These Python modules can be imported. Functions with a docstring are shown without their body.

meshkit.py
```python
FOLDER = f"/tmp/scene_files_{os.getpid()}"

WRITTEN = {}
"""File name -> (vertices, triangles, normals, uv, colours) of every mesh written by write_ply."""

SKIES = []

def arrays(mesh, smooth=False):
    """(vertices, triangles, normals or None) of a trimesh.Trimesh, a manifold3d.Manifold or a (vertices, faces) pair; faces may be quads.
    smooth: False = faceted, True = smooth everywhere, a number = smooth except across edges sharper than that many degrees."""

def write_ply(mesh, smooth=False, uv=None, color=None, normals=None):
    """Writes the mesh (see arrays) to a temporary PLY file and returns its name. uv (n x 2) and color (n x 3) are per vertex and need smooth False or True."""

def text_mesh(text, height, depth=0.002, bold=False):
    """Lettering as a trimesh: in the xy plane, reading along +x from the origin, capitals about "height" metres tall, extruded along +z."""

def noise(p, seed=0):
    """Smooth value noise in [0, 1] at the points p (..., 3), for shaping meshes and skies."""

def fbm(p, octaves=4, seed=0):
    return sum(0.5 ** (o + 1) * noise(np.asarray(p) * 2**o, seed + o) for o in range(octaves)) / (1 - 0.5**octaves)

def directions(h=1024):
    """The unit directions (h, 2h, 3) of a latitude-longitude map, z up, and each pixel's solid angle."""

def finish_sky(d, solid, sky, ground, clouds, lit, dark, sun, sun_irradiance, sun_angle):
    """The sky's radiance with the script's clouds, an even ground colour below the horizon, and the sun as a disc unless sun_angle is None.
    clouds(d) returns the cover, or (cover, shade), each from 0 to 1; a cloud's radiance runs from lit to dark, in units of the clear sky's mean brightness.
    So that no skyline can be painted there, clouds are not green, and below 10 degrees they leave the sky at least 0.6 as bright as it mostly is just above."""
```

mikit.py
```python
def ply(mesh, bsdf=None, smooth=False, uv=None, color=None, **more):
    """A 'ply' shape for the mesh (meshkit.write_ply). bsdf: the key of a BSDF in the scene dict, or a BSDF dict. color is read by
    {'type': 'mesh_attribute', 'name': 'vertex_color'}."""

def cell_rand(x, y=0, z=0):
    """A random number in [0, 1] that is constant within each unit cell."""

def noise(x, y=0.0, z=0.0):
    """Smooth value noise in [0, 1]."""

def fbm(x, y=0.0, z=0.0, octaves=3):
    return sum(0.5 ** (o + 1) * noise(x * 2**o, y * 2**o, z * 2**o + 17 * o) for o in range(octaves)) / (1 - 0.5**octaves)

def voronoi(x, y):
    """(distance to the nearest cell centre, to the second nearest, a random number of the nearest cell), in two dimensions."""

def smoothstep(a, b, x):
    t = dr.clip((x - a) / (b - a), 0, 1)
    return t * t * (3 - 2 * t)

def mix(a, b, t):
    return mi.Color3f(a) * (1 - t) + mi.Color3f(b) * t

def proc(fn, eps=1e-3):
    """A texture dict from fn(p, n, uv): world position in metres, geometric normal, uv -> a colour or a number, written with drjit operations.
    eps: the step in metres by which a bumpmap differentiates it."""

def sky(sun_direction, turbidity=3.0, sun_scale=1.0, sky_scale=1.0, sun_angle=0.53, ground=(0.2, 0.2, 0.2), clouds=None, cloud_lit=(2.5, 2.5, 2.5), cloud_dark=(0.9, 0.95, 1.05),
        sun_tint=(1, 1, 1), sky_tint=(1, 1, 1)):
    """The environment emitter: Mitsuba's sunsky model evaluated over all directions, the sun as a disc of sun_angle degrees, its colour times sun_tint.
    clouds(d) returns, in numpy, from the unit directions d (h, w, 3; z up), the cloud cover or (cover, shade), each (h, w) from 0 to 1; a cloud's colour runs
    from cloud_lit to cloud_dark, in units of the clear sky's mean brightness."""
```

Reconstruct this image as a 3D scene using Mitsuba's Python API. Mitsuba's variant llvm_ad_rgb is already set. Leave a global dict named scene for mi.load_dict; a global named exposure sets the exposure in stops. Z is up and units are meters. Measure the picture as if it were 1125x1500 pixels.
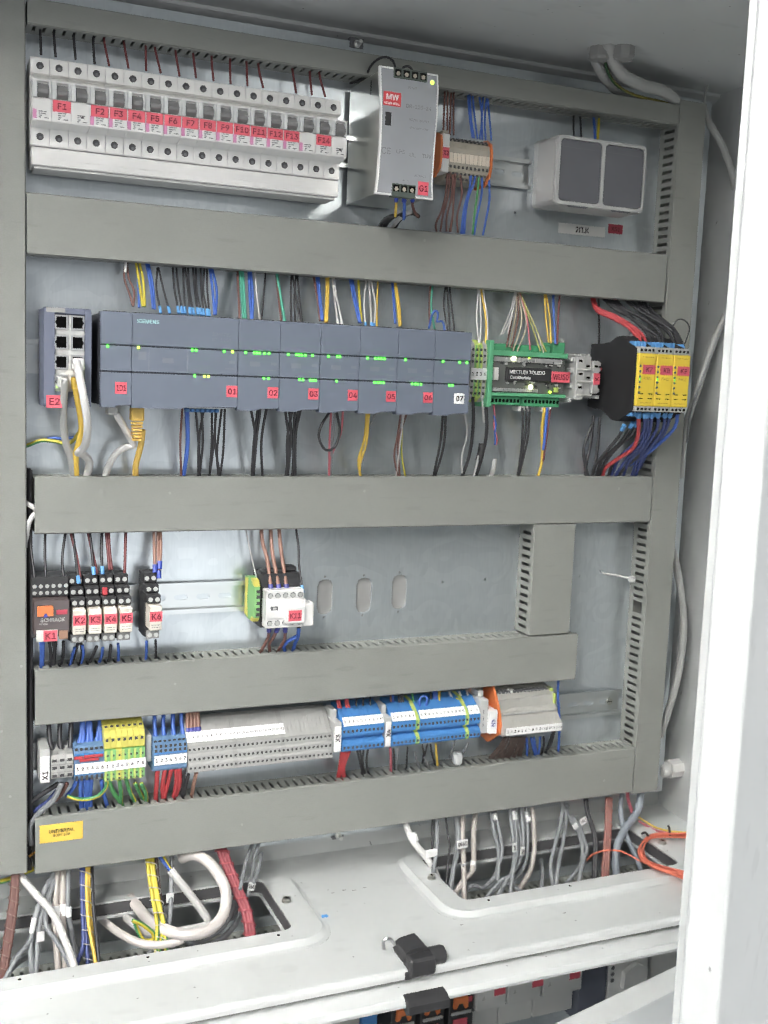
import math
import numpy as np, trimesh, shapely, drjit as dr, mitsuba as mi, mikit, meshkit
from shapely.geometry import Polygon, Point, box as sbox
from scipy.spatial import ConvexHull

scene, labels = {}, {}
T = mi.ScalarTransform4f
# ------------------------------------------------------------------ camera, lamps, exposure
F, CAM = 1582.3, np.array([-.10254, -1.17834, .53736])
yaw, pit, roll = np.radians([23.203, -7.0693, 2.2119])
fwd = np.array([math.sin(yaw) * math.cos(pit), math.cos(yaw) * math.cos(pit), math.sin(pit)])
rgt = np.array([math.cos(yaw), -math.sin(yaw), 0])
up = np.cross(rgt, fwd)
rgt, up = math.cos(roll) * rgt + math.sin(roll) * up, -math.sin(roll) * rgt + math.cos(roll) * up
scene['camera'] = {'type': 'thinlens', 'aperture_radius': .0016, 'focus_distance': 1.02, 'fov_axis': 'x', 'fov': math.degrees(2 * math.atan(562.5 / F)), 'near_clip': .05, 'far_clip': 60.0,
                   'to_world': T().look_at(origin=CAM.tolist(), target=(CAM + fwd).tolist(), up=up.tolist())}
exposure = 0.64
AMBIENT = .35
scene['room_light'] = {'type': 'constant', 'radiance': {'type': 'rgb', 'value': [AMBIENT * .98, AMBIENT * 1.0, AMBIENT * 1.03]}}
def lamp(key, x, y, z, w, h, power, label):
    to = T().translate([x, y, z]).rotate([1, 0, 0], 180).scale([w / 2, h / 2, 1])
    scene[key] = {'type': 'rectangle', 'to_world': to, 'emitter': {'type': 'area', 'radiance': {'type': 'rgb', 'value': [power, power * .985, power * .95]}}}
    labels[key] = {'label': label, 'category': 'ceiling lamp'}
lamp('unseen_ceiling_lamp', -.95, -1.25, 2.0, .60, 1.2, 19.0, 'rectangular ceiling lamp above and left of the open cabinet')  # out of view; placed to light the shelf and the door edge
lamp('unseen_ceiling_lamp_001', -1.25, -2.4, 1.76, .60, 1.2, 40.0, 'rectangular ceiling lamp behind the first one on the left')  # out of view; placed to light the breaker row under the roof
lamp('unseen_ceiling_lamp_002', 1.9, -4.3, 1.75, .6, 1.2, 10.0, 'rectangular ceiling lamp far behind the viewer on the right')  # out of view; placed for reflections in the zinc plate
lamp('unseen_ceiling_lamp_003', -1.5, -4.1, 1.78, .6, 1.2, 24.0, 'rectangular ceiling lamp far behind the viewer on the left')  # out of view; placed for glare on the power supply side
# bright panel out of view, placed so the zinc plate mirrors it as glare
scene['unseen_bright_panel'] = {'type': 'rectangle', 'to_world': T().translate([1.4, -6.0, -1.05]).rotate([1, 0, 0], -90).scale([.85, .85, 1]),
                        'emitter': {'type': 'area', 'radiance': {'type': 'rgb', 'value': [1.75, 1.8, 1.85]}}}
labels['unseen_bright_panel'] = {'label': 'bright glazed door at the far end of the room behind the viewer', 'category': 'door'}

# ------------------------------------------------------------------ materials
def lin(r, g, b):
    return [((c / 255 + .055) / 1.055) ** 2.4 if c > 10 else c / 255 / 12.92 for c in (r, g, b)]
def mat(key, rgb, rough=.45, metal=0.0, spec=.5, **k):
    if not isinstance(rgb, dict):                       # lens haze put into non-metal colours: greyed, then blacks lifted
        g = .3 * rgb[0] + .59 * rgb[1] + .11 * rgb[2]
        rgb = [q + (g - q) * .25 for q in rgb] if metal == 0 else rgb
        rgb = [20 + q * .92 for q in rgb] if metal == 0 and 'hole' not in key else rgb
    c = {'type': 'rgb', 'value': lin(*rgb)} if not isinstance(rgb, dict) else rgb
    scene[key] = {'type': 'twosided', 'bsdf': {'type': 'principled', 'base_color': c, 'roughness': rough, 'metallic': metal, 'specular': spec, **k}}
def duct_fn(p, n, uv):
    a = mikit.fbm(p.x * 9, p.y * 9 + 3, p.z * 9, 3)
    b = mikit.noise(p.x * 900, p.y * 900, p.z * 900)
    d1, d2, w = mikit.voronoi(p.x * 28, p.z * 28)
    s = mikit.smoothstep(.64, .78, mikit.fbm(p.x * 26 + 5, p.y * 40, p.z * 160, 3))
    return mikit.mix(lin(129, 131, 126), lin(140, 142, 137), a * .8 + b * .35) * (1 - .07 * s) * (1 + .3 * mikit.smoothstep(.05, .03, d1) * mikit.smoothstep(.95, .96, w))
def paint_fn(p, n, uv):
    a = mikit.fbm(p.x * 6, p.y * 6, p.z * 6, 3)
    d1, d2, w = mikit.voronoi(p.x * 40 + p.z * 17, p.y * 40 + p.z * 9)
    s = mikit.smoothstep(.62, .8, mikit.fbm(p.x * 30, p.y * 55 + 7, p.z * 30, 3))
    return mikit.mix(lin(197, 200, 199), lin(207, 209, 208), a) * (1 - .06 * s) * (1 - .5 * mikit.smoothstep(.05, .025, d1) * mikit.smoothstep(.86, .9, w))
def plate_fn(p, n, uv):
    d1, d2, w = mikit.voronoi(p.x * 70 + 9 * mikit.noise(p.x * 25, p.z * 25), p.z * 70)
    a = mikit.fbm(p.x * 14, p.z * 14, 1.0, 3)
    return mikit.mix(lin(178, 185, 189), lin(194, 200, 203), w * .5 + a * .35 + .3 * mikit.noise(p.x * 700, p.z * 90))
def plate_rough(p, n, uv):
    return 0.23 + .06 * mikit.fbm(p.x * 22, p.z * 22, 3.0, 3)
mat('duct_grey', mikit.proc(duct_fn), .5, spec=.35)
mat('cabinet_paint', mikit.proc(paint_fn), .42, spec=.45)
mat('plate_zinc', mikit.proc(plate_fn), mikit.proc(plate_rough), .68)
mat('steel', (205, 205, 205), .26, 1.0)
mat('steel_bright', (225, 225, 222), .18, 1.0)
mat('screw_steel', (190, 190, 185), .3, 1.0)
mat('white_plastic', (226, 225, 221), .4)
mat('white_dull', (196, 196, 190), .5)
mat('print_white', (238, 238, 236), .6, spec=.2)
mat('breaker_white', (222, 221, 217), .38)
mat('light_grey', (176, 177, 174), .45)
mat('mid_grey', (138, 138, 136), .45)
mat('dark_grey', (84, 86, 90), .5)
mat('lid_grey', (76, 78, 85), .55)
mat('toggle_grey', (100, 100, 100), .4)
mat('plc_blue', (87, 98, 117), .55, spec=.35)
mat('plc_blue_dark', (36, 42, 54), .6)
mat('plc_side', (30, 34, 44), .6)
mat('switch_blue', (84, 92, 116), .5)
mat('black_plastic', (32, 32, 34), .45)
mat('black_matt', (22, 22, 24), .7, spec=.2)
mat('opening_grey', (58, 58, 60), .8, spec=.1)
mat('hole_dark', (10, 10, 10), .9, spec=.05)
mat('label_red', (246, 72, 92), .38)
mat('label_red_dark', (196, 40, 62), .45)
mat('ink', (40, 24, 28), .6, spec=.2)
mat('ink_red', (122, 20, 34), .6, spec=.2)
mat('ink_grey', (120, 120, 122), .7, spec=.1)
mat('label_yellow', (246, 190, 30), .45)
mat('magenta', (216, 122, 176), .5)
mat('logo_red', (226, 40, 48), .5)
mat('orange_plastic', (236, 104, 34), .4)
mat('term_grey', (158, 158, 154), .45)
mat('term_beige', (168, 158, 138), .5)
mat('term_cream', (224, 208, 186), .5)
mat('term_blue', (42, 122, 206), .4)
mat('term_blue_dull', (78, 122, 170), .4)
mat('term_yellow', (206, 194, 52), .4)
mat('term_green', (104, 180, 84), .4)
mat('term_lime', (176, 200, 70), .4)
mat('jumper_red', (196, 34, 44), .4)
mat('pcb_green', (38, 142, 84), .35)
mat('pcb_rail', (64, 168, 108), .4)
mat('pcb_dark', (70, 74, 70), .5)
mat('pilz_yellow', (250, 206, 12), .4)
mat('clear_plastic', (205, 208, 206), .2)
mat('smoke_cover', (66, 52, 52), .15)
mat('siemens_teal', (150, 214, 214), .5)
mat('gasket', (58, 58, 60), .7)
mat('dark_blue_box', (62, 68, 84), .5)
for k, c in dict(w_black=(34, 34, 38), w_darkred=(112, 42, 44), w_brown=(104, 58, 50), w_brown_l=(156, 104, 84), w_blue=(44, 92, 204), w_green=(54, 152, 66), w_teal=(52, 166, 132), w_white=(208, 206, 203), w_yellow=(238, 188, 36), w_yellow_cable=(238, 184, 52),
                 w_cream=(232, 214, 120), w_grey=(118, 122, 126), w_grey_white=(172, 172, 169), w_grey_blue=(128, 138, 150), w_tan=(196, 180, 150), w_tan_grey=(172, 162, 154), w_olive=(164, 164, 60), w_pink=(208, 84, 100), w_red=(204, 40, 46), w_redwine=(160, 48, 58), w_redbrown=(150, 78, 66),
                 w_navy=(40, 56, 128), w_orange=(240, 150, 30), w_orange_cable=(238, 96, 62), w_darkbrown=(70, 52, 46), w_cream_cable=(212, 203, 197), f_blue=(30, 60, 196), f_sky=(70, 160, 240), f_white=(230, 230, 228), f_navy=(44, 48, 150)).items():
    mat(k, c, .42 if k[0] == 'w' else .4)
for k in ('w_gy', 'w_gy_shaded'):
    scene[k] = {'type': 'twosided', 'bsdf': {'type': 'principled', 'base_color': {'type': 'mesh_attribute', 'name': 'vertex_color'}, 'roughness': .4}}
LED = {}
LED['led_green'] = {'type': 'area', 'radiance': {'type': 'rgb', 'value': [.18, 2.6, .10]}}
LED['led_lime'] = {'type': 'area', 'radiance': {'type': 'rgb', 'value': [1.7, 3.4, .12]}}
LED['led_white'] = {'type': 'area', 'radiance': {'type': 'rgb', 'value': [5.0, 5.6, 2.6]}}

# ------------------------------------------------------------------ mesh helpers; all measures below in mm, d = distance in front of the mounting plate
_g = np.array([[sx * a, sy * b, sz * c] for sx in (-1, 1) for sy in (-1, 1) for sz in (-1, 1) for a, b, c in ((1, .9, .9), (.9, 1, .9), (.9, .9, 1))])
_h = ConvexHull(_g)
_hf = np.array([f if np.dot(np.cross(_g[f[1]] - _g[f[0]], _g[f[2]] - _g[f[0]]), _g[f].mean(0)) > 0 else f[::-1] for f in _h.simplices])
_sg, _in = np.sign(_g), (np.abs(_g) < 1).astype(float)
_c8 = np.array([[x, y, z] for x in (-1, 1) for y in (-1, 1) for z in (-1, 1)], float)
_f8 = np.array([[0, 1, 3], [0, 3, 2], [4, 6, 7], [4, 7, 5], [0, 4, 5], [0, 5, 1], [2, 3, 7], [2, 7, 6], [0, 2, 6], [0, 6, 4], [1, 5, 7], [1, 7, 3]])
def bx(x0, x1, d0, d1, z0, z1, c=.4):
    """A box with chamfered edges, mm."""
    lo, hi = np.array([min(x0, x1), -max(d0, d1), min(z0, z1)]), np.array([max(x0, x1), -min(d0, d1), max(z0, z1)])
    m, h = (lo + hi) / 2, (hi - lo) / 2
    if c <= 0:
        return (m + _c8 * h) * .001, _f8
    cc = np.minimum(c, h * .45)
    return (m + _sg * (h - _in * cc)) * .001, _hf
def cat(*ms):
    ms = [x for m in ms for x in (m if isinstance(m, list) else [m])]
    vs, fs, n = [], [], 0
    for v, f in ms:
        vs.append(v); fs.append(np.asarray(f) + n); n += len(v)
    return np.vstack(vs), np.vstack(fs)
def _ext(poly, h):
    if not isinstance(poly, Polygon):
        poly = Polygon(poly)
    m = trimesh.creation.extrude_polygon(poly, h, engine='earcut')
    return np.array(m.vertices), np.array(m.faces)
def px_(poly, x0, x1):
    """profile [(d, z)] extruded along x"""
    v, f = _ext(poly, abs(x1 - x0))
    return np.c_[v[:, 2] + min(x0, x1), -v[:, 0], v[:, 1]] * .001, f[:, ::-1]
def py_(poly, d0, d1):
    """outline [(x, z)] extruded along the depth"""
    v, f = _ext(poly, abs(d1 - d0))
    return np.c_[v[:, 0], -v[:, 2] - min(d0, d1), v[:, 1]] * .001, f
def pz_(poly, z0, z1):
    """outline [(x, d)] extruded along z"""
    v, f = _ext(poly, abs(z1 - z0))
    return np.c_[v[:, 0], -v[:, 1], v[:, 2] + min(z0, z1)] * .001, f[:, ::-1]
def cyl_y(x, z, r, d0, d1, n=16):
    a = np.arange(n) * 2 * np.pi / n
    return py_(np.c_[x + r * np.cos(a), z + r * np.sin(a)], d0, d1)
def cyl_z(x, d, r, z0, z1, n=20):
    a = np.arange(n) * 2 * np.pi / n
    return pz_(np.c_[x + r * np.cos(a), d + r * np.sin(a)], z0, z1)
def rr(x0, x1, z0, z1, r, n=5):
    return sbox(x0 + r, z0 + r, x1 - r, z1 - r).buffer(r, quad_segs=n)
_txt = {}
def text(s, x, z, h, d, align='c', bold=True, rot=0, maxw=None):
    """flat lettering on a face at depth d, mm"""
    if s not in _txt:
        m = meshkit.text_mesh(s, 1.0, .05, bold=bold)
        _txt[s] = (np.array(m.vertices), np.array(m.faces))
    v, f = _txt[s]
    v = v.copy()
    w = v[:, 0].max()
    k = h if not maxw else min(h, h * maxw / (w * h))
    v[:, 0] -= {'c': w / 2, 'l': 0, 'r': w}[align]
    v[:, 1] -= .5
    v[:, :2] *= [k, h]
    if rot:
        c_, s_ = math.cos(math.radians(rot)), math.sin(math.radians(rot))
        v[:, :2] = v[:, :2] @ np.array([[c_, s_], [-s_, c_]])
    return np.c_[v[:, 0] + x, -(d + np.clip(v[:, 2], 0, 1) * 3), v[:, 1] + z] * .001, f
def smooth_path(P, step=4.0):
    P = np.asarray(P, float)
    if len(P) == 2:
        return P
    Q = np.vstack([2 * P[0] - P[1], P, 2 * P[-1] - P[-2]])
    out = []
    for i in range(1, len(Q) - 2):
        a, b, c, e = Q[i - 1:i + 3]
        n = max(2, int(np.linalg.norm(c - b) / step))
        # centripetal-ish spacing keeps tight bends from overshooting
        t = np.linspace(0, 1, n, endpoint=False)[:, None]
        m1, m2 = (c - a) * .5, (e - b) * .5
        L = np.linalg.norm(c - b)
        for m in (m1, m2):
            k = np.linalg.norm(m)
            if k > 1.2 * L:
                m *= 1.2 * L / k
        out.append((2 * t**3 - 3 * t**2 + 1) * b + (t**3 - 2 * t**2 + t) * m1 + (-2 * t**3 + 3 * t**2) * c + (t**3 - t**2) * m2)
    return np.vstack(out + [P[-1:]])
def tube(P, r, n=8, step=4.0, twist=0.0):
    """a tube along points given as (x, d, z) mm"""
    P = smooth_path(P, step) * [1, -1, 1]
    t = np.gradient(P, axis=0)
    t /= np.linalg.norm(t, axis=1, keepdims=True) + 1e-12
    u = np.cross(t[0], [0, 0, 1.0] if abs(t[0][2]) < .9 else [1.0, 0, 0])
    U = []
    for k in t:
        u = u - k * np.dot(u, k)
        u /= np.linalg.norm(u) + 1e-12
        U.append(u)
    U = np.array(U)
    V = np.cross(t, U)
    a = (np.arange(n) * 2 * np.pi / n)[None, :, None]
    w = (np.arange(len(P)) * twist)[:, None, None]
    v = P[:, None] + np.broadcast_to(r, (len(P),))[:, None, None] * (np.cos(a + w) * U[:, None] + np.sin(a + w) * V[:, None])
    i, j = np.meshgrid(np.arange(len(P) - 1), np.arange(n), indexing='ij')
    q = np.stack([i * n + j, i * n + (j + 1) % n, (i + 1) * n + (j + 1) % n, (i + 1) * n + j], -1).reshape(-1, 4)
    f = np.vstack([q[:, [0, 1, 2]], q[:, [0, 2, 3]]])
    v = v.reshape(-1, 3)
    e0, e1 = len(v), len(v) + 1
    v = np.vstack([v, P[0], P[-1]])
    k = np.arange(n)
    f = np.vstack([f, np.c_[np.full(n, e0), (k + 1) % n, k], np.c_[np.full(n, e1), (len(P) - 1) * n + k, (len(P) - 1) * n + (k + 1) % n]])
    return v * .001, f
def spin(pts, x, d, z, axis, n=24):
    """[(radius, distance along axis)] turned about an axis 'x', 'd' or 'z' through (x, d, z)"""
    m = trimesh.creation.revolve(np.array(pts, float), sections=n)
    v = np.array(m.vertices)
    v = {'z': v, 'x': v[:, [2, 0, 1]], 'd': np.c_[v[:, 0], -v[:, 2], v[:, 1]]}[axis]
    return (v + [x, -d, z]) * .001, np.array(m.faces)

# ------------------------------------------------------------------ things and parts
POS = {}
TAKEN, NEXT = {'camera', 'unseen_bright_panel', 'unseen_ceiling_lamp', 'unseen_ceiling_lamp_001', 'unseen_ceiling_lamp_002', 'unseen_ceiling_lamp_003'}, {}
def numbered(k):
    if k not in TAKEN:
        TAKEN.add(k)
        return k
    i = NEXT.get(k, 1)
    while f'{k}_{i:03d}' in TAKEN:
        i += 1
    NEXT[k] = i + 1
    TAKEN.add(f'{k}_{i:03d}')
    return f'{k}_{i:03d}'
def thing(name, label=None, cat_=None, group=None, kind=None):
    k = numbered(name)
    labels[k] = {}
    if label: labels[k]['label'] = label
    if cat_: labels[k]['category'] = cat_
    if group: labels[k]['group'] = group
    if kind: labels[k]['kind'] = kind
    return k
def shape(mesh, m, smooth=30, color=None):
    if m in LED:
        s = mikit.ply(mesh, 'led_body', smooth=False)
        s['emitter'] = LED[m]
        return s
    return mikit.ply(mesh, m, smooth=True if color is not None else smooth, color=color)
mat('led_body', (60, 160, 60), .4)
FINE = {'small_print', 'pin_row', 'connector_holes', 'small_components', 'openings', 'clamp_holes', 'wire_ferrules', 'terminal_screws', 'front_slots', 'indicator_strip', 'body_lines', 'spring_slots', 'teeth', 'slots', 'ribs', 'side_print', 'print_patch', 'wire_plugs', 'terminals', 'lower_screws', 'screws', 'ridge', 'fronts', 'divider'}
def part(t, name, mesh, m, smooth=30, label=None, color=None):
    k = numbered(f'{t}__{name}')
    if isinstance(mesh, list): mesh = cat(*mesh)
    scene[k] = shape(mesh, m, smooth, color)
    if label: labels[k] = {'label': label}
    if name in FINE: labels[k] = {'kind': 'stuff'}
    return k
def solo(name, mesh, m, label, cat_, group=None, smooth=30, color=None, kind=None):
    k = thing(name, label, cat_, group, kind)
    if isinstance(mesh, list): mesh = cat(*mesh)
    scene[k] = shape(mesh, m, smooth, color)
    return k
def copy_parts(src_parts, t, dx, dz, dd=0):
    """src_parts: [(name, ply dict)]"""
    for n, s in src_parts:
        k = numbered(f'{t}__{n}')
        if n in FINE: labels[k] = {'kind': 'stuff'}
        scene[k] = {**s, 'to_world': T().translate([dx * .001, -dd * .001, dz * .001])}
def sticker(t, x, z, w, h, d, s=None, paper='label_red', ink='ink_red', name='label', th=None, rot=0, label=None):
    """a printed label stuck on a face at depth d"""
    k = part(t, name, bx(x - w / 2, x + w / 2, d, d + .35, z - h / 2, z + h / 2, .1), paper, label=label) if t else None
    if s:
        part(k, 'lettering', text(s, x, z, th or h * .5, d + .38, rot=rot, maxw=(h if rot in (90, -90) else w) * .86), ink)
    return k
# ------------------------------------------------------------------ the cabinet (thing) with its parts
cab = thing('control_cabinet', 'pale grey steel control cabinet standing open, holding every rail, duct and device', 'cabinet')
XW, ZS, ZC, YB, DF = 872, -62, 926, -45, 240        # right wall, shelf, roof, back wall (d), front (d)
part(cab, 'back_wall', bx(-260, XW + 2, YB, YB - 2, -720, ZC + 2, 0), 'cabinet_paint')
part(cab, 'side_wall', bx(XW, XW + 2, YB, DF, -720, ZC, 0), 'cabinet_paint')
part(cab, 'side_wall', bx(-262, -260, YB, DF, -720, ZC, 0), 'cabinet_paint')  # left wall, out of view; blocks light from that side
part(cab, 'floor', bx(-260, XW, YB, DF, -722, -720, 0), 'cabinet_paint')  # out of view; closes the lower compartment so it stays dark
part(cab, 'roof', bx(-262, XW + 2, YB, 285, ZC, ZC + 2, 0), 'cabinet_paint')
part(cab, 'roof_flange', [px_([(YB, ZC - 16), (YB + 1.5, ZC - 16), (YB + 24, ZC - 4), (YB + 24, ZC), (YB, ZC)], -260, XW)], 'cabinet_paint')
# shelf with two openings whose rims are pressed up
def rrect(x0, x1, y0, y1, r=11): return rr(x0, x1, y0, y1, r, 6)
openA, openB = rrect(-190, 258, 12, 135), rrect(461, 770, 20, 138)
shelf = Polygon([(-260, YB), (XW, YB), (XW, 236), (-260, 236)])
embA, embB = rrect(-225, 296, -6, 164, 34), rrect(430, 806, -2, 168, 34)
part(cab, 'shelf', [pz_(shelf.difference(embA.buffer(4)).difference(embB.buffer(4)), ZS - 2, ZS)], 'cabinet_paint')
def ring(a, b, za, zb):
    """sloped sheet between two similar closed outlines"""
    A, B = (np.array(p.exterior.coords)[:-1] for p in (a, b))
    n = 96
    def res(p):
        L = shapely.LineString(np.vstack([p, p[:1]]))
        return np.array([L.interpolate(t, normalized=True).coords[0] for t in np.linspace(0, 1, n, endpoint=False)])
    A, B = res(A), res(B)
    k = np.argmin(((B[None] - A[:1, None]) ** 2).sum(-1)[0]); B = np.roll(B, -k, 0)
    if ((B[5] - A[5]) ** 2).sum() > ((B[-5] - A[5]) ** 2).sum(): B = np.roll(B[::-1], 1, 0)
    v = np.vstack([np.c_[A[:, 0], -A[:, 1], np.full(n, za)], np.c_[B[:, 0], -B[:, 1], np.full(n, zb)]]) * .001
    i = np.arange(n); j = (i + 1) % n
    return v, np.vstack([np.c_[i, j, n + j], np.c_[i, n + j, n + i]])
for emb, op in ((embA, openA), (embB, openB)):
    rim_in = emb.buffer(-6)
    part(cab, 'opening_rim', [ring(emb.buffer(4.2), emb, ZS, ZS + 1.2), ring(emb, rim_in, ZS + 1.2, ZS + 6.5), pz_(rim_in.buffer(.3).difference(op), ZS + 4.5, ZS + 6.5)], 'cabinet_paint', smooth=50)
    part(cab, 'opening_gasket', [pz_(op.buffer(.05).difference(op.buffer(-1.6)), ZS - 8, ZS + 4.4)], 'gasket')
    part(cab, 'opening_frame', [pz_(op.buffer(1).difference(op.buffer(-3.4)), ZS - 12, ZS - 8.2)], 'cabinet_paint')
# rounded front fold, recess and the rail of the lower front
fold = [(236, ZS - 2), (236, ZS)] + [(236 + 6 * math.sin(a), ZS - 6 + 6 * math.cos(a)) for a in np.linspace(0, math.pi / 2, 7)] + [(242, ZS - 9), (239, ZS - 9)]
part(cab, 'shelf_front_fold', px_(fold, -260, XW), 'cabinet_paint', smooth=40)
part(cab, 'shaded_recess_strip', [bx(-260, XW, 233, 236, ZS - 16, ZS - 2.2, 0)], 'mid_grey')  # darker than the paint: shade of the recess put into its colour
part(cab, 'lower_rail', [px_([(233, ZS - 16), (233, ZS - 14), (246, ZS - 14.5), (258, ZS - 19), (262, ZS - 24), (262, ZS - 27), (260, ZS - 27), (256, ZS - 21), (244, ZS - 17)], -260, XW)], 'cabinet_paint', smooth=25)
def bolt(x, d, z, r=4.6):
    t = thing('shelf_bolt', None, 'bolt', 'cross-slot bolts in the shelf')
    part(t, 'washer', cyl_z(x, d, r * 1.25, z, z + .8), 'screw_steel')
    h = [(r * math.cos(a), r * math.sin(a)) for a in np.arange(6) * math.pi / 3]
    part(t, 'head', pz_([(x + a, d + b) for a, b in h], z + .8, z + 4.2), 'screw_steel')
    part(t, 'recess', [bx(x - r * .55, x + r * .55, d - .6, d + .6, z + 4.2, z + 4.4, 0), bx(x - .6, x + .6, d - r * .55, d + r * .55, z + 4.2, z + 4.45, 0)], 'hole_dark')
    return t
labels[bolt(269, 74, ZS + 6.5)]['label'] = 'steel bolt at the right side of the left shelf opening'
labels[bolt(451, 75, ZS + 6.5)]['label'] = 'steel bolt at the left corner of the right shelf opening'
labels[bolt(784, 81, ZS + 6.5)]['label'] = 'steel bolt on the shelf inside the orange cable coil'
for i, (x, d, l) in enumerate(((-24, 142, 'small dark screw hole in the front rim of the left opening, leftmost'), (100, 142, 'small dark screw hole in the front rim of the left opening, middle'), (238, 143, 'small dark screw hole in the front rim of the left opening, right'),
                               (490, 146, 'small dark screw hole in the front rim of the right opening, left'), (600, 146, 'small dark screw hole in the front rim of the right opening, middle'))):
    part(cab, 'screw_hole', cyl_z(x, d, 1.7, ZS + 6.5, ZS + 6.7, 10), 'hole_dark')
for x, d in ((284, 128), (440, 176), (565, 190), (330, 60), (345, 58), (356, 62), (370, 60)):
    part(cab, 'scuff_mark', pz_([(x - 2.5, d - .5), (x + 2, d - 1), (x + 2.6, d + .6), (x - 1, d + .9)], ZS, ZS + .15), 'mid_grey')
solo('plastic_scrap', bx(299, 306, 108, 112, ZS, ZS + 1.6, .3), 'f_sky', 'tiny blue plastic scrap lying on the shelf beside the left opening', 'scrap')
# the black latch on the shelf edge, and its lower half on the rail
t = thing('door_latch', 'black plastic latch sitting on the front edge of the shelf', 'latch')
part(t, 'body', [py_([(346, ZS + 1), (344, ZS + 6), (346, ZS + 8), (347, ZS + 13), (352, ZS + 16), (368, ZS + 18), (373, ZS + 13), (374, ZS + 1)], 205, 232), bx(346, 376, 226, 246, ZS - 8, ZS + 12, 2.5), bx(342, 350, 222, 243, ZS - 10, ZS - 2, 1)], 'black_plastic')
part(t, 'barrel', spin([(0, 0), (8.5, 0), (9.5, 2), (9.5, 15), (8.5, 17), (0, 17)], 373, 232, ZS + 5, 'x'), 'black_plastic')
part(t, 'hook', tube([(345, 208, ZS + 10), (341, 206, ZS + 16), (336, 206, ZS + 18), (332, 206, ZS + 14), (333, 206, ZS + 7)], 1.8), 'steel')
t = thing('latch_block', 'black plastic block hanging on the rail below the shelf latch', 'latch')
part(t, 'body', [px_([(254, ZS - 17), (264, ZS - 18.5), (270, ZS - 22), (271, ZS - 30), (264, ZS - 34), (256, ZS - 30)], 335, 380)], 'black_plastic')
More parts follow.
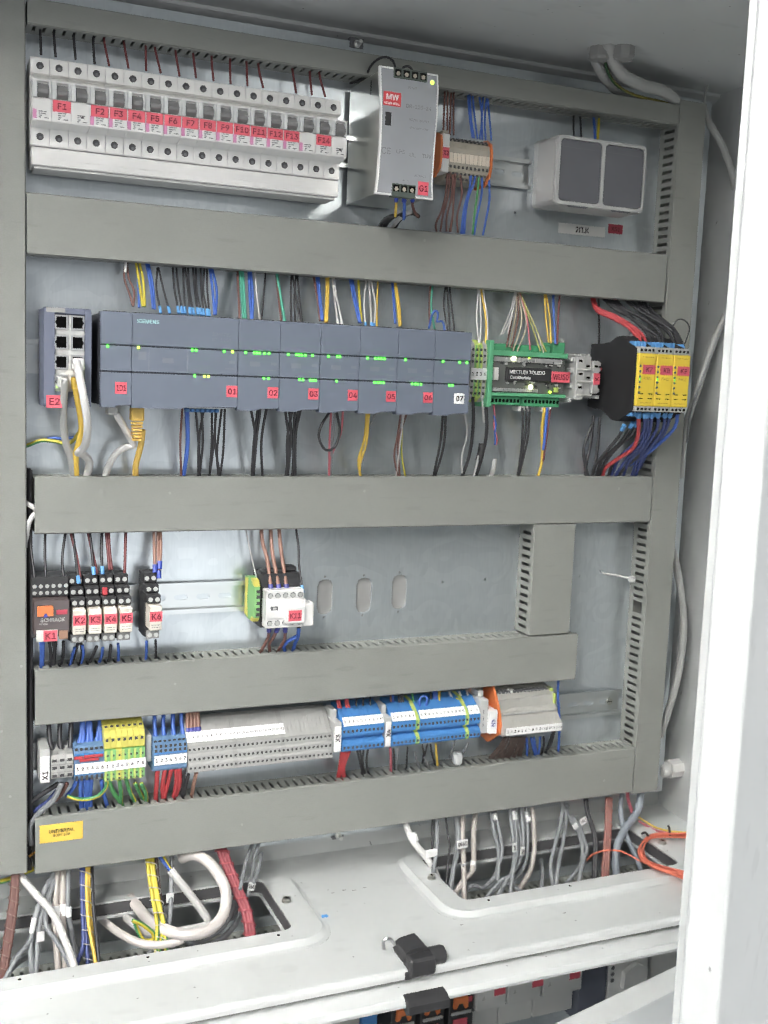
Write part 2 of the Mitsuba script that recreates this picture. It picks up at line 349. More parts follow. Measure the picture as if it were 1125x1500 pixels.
# doors
def door(name, label, E, u, length, z0, z1, th, fl):
    u = np.array(u) / np.linalg.norm(u); n = np.array([u[1], -u[0]])          # n: outer side
    t = thing(name, label, 'door')
    P = lambda s, o: (E[0] + u[0] * s + n[0] * o, -(E[1] + u[1] * s + n[1] * o))
    def slab(s0, s1, o0, o1, za, zb, r=0):
        p = Polygon([P(s0, o0), P(s1, o0), P(s1, o1), P(s0, o1)])
        if r: p = p.buffer(-r).buffer(r, quad_segs=4)
        return pz_(p, za, zb)
    part(t, 'panel', slab(0, length, 0, th, z0, z1, 3.5), 'cabinet_paint', smooth=40)
    part(t, 'inner_stiffener', slab(28, 34, -12, -.3, z0 + 25, z1 - 25), 'cabinet_paint')
    return t
door('cabinet_door', 'pale upper cabinet door half open at the right, its free edge glaring white', (419, -566), (.824, .566), 568, -72, 935, 30, 20)
door('cabinet_door', 'lower cabinet door standing ajar below the shelf rail', (80, -431), (.968, .25), 800, -700, -92, 30, 20)

# ------------------------------------------------------------------ the mounting plate with its punched holes
pl = sbox(-250, -21, 842, 908)
for x, z in ((331, 278), (380.5, 278), (427, 280)):
    pl = pl.difference(Polygon([(x - 10, z - 13), (x - 7.5, z - 19), (x - 3, z - 21), (x + 3, z - 21), (x + 7.5, z - 19), (x + 10, z - 13), (x + 10, z + 13), (x + 7.5, z + 19), (x + 3, z + 21), (x - 3, z + 21), (x - 7.5, z + 19), (x - 10, z + 13)]))
    for k in (-24.5, 24): pl = pl.difference(Point(x - .5, z + k).buffer(1.7, quad_segs=3))
for x, z in ((485, 290), (544, 291), (684, 290), (716, 295), (450, 748), (560, 742)):
    pl = pl.difference(Point(x, z).buffer(1.5, quad_segs=3))
plate = part(cab, 'mounting_plate', py_(pl, -2.5, 0), 'plate_zinc', smooth=False, label='galvanised mounting plate with three long punched slots')
for x, z in ((331, 278), (380.5, 278), (427, 280)):
    part(plate, 'slot_backing', py_(rr(x - 14, x + 14, z - 27, z + 27, 12), -4.5, -3), 'mid_grey')
for x, z, dz, l in ((357, -19, -1, 'steel plate clip with a bright screw under the lowest duct'), (347, 905, 1, 'steel plate clip with a bright screw above the top duct')):
    t = thing('plate_clip', l, 'clip')
    part(t, 'bracket', [bx(x - 8, x + 8, -6, 1.6, z - 4, z + 8 * (dz > 0) - 1, .6), bx(x - 6, x + 4, -40, 1, z + 4 * dz, z + 6 * dz, .3)], 'dark_grey')
    part(t, 'screw', [cyl_y(x, z, 4.4, 1.6, 4.2, 6), cyl_y(x, z, 2.4, 4.2, 14, 10)], 'steel_bright')
# DIN rails
def rail(name_label, x0, x1, zc, slots=None):
    t = thing('din_rail', name_label, 'rail')
    h = 17.5
    web = sbox(x0, zc - 12.5, x1, zc + 12.5)
    x = x0 + 12
    while x < x1 - 14:
        web = web.difference(rr(x, x + 15, zc - 3.1, zc + 3.1, 3)); x += 25
    part(t, 'web', py_(web, .1, 1.1), 'steel_zinc')
    for s in (1, -1):
        part(t, 'flange', px_([(1.1, zc + s * 12.5), (1.1, zc + s * 13.5), (6.5, zc + s * 13.5), (6.5, zc + s * h), (7.5, zc + s * h), (7.5, zc + s * 12.5)], x0, x1), 'steel_zinc')
    return t
mat('steel_zinc', (196, 200, 200), .28, .92)
rail('galvanised rail behind the white breakers and the power supply', -60, 575, 787)
rail('galvanised rail behind the network switch and the controller', -60, 740, 545.5)
rail('galvanised rail carrying the small relays, with bare slots in its middle', -60, 300, 285.5)
rail('galvanised rail carrying the lowest terminals, bare at its right end', -60, 757, 117)

# ------------------------------------------------------------------ slotted wiring ducts
DD = 37.7
def duct_h(label, x0, x1, z0, z1, top=True, bot=True, depth=DD):
    t = thing('wiring_duct', label, 'duct')
    part(t, 'cover', px_([(depth - 6, z0 - .0), (depth - 2, z0 - .0), (depth, z0 + 1.2), (depth, z1 - 1.2), (depth - 2, z1), (depth - 6, z1), (depth - 6, z1 - 1), (depth - 2.5, z1 - 1), (depth - 1.4, z1 - 2.2), (depth - 1.4, z0 + 2.2), (depth - 2.5, z0 + 1), (depth - 6, z0 + 1)], x0, x1), 'duct_grey')
    part(t, 'base', bx(x0, x1, .1, 1.6, z0 + 1.2, z1 - 1.2, 0), 'duct_grey')
    for on, z in ((top, z1 - 2.4), (bot, z0 + 1.2)):
        if not on: continue
        w = sbox(x0, 1.6, x1, depth - 2)
        holes = [sbox(x, 9, x + 3.0, depth - 6.6) for x in np.arange(x0 + 6, x1 - 6, 9.55)]
        part(t, 'slotted_wall', pz_(w.difference(shapely.union_all(holes)), z, z + 1.2), 'duct_grey', smooth=False)
    return t
def duct_v(label, x0, x1, z0, z1, left=True, right=True, depth=DD, miss=None):
    t = thing('wiring_duct', label, 'duct')
    v, f = px_([(depth - 6, x0), (depth - 2, x0), (depth, x0 + 1.2), (depth, x1 - 1.2), (depth - 2, x1), (depth - 6, x1), (depth - 6, x1 - 1), (depth - 2.5, x1 - 1), (depth - 1.4, x1 - 2.2), (depth - 1.4, x0 + 2.2), (depth - 2.5, x0 + 1), (depth - 6, x0 + 1)], z0, z1)
    part(t, 'cover', (v[:, [2, 1, 0]], f[:, ::-1]), 'duct_grey')
    part(t, 'base', bx(x0 + 1.2, x1 - 1.2, .1, 1.6, z0, z1, 0), 'duct_grey')
    for on, x in ((left, x0 + 1.2), (right, x1 - 2.4)):
        if not on: continue
        holes = [sbox(9, z, depth - 9, z + 4.2) for z in np.arange(z0 + 6, z1 - 6, 9.9)]
        if miss: holes += [sbox(9, z, depth - 9, z + h) for z, h in miss]
        w = sbox(1.6, z0, depth - 2, z1).difference(shapely.union_all(holes))
        part(t, 'slotted_wall', px_(w, x, x + 1.2), 'duct_grey', smooth=False)
    return t
duct_h('topmost grey slotted duct under the cabinet roof', -6, 763, 862.2, 886.8)
duct_h('grey slotted duct between the breaker row and the controller row', -7, 760, 645, 704.8)
d3 = duct_h('grey slotted duct between the controller row and the small relays', 0, 761, 365.3, 424.8)
duct_h('shorter grey slotted duct between the small relays and the lowest terminals', 0, 662, 163, 223.4)
d5 = duct_h('lowest grey slotted duct, with the yellow sticker', 0, 762.5, 0, 62.4)
duct_v('tall grey slotted duct along the right side of the plate', 763.4, 805, -2, 893, miss=((243, 14),))
duct_v('tall grey duct cut by the left edge of the picture', -67, -7.6, 4, 940, right=True)
duct_v('short grey upright duct right of the punched slots', 589, 649.5, 225.2, 365)
t = solo('yellow_sticker', bx(4.5, 49, DD, DD + .3, 34, 54, .1), 'label_yellow', 'yellow printed sticker at the left end of the lowest duct', 'sticker')
part(t, 'lettering', [text('UNIVERZAL', 27, 46, 3.4, DD + .33), text('800V 10A', 27, 41.5, 2.6, DD + .33)], 'ink')
# black cables added to darken the gap left of the ducts, and white cables
for i, P in enumerate(([(-5, 6, 424), (-4.5, 14, 380), (-5, 12, 300), (-4, 16, 200), (-5, 12, 90), (-4, 14, -4)], [(-3, 22, 430), (-3.5, 26, 360), (-2.6, 22, 260), (-3, 26, 160), (-3, 20, 40)], [(-4, 4, 430), (-3, 4, 300), (-4, 5, 180), (-3, 5, 20)], [(-2.4, 12, 420), (-2.6, 8, 330), (-2, 10, 240), (-2.6, 8, 130), (-3, 10, 30)])):
    POS[solo('cable', tube(P, (3, 2.4, 3.4, 2.6)[i], 9), 'w_black', 'black cable running down the narrow gap beside the tall left duct', 'cable', 'black cables added in the narrow left gap')] = P[2][0]
solo('cable', tube([(-12, 20, 398), (-6, 30, 396), (0, 34, 392), (6, 30, 388)], 2.6, 9), 'w_white', 'short white cable end crossing the gap left of the third duct, upper one', 'cable')
solo('cable', tube([(10, 28, 392), (2, 34, 388), (-5, 34, 378), (-7, 28, 362), (-8, 20, 350)], 2.6, 9), 'w_white', 'white cable bending through the gap left of the third duct, lower one', 'cable')
t = thing('rail_screw', 'screw head on the bare right end of the lowest rail', 'screw')
part(t, 'head', [cyl_y(742, 117, 4.6, 1.2, 3.6, 14)], 'screw_steel')
part(t, 'slot', bx(738.6, 745.4, 3.6, 3.7, 116.5, 117.5, 0), 'hole_dark')
# cable tie and gland at the right
t = thing('cable_tie', 'white cable tie end sticking out of the right vertical duct', 'cable tie')
part(t, 'strap', tube([(718, 1, 293), (735, 8, 291), (750, 17, 288)], 1.2), 'white_plastic')
part(t, 'head', bx(749, 757, 16, 23, 283, 291, 1.2), 'white_plastic')
t = thing('cable_gland', 'white plastic cable gland in the right cabinet wall near its bottom', 'gland')
part(t, 'nut', spin([(0, 0), (9, 0), (10.5, 2), (10.5, 12), (9, 14), (0, 14)], XW - 34, -4, 8, 'x', 14), 'white_plastic')
part(t, 'collar', spin([(0, 0), (13.5, 0), (13.5, 20), (0, 20)], XW - 20, -4, 8, 'x', 8), 'white_plastic', smooth=False)
t = thing('roof_gland', 'grey plastic cable gland in the cabinet roof at the right', 'gland')
for x, d in ((624, 66), (645, 82)):
    part(t, 'nut', spin([(0, 0), (11, 0), (13, 3), (13, 14), (0, 14)], x, d, ZC - 14, 'z', 8), 'mid_grey', smooth=False)
solo('wall_screw', bx(XW - 3, XW, 70, 77, 905, 912, 1.5), 'white_plastic', 'small bright screw head high on the right cabinet wall', 'screw')

# ------------------------------------------------------------------ row 1: breakers
W1 = 17.73
def breaker_module(t, x, first, label, pink, last):
    g = .18
    a, b = x + g, x + W1 - g
    prof = [(7.6, 749), (44, 748.2), (45, 749), (45, 765.2), (63.5, 767.2), (65.5, 768.2), (66, 770), (66, 788), (61.5, 789.2), (61.5, 803.8), (66, 804.5), (65.8, 806), (36, 807.5), (36, 815.2), (45, 816), (45, 829.8), (44, 831), (7.6, 830.5)]
    part(t, 'body', px_(prof, a, b), 'breaker_white', smooth=20)
    part(t, 'toggle_frame', [bx(a, a + 4.4, 57, 65.8, 789.3, 805, .3), bx(b - 2.4, b, 57, 65.8, 789.3, 805, .3)], 'clear_plastic')
    part(t, 'toggle', [px_([(61, 790), (64, 790.5), (68.5, 793), (69.5, 796), (66.5, 799), (62, 803)], a + 4.8, b - 2.7)], 'toggle_grey')
    for z in (823, 757):
        k = part(t, 'terminal', cyl_y((a + b) / 2, z, 3.5, 44.6, 45.15), 'opening_grey')
        part(k, 'screw', [cyl_y((a + b) / 2 + .4, z - 1, 1.7, 45.1, 45.3, 12)], 'dark_grey')
    if pink:
        part(t, 'pink_stripe', bx(a, a + 3.6, 66, 66.2, 769.5, 778, 0), 'magenta')
    part(t, 'small_print', [bx(a + 5.5 + q, a + 5.5 + q + w, 66, 66.15, z, z + 1, 0) for q, w, z in ((0, 4, 776), (4.5, 3, 776), (0, 3, 774), (3.5, 3.2, 774), (.5, 2.5, 772), (5, 4.4, 770.4), (0, 2, 770.4))], 'ink_grey')
    if label:
        sticker(t, (a + b) / 2 + .3, 783.0, 16.6, 10.8, 66.05, label, ink='ink_red', th=5.4)
x = -4.0
for i in range(14):
    n = 3 if i in (0, 13) else 1
    s = f'F{i + 1}'
    if n == 3:
        lab = f'three-pole white circuit breaker at the {"left" if i == 0 else "right"} end of the row, with red label {s}'
    else:
        lab = f'single-pole white circuit breaker with red label {s}'
    t = thing('circuit_breaker', lab, 'breaker', 'circuit breakers in the top row')
    for q in range(n):
        breaker_module(t, x, q == 0, s if (n == 1 or q == 1) else None, q == 0, q == n - 1)
        x += W1
    if n == 3:
        part(t, 'small_dash', bx(x - 9, x - 6, 66, 66.2, 775, 776, 0), 'ink')
t = solo('busbar_cover', [bx(-3, 315.5, 8, 43, 730.5, 747.6, .8), bx(-3, 315.5, 43, 43.5, 737, 738, 0)], 'breaker_white', 'long white comb busbar cover along the bottom of the breakers', 'busbar cover')
part(t, 'underside_lip', bx(0, 313, 6, 40, 727.5, 730.4, .4), 'light_grey')

# power supply
t = thing('power_supply', 'silver metal power supply with the red logo beside the breaker row', 'power supply')
part(t, 'case', [bx(338.5, 398.5, 7.6, 99, 729.5, 855, .5)], 'steel_case', smooth=False)
mat('steel_case', (220, 220, 216), .2, 1.0)
edge = [(334.5, 728), (336, 745), (337.5, 780), (337.2, 815), (335, 842), (334, 856.5), (401, 856.5), (402.4, 842), (402.6, 815), (401, 780), (400, 745), (401.5, 728)]
part(t, 'front_rim', py_(edge, 99, 103), 'print_white')
fp = Polygon(edge).buffer(-1.9)
part(t, 'front_panel', py_(fp, 103, 103.35), 'psu_grey')
mat('psu_grey', (146, 150, 156), .45)
for nm, x0, x1, z0, z1, k in (('top_terminals', 350, 388, 846.5, 856.8, 4), ('bottom_terminals', 353, 380, 727, 740.5, 3)):
    b = part(t, nm, [bx(x0, x1, 96, 104.6, z0, z1, .5)], 'psu_term')
    for q in range(k):
        cx = x0 + (q + .5) * (x1 - x0) / k
        zz = z0 + 5.2 if 'top' in nm else z1 - 4.6
        part(b, 'screw_well', bx(cx - 3.4, cx + 3.4, 104.6, 104.8, zz - 3.6, zz + 3.4, 0), 'hole_dark')
        part(b, 'screw', [cyl_y(cx, zz - .8, 2.2, 104.8, 105.2, 14)], 'term_beige')
mat('psu_term', (58, 70, 62), .5)
part(t, 'indicator', cyl_y(394.5, 847.5, 2.1, 103.3, 103.8, 14), 'led_lime')
lg = part(t, 'logo', bx(339.5, 359.5, 103.3, 103.5, 818, 832, 0), 'logo_red')
part(lg, 'lettering', [text('MW', 349.5, 827, 5.6, 103.5), text('MEAN WELL', 349.5, 820.6, 2.2, 103.5)], 'print_white')
part(t, 'voltage_switch', [bx(342.5, 349, 103.3, 104, 798, 811.5, .3), bx(343.6, 347.9, 104, 104.6, 799, 804, .2)], 'black_plastic')
part(t, 'lettering', [text('DR-120-24', 380, 820.5, 3.6, 103.4), text('AC/DC  24V 5A', 381, 807, 2.3, 103.4, bold=False), text('100-240V 50Hz', 381, 799, 2, 103.4, bold=False), text('DC OUT', 372, 839, 2, 103.4, bold=False), text('+  -', 368, 745, 3, 103.4),
                       text('CE', 344.6, 772.5, 6.5, 103.4, bold=False), text('UL', 375, 771.6, 4.2, 103.4, bold=False), text('LPS', 361, 773.5, 4, 103.4, bold=False), text('TUV', 391.5, 772, 4, 103.4), text('AC INPUT', 385, 751, 2, 103.4, bold=False)], 'ink_grey')
sticker(t, 389, 738.5, 12, 14, 103.4, 'G1', th=6)
part(t, 'case_vent', [bx(338.2, 338.5, 70, 71.5, 835, 850, 0)], 'hole_dark')

# ------------------------------------------------------------------ terminals: one profile each, copies along the rail
def holes_front(pts, w, s=2.2):
    return [bx(w / 2 - s / 2, w / 2 + s / 2, d, d + .15, z - s / 2, z + s / 2, 0) for d, z in pts]
class Term:
    def __init__(self, prof, w, m, extra):
        self.w = w
        self.parts = [('body', mikit.ply(px_(prof, .12, w - .12), m, smooth=20))] + [(n, mikit.ply(cat(*ms), mm, smooth=20)) for n, ms, mm in extra]
    def put(self, x, zc, name, label, group):
        t = thing(name, label, 'terminal', group)
        copy_parts(self.parts, t, x, zc)
        POS[t] = x
        return t
def marker(x0, x1, d0, z0, d1, z1, label, chars, xs=None, h=2.6, m='print_white'):
    """white marking strip; sloped between (d0, z0) bottom and (d1, z1) top, in front of the terminals"""
    t = solo('marker_strip', px_([(d0, z0), (d0 + .6, z0), (d1 + .6, z1), (d1, z1)], x0, x1), m, label, 'marking strip')
    n = len(chars)
    zc, dc = (z0 + z1) / 2, max(d0, d1) if abs(d0 - d1) < .2 else (d0 + d1) / 2
    if chars:
        ms = []
        for i, c in enumerate(chars):
            v, f = text(c, x0 + (i + .5) * (x1 - x0) / n, 0, h, 0, maxw=(x1 - x0) / n * .8)
            a = math.atan2(d0 - d1, z1 - z0)
            z, y = v[:, 2] * 1000, -v[:, 1] * 1000
            ms.append((np.c_[v[:, 0] * 1000, -(dc + .65 + y * .3 - z * math.sin(a)), zc + z * math.cos(a)] * .001, f))
        part(t, 'lettering', ms, 'ink')
    return t
# row-1 terminals beside the power supply
prof = [(7.5, -16), (36, -15), (44, -9), (46, -5), (46, 9), (43, 13), (36, 20), (7.5, 20)]
zc = 790
tm = Term([(7.5, -27), (30, -26), (42, -17), (45, -9), (45, 8), (42, 15), (32, 21), (7.5, 22)], 5.2, 'term_beige',
          [('openings', [bx(1.4, 3.8, 40.6, 42.0, 16, 18, 0), bx(1.4, 3.8, 37, 38.6, 18.5, 20, 0), bx(1.4, 3.8, 44, 44.6, -14, -11, 0), bx(1.4, 3.8, 40, 41, -20, -17.5, 0), bx(1.4, 3.8, 33, 35.6, -24.5, -22.5, 0)], 'opening_grey'),
           ('marker', [bx(.3, 4.9, 45, 45.6, -8, 2.5, .1)], 'term_cream')])
solo('end_plate', px_([(7.5, 767), (32, 766), (44, 775), (47, 784), (47, 802), (44, 810), (33, 815), (7.5, 815)], 434.5, 437), 'orange_plastic', 'orange end plate at the left of the terminals beside the power supply', 'end plate')
t = thing('marker_holder', 'white end clamp with a red label, left of the beige terminals', 'end clamp')
part(t, 'body', bx(437.2, 446, 7.6, 46, 770, 812, .6), 'white_plastic')
sticker(t, 441.6, 791, 8, 12, 46.05, 'X2', th=5)
part(t, 'top_clip', bx(438, 445, 30, 44, 812, 816, .5), 'term_beige')
for i in range(10):
    tm.put(446.3 + i * 5.2, zc, 'terminal_block', 'beige rail terminal with cream marker beside the power supply', 'beige terminals beside the power supply')
solo('end_plate', px_([(7.5, 761), (32, 761), (44, 771), (47, 781), (47, 798), (44, 807), (33, 813.5), (7.5, 814)], 498.6, 501), 'orange_plastic', 'orange end plate at the right of the beige terminals', 'end plate')

# twin wall socket
t = thing('wall_socket', 'grey surface-mounted twin wall socket with two dark hinged lids', 'socket')
part(t, 'base', py_(rr(582, 704, 749, 829, 6), .2, 18), 'light_grey')
part(t, 'housing', [py_(rr(577, 703, 746, 826, 7), 18, 57)], 'socket_grey', smooth=40)
mat('frame_grey', (182, 182, 180), .45)
mat('socket_grey', (162, 160, 158), .42)
part(t, 'front_frame', [py_(rr(578, 702, 747, 825, 6).difference(rr(582, 639, 751, 821.5, 5)).difference(rr(643.5, 699, 751, 821.5, 5)), 57, 61)], 'frame_grey', smooth=40)
for i, (a, b) in enumerate(((582.8, 638.2), (644.3, 698.2))):
    k = part(t, 'lid', [py_(rr(a, b, 751.8, 820.8, 4.5), 57, 60.2), py_(rr(a + 14, b - 14, 745.5, 756, 2), 57.5, 60.8)], 'lid_grey', smooth=40)
    part(k, 'hinge_groove', bx(a + 3, b - 3, 60.2, 60.4, 812, 812.6, 0), 'dark_grey')
t = solo('white_label', bx(622, 690.5, .1, .5, 723.5, 736, .1), 'white_plastic', 'blank-edged white label strip under the twin wall socket', 'label')
part(t, 'lettering', text('2П.К', 656, 729.7, 6.4, .52), 'ink')
t = solo('red_label', bx(695, 716.5, .1, .5, 729.5, 741, .1), 'label_red_dark', 'small dark red label under the twin wall socket', 'label')
part(t, 'lettering', text('XS1', 705.7, 735.2, 5, .52), 'ink_red')

# ------------------------------------------------------------------ row 2
t = thing('network_switch', 'slate grey network switch with stacked ports at the left end of its row', 'network switch')
part(t, 'body', [bx(7, 51, 7.6, 66, 496.5, 593.5, .6)], 'switch_blue')
part(t, 'front_rail', [px_([(66, 497), (68, 496.8), (70.5, 500), (70.5, 591), (68, 593.4), (66, 593)], 6.2, 16), px_([(66, 498), (69, 499), (69.5, 590), (66, 592)], 45, 51.2)], 'switch_blue', smooth=20)
part(t, 'front_top', bx(16, 45, 66, 69, 587.5, 593, .5), 'switch_blue')
part(t, 'name_plate', bx(8, 26, 70.4, 70.8, 588.5, 593, .1), 'mid_grey')
pn = part(t, 'port_panel', bx(17, 45, 60, 66.5, 512, 587, .4), 'light_grey')
for r in range(4):
    zc = 579.5 - r * 19.4
    for c_ in range(2):
        xc = 22.6 + c_ * 15.6
        k = part(t, 'port', [bx(xc - 6.4, xc + 6.4, 66.5, 67.6, zc - 7.2, zc + 7.2, .3)], 'steel')
        side = 1 if c_ else -1
        part(k, 'opening', py_([(xc - 4.6, zc - 5.4), (xc + 4.6, zc - 5.4), (xc + 4.6, zc - 2), (xc + 6.2, zc), (xc + 4.6, zc + 2), (xc + 4.6, zc + 5.4), (xc - 4.6, zc + 5.4)] if c_ else
                             [(xc - 4.6, zc - 5.4), (xc + 4.6, zc - 5.4), (xc + 4.6, zc + 5.4), (xc - 4.6, zc + 5.4), (xc - 4.6, zc + 2), (xc - 6.2, zc), (xc - 4.6, zc - 2)], 67.6, 67.8), 'hole_dark')
part(t, 'indicator', cyl_y(19.5, 517, 1.6, 66.6, 70.9, 10), 'led_lime')
part(t, 'indicator', cyl_y(42.5, 536, 1.5, 67.9, 70.2, 10), 'led_lime')
sticker(t, 15.5, 502, 15, 12.5, 70.5, 'E2', th=6.5)
part(t, 'grey_plug', bx(18, 27.5, 66, 80, 515.5, 527, 1), 'light_grey')
part(t, 'white_plug', [bx(33, 43, 66, 82, 533, 545, 1.2)], 'white_plastic')
part(t, 'yellow_plug', bx(32, 41, 66, 82, 514, 526, 1), 'w_yellow')
def plc(label, x0, x1, stk, leds_hi, leds_lo, z0=498, z1=592, white=False, name='controller_module'):
    t = thing(name, label, 'controller module', 'grey-blue controller modules')
    w = x1 - x0; a, b = x0 + .25, x1 - .25
    part(t, 'housing', bx(a, b, 7.6, 74, z0 + 2, z1 - 1.5, .5), 'plc_side')
    # upper cover leans back a little at its top edge
    part(t, 'upper_cover', px_([(74, 560), (81.5, 560), (82.5, 560.8), (82.5, z1 - 1.6), (81, z1), (70, z1), (70, z1 - 3)], a, b), 'plc_blue')
    part(t, 'middle_band', bx(a, b, 74, 81.6, 534.2, 558.8, .3), 'plc_blue')
    for z in (558.6, 532.4): part(t, 'seam', bx(a + .5, b - .5, 78, 80.4, z - .2, z + 1.9, 0), 'plc_blue_dark')
    low = [(a, z0), (a + .42 * w, z0), (a + .55 * w, z0 + 2.2), (b - 1, z0 + 3), (b, z0 + 4), (b, 532.6), (a, 532.6)]
    part(t, 'lower_cover', py_(low, 72, 82.5), 'plc_blue')
    part(t, 'terminal_strip', bx(a + 3, b - 3, 40, 70, z1 - 1.4, z1 + 1.2, .3), 'black_plastic')
    for x, col in leds_hi: part(t, 'indicator', bx(x - 1.1, x + 1.1, 81.4, 82.9, 556.7, 559.3, .2), col)
    for x, col in leds_lo: part(t, 'indicator', bx(x - 1.1, x + 1.1, 81.4, 82.9, 530.7, 533.3, .2), col)
    if w > 35:
        part(t, 'print_patch', [bx(a + w * .28, a + w * .28 + 11, 81.6, 81.75, 544, 549, 0), bx(b - 9, b - 3, 81.6, 81.75, 546, 549, 0)], 'plc_print')
        part(t, 'print_line', [bx(b - 13, b - 3, 81.6, 81.75, 540, 541, 0)], 'plc_print')
    if stk:
        sticker(t, stk[1], 517.5, 11.6 if not white else 13, 11.8, 82.5, stk[0], paper='print_white' if white else 'label_red', ink='ink' if white else 'ink_red', th=5.6)
    return t
mat('plc_print', (96, 104, 118), .5)
G_ = 'led_green'
t = plc('narrow grey-blue module left of the long controller, with red label 1D1', 58.5, 88.5, ('1D1', 78), [(65, G_)], [])
t = plc('long grey-blue controller, widest of its row, with red label 01', 88.5, 197, ('01', 191), [(95, 'led_lime'), (149, G_), (153, G_), (182, G_), (191, 'led_lime')], [(152, G_), (162, 'led_lime'), (166, 'led_lime')], name='controller')
part(t, 'lettering', text('SIEMENS', 104, 584, 3.6, 82.55), 'siemens_teal')
part(t, 'lettering', [text('SIMATIC', 179, 575, 3.2, 82.55, bold=False), text('S7-1200', 179, 569.5, 3.2, 82.55, bold=False)], 'plc_print')
part(t, 'display_patch', [bx(105, 106, 81.6, 81.75, 535, 557, 0), bx(144, 145, 81.6, 81.75, 535, 557, 0), bx(95, 103, 81.6, 81.75, 546, 554, 0)], 'plc_print')
mods = [('02', 235, [205, 214, 217, 220, 225, 230], [225, 230]), ('03', 280, [251, 260, 263, 266, 270, 278], [264, 268, 276, 279, 282]), ('04', 325, [296, 306, 309], [306]), ('05', 370, [341, 350, 354, 357, 361], [350, 354, 357, 361]), ('06', 415, [386], [395, 399, 402, 406]), ('07', 454, [432, 453, 462], [441, 445])]
xs = [197, 241.8, 286.8, 331.8, 376.8, 421.6, 466.6]
for i, (s, lx, hi, lo) in enumerate(mods):
    plc(f'{["first", "second", "third", "fourth", "fifth", "last"][i]} grey-blue module right of the long controller, with {"white" if s == "07" else "red"} label {s}', xs[i], xs[i + 1], (s, lx), [(q, G_) for q in hi], [(q, G_) for q in lo], white=s == '07')
    if s == '04':
        pass
t = solo('grey_plug', bx(68, 78, 48, 66, 490, 498, .8), 'light_grey', 'grey network plug under the narrow module left of the controller', 'plug')
t = thing('yellow_plug', 'yellow moulded network plug under the long controller', 'plug')
part(t, 'boot', [bx(92, 105, 50, 64, 484, 498, 1.2)] + [bx(93 + i * .25, 104 - i * .25, 51, 63, 480.5 - i * 3.4, 483 - i * 3.4, .6) for i in range(6)], 'w_yellow_cable')
solo('blue_ferrule_row', [bx(148 + i * 5.2, 151.4 + i * 5.2, 56, 64, 494.5, 498, .3) for i in range(7)], 'term_blue', 'row of blue wire ferrules under the long controller', 'ferrules')
# narrow terminals beside module 07
tm2 = Term([(7.5, -36), (30, -36), (40, -30), (42, -20), (42, 22), (40, 32), (32, 37), (7.5, 37)], 5.2, 'term_lime',
           [('openings', [bx(1.2, 4, 42, 42.2, q, q + 3, 0) for q in (24, 17, 10, -13, -20, -27)], 'opening_grey'), ('stripe', [bx(.2, 2.4, 42, 42.12, -29, 31, 0)], 'term_green')])
tm2g = Term([(7.5, -36), (30, -36), (40, -30), (42, -20), (42, 22), (40, 32), (32, 37), (7.5, 37)], 5.2, 'term_grey',
            [('openings', [bx(1.2, 4, 42, 42.2, q, q + 3, 0) for q in (24, 17, 10, -13, -20, -27)], 'opening_grey')])
for i in range(5):
    (tm2g if i == 0 or i == 3 else tm2).put(487.5 + i * 5.3, 549, 'narrow_terminal', 'narrow yellow-green rail terminal beside the module with the white label' if i not in (0, 3) else 'narrow grey rail terminal beside the module with the white label', 'yellow-green terminals beside module 07' if i not in (0, 3) else 'grey terminals beside module 07')
marker(487.8, 514, 42.5, 539.5, 42.5, 553, 'white marking strip on the narrow terminals beside module 07', list('12345'), h=4)
# circuit board on a green carrier
t = thing('circuit_board', 'green rail-mounted circuit board with two bright indicator lights', 'circuit board')
part(t, 'carrier', [bx(509, 617, 8, 14, 512, 582, .5), bx(509, 514.5, 8, 48, 508, 586, .6)], 'pcb_rail')
for nm, z0, z1, zz in (('upper_rail', 569, 575, 572), ('lower_rail', 521.5, 525.5, 523)):
    part(t, nm, bx(514.5, 617, 14, 47, z0, z1, .5), 'pcb_rail')
part(t, 'board', bx(514.5, 616, 40, 42, 525.5, 569, .2), 'pcb_dark')
rng = np.random.default_rng(4)
part(t, 'upper_connector', [bx(517, 596, 18, 40, 575, 583, .5), bx(598, 615, 18, 42, 575, 588, .5)], 'pcb_green')
part(t, 'lower_connector', [bx(515, 558, 18, 41, 511, 521, .5), bx(560, 612, 18, 41, 510, 521, .5)], 'pcb_green')
part(t, 'connector_holes', [bx(518 + i * 5, 521 + i * 5, 41, 41.3, 514, 518, 0) for i in range(19) if abs(518 + i * 5 - 557) > 3], 'hole_dark')
part(t, 'pin_row', [bx(518 + i * 2.6, 519.3 + i * 2.6, 42, 45, 562, 567.5, 0) for i in range(36)] + [bx(518 + i * 2.6, 519.3 + i * 2.6, 42, 44, 527, 531, 0) for i in range(24)], 'light_grey')
part(t, 'cover_plate', bx(534, 596, 42, 46, 540, 556, .6), 'black_plastic')
part(t, 'lettering', [text('METTLER TOLEDO', 562, 550.5, 4, 46.05, maxw=52), text('ComModule', 553, 544, 3.6, 46.05, maxw=32)], 'print_white')
part(t, 'white_connector', bx(517, 523, 42, 47, 540, 555, .4), 'white_dull')
comps = []
for i in range(46):
    x, z = rng.uniform(524, 612), rng.choice([rng.uniform(531, 539), rng.uniform(557, 562)])
    w, h = rng.uniform(1.2, 4), rng.uniform(1.2, 3)
    comps.append(bx(x, x + w, 42, 42.6 + rng.uniform(.5, 2.4), z, z + h, .1))
part(t, 'small_components', comps[::2], 'light_grey'); part(t, 'small_components', comps[1::2], 'black_plastic')
part(t, 'indicator', cyl_y(543, 566.3, 2.6, 45, 46.5, 12), 'led_white')
part(t, 'indicator', cyl_y(568, 533.3, 2.7, 45, 46.5, 12), 'led_white')
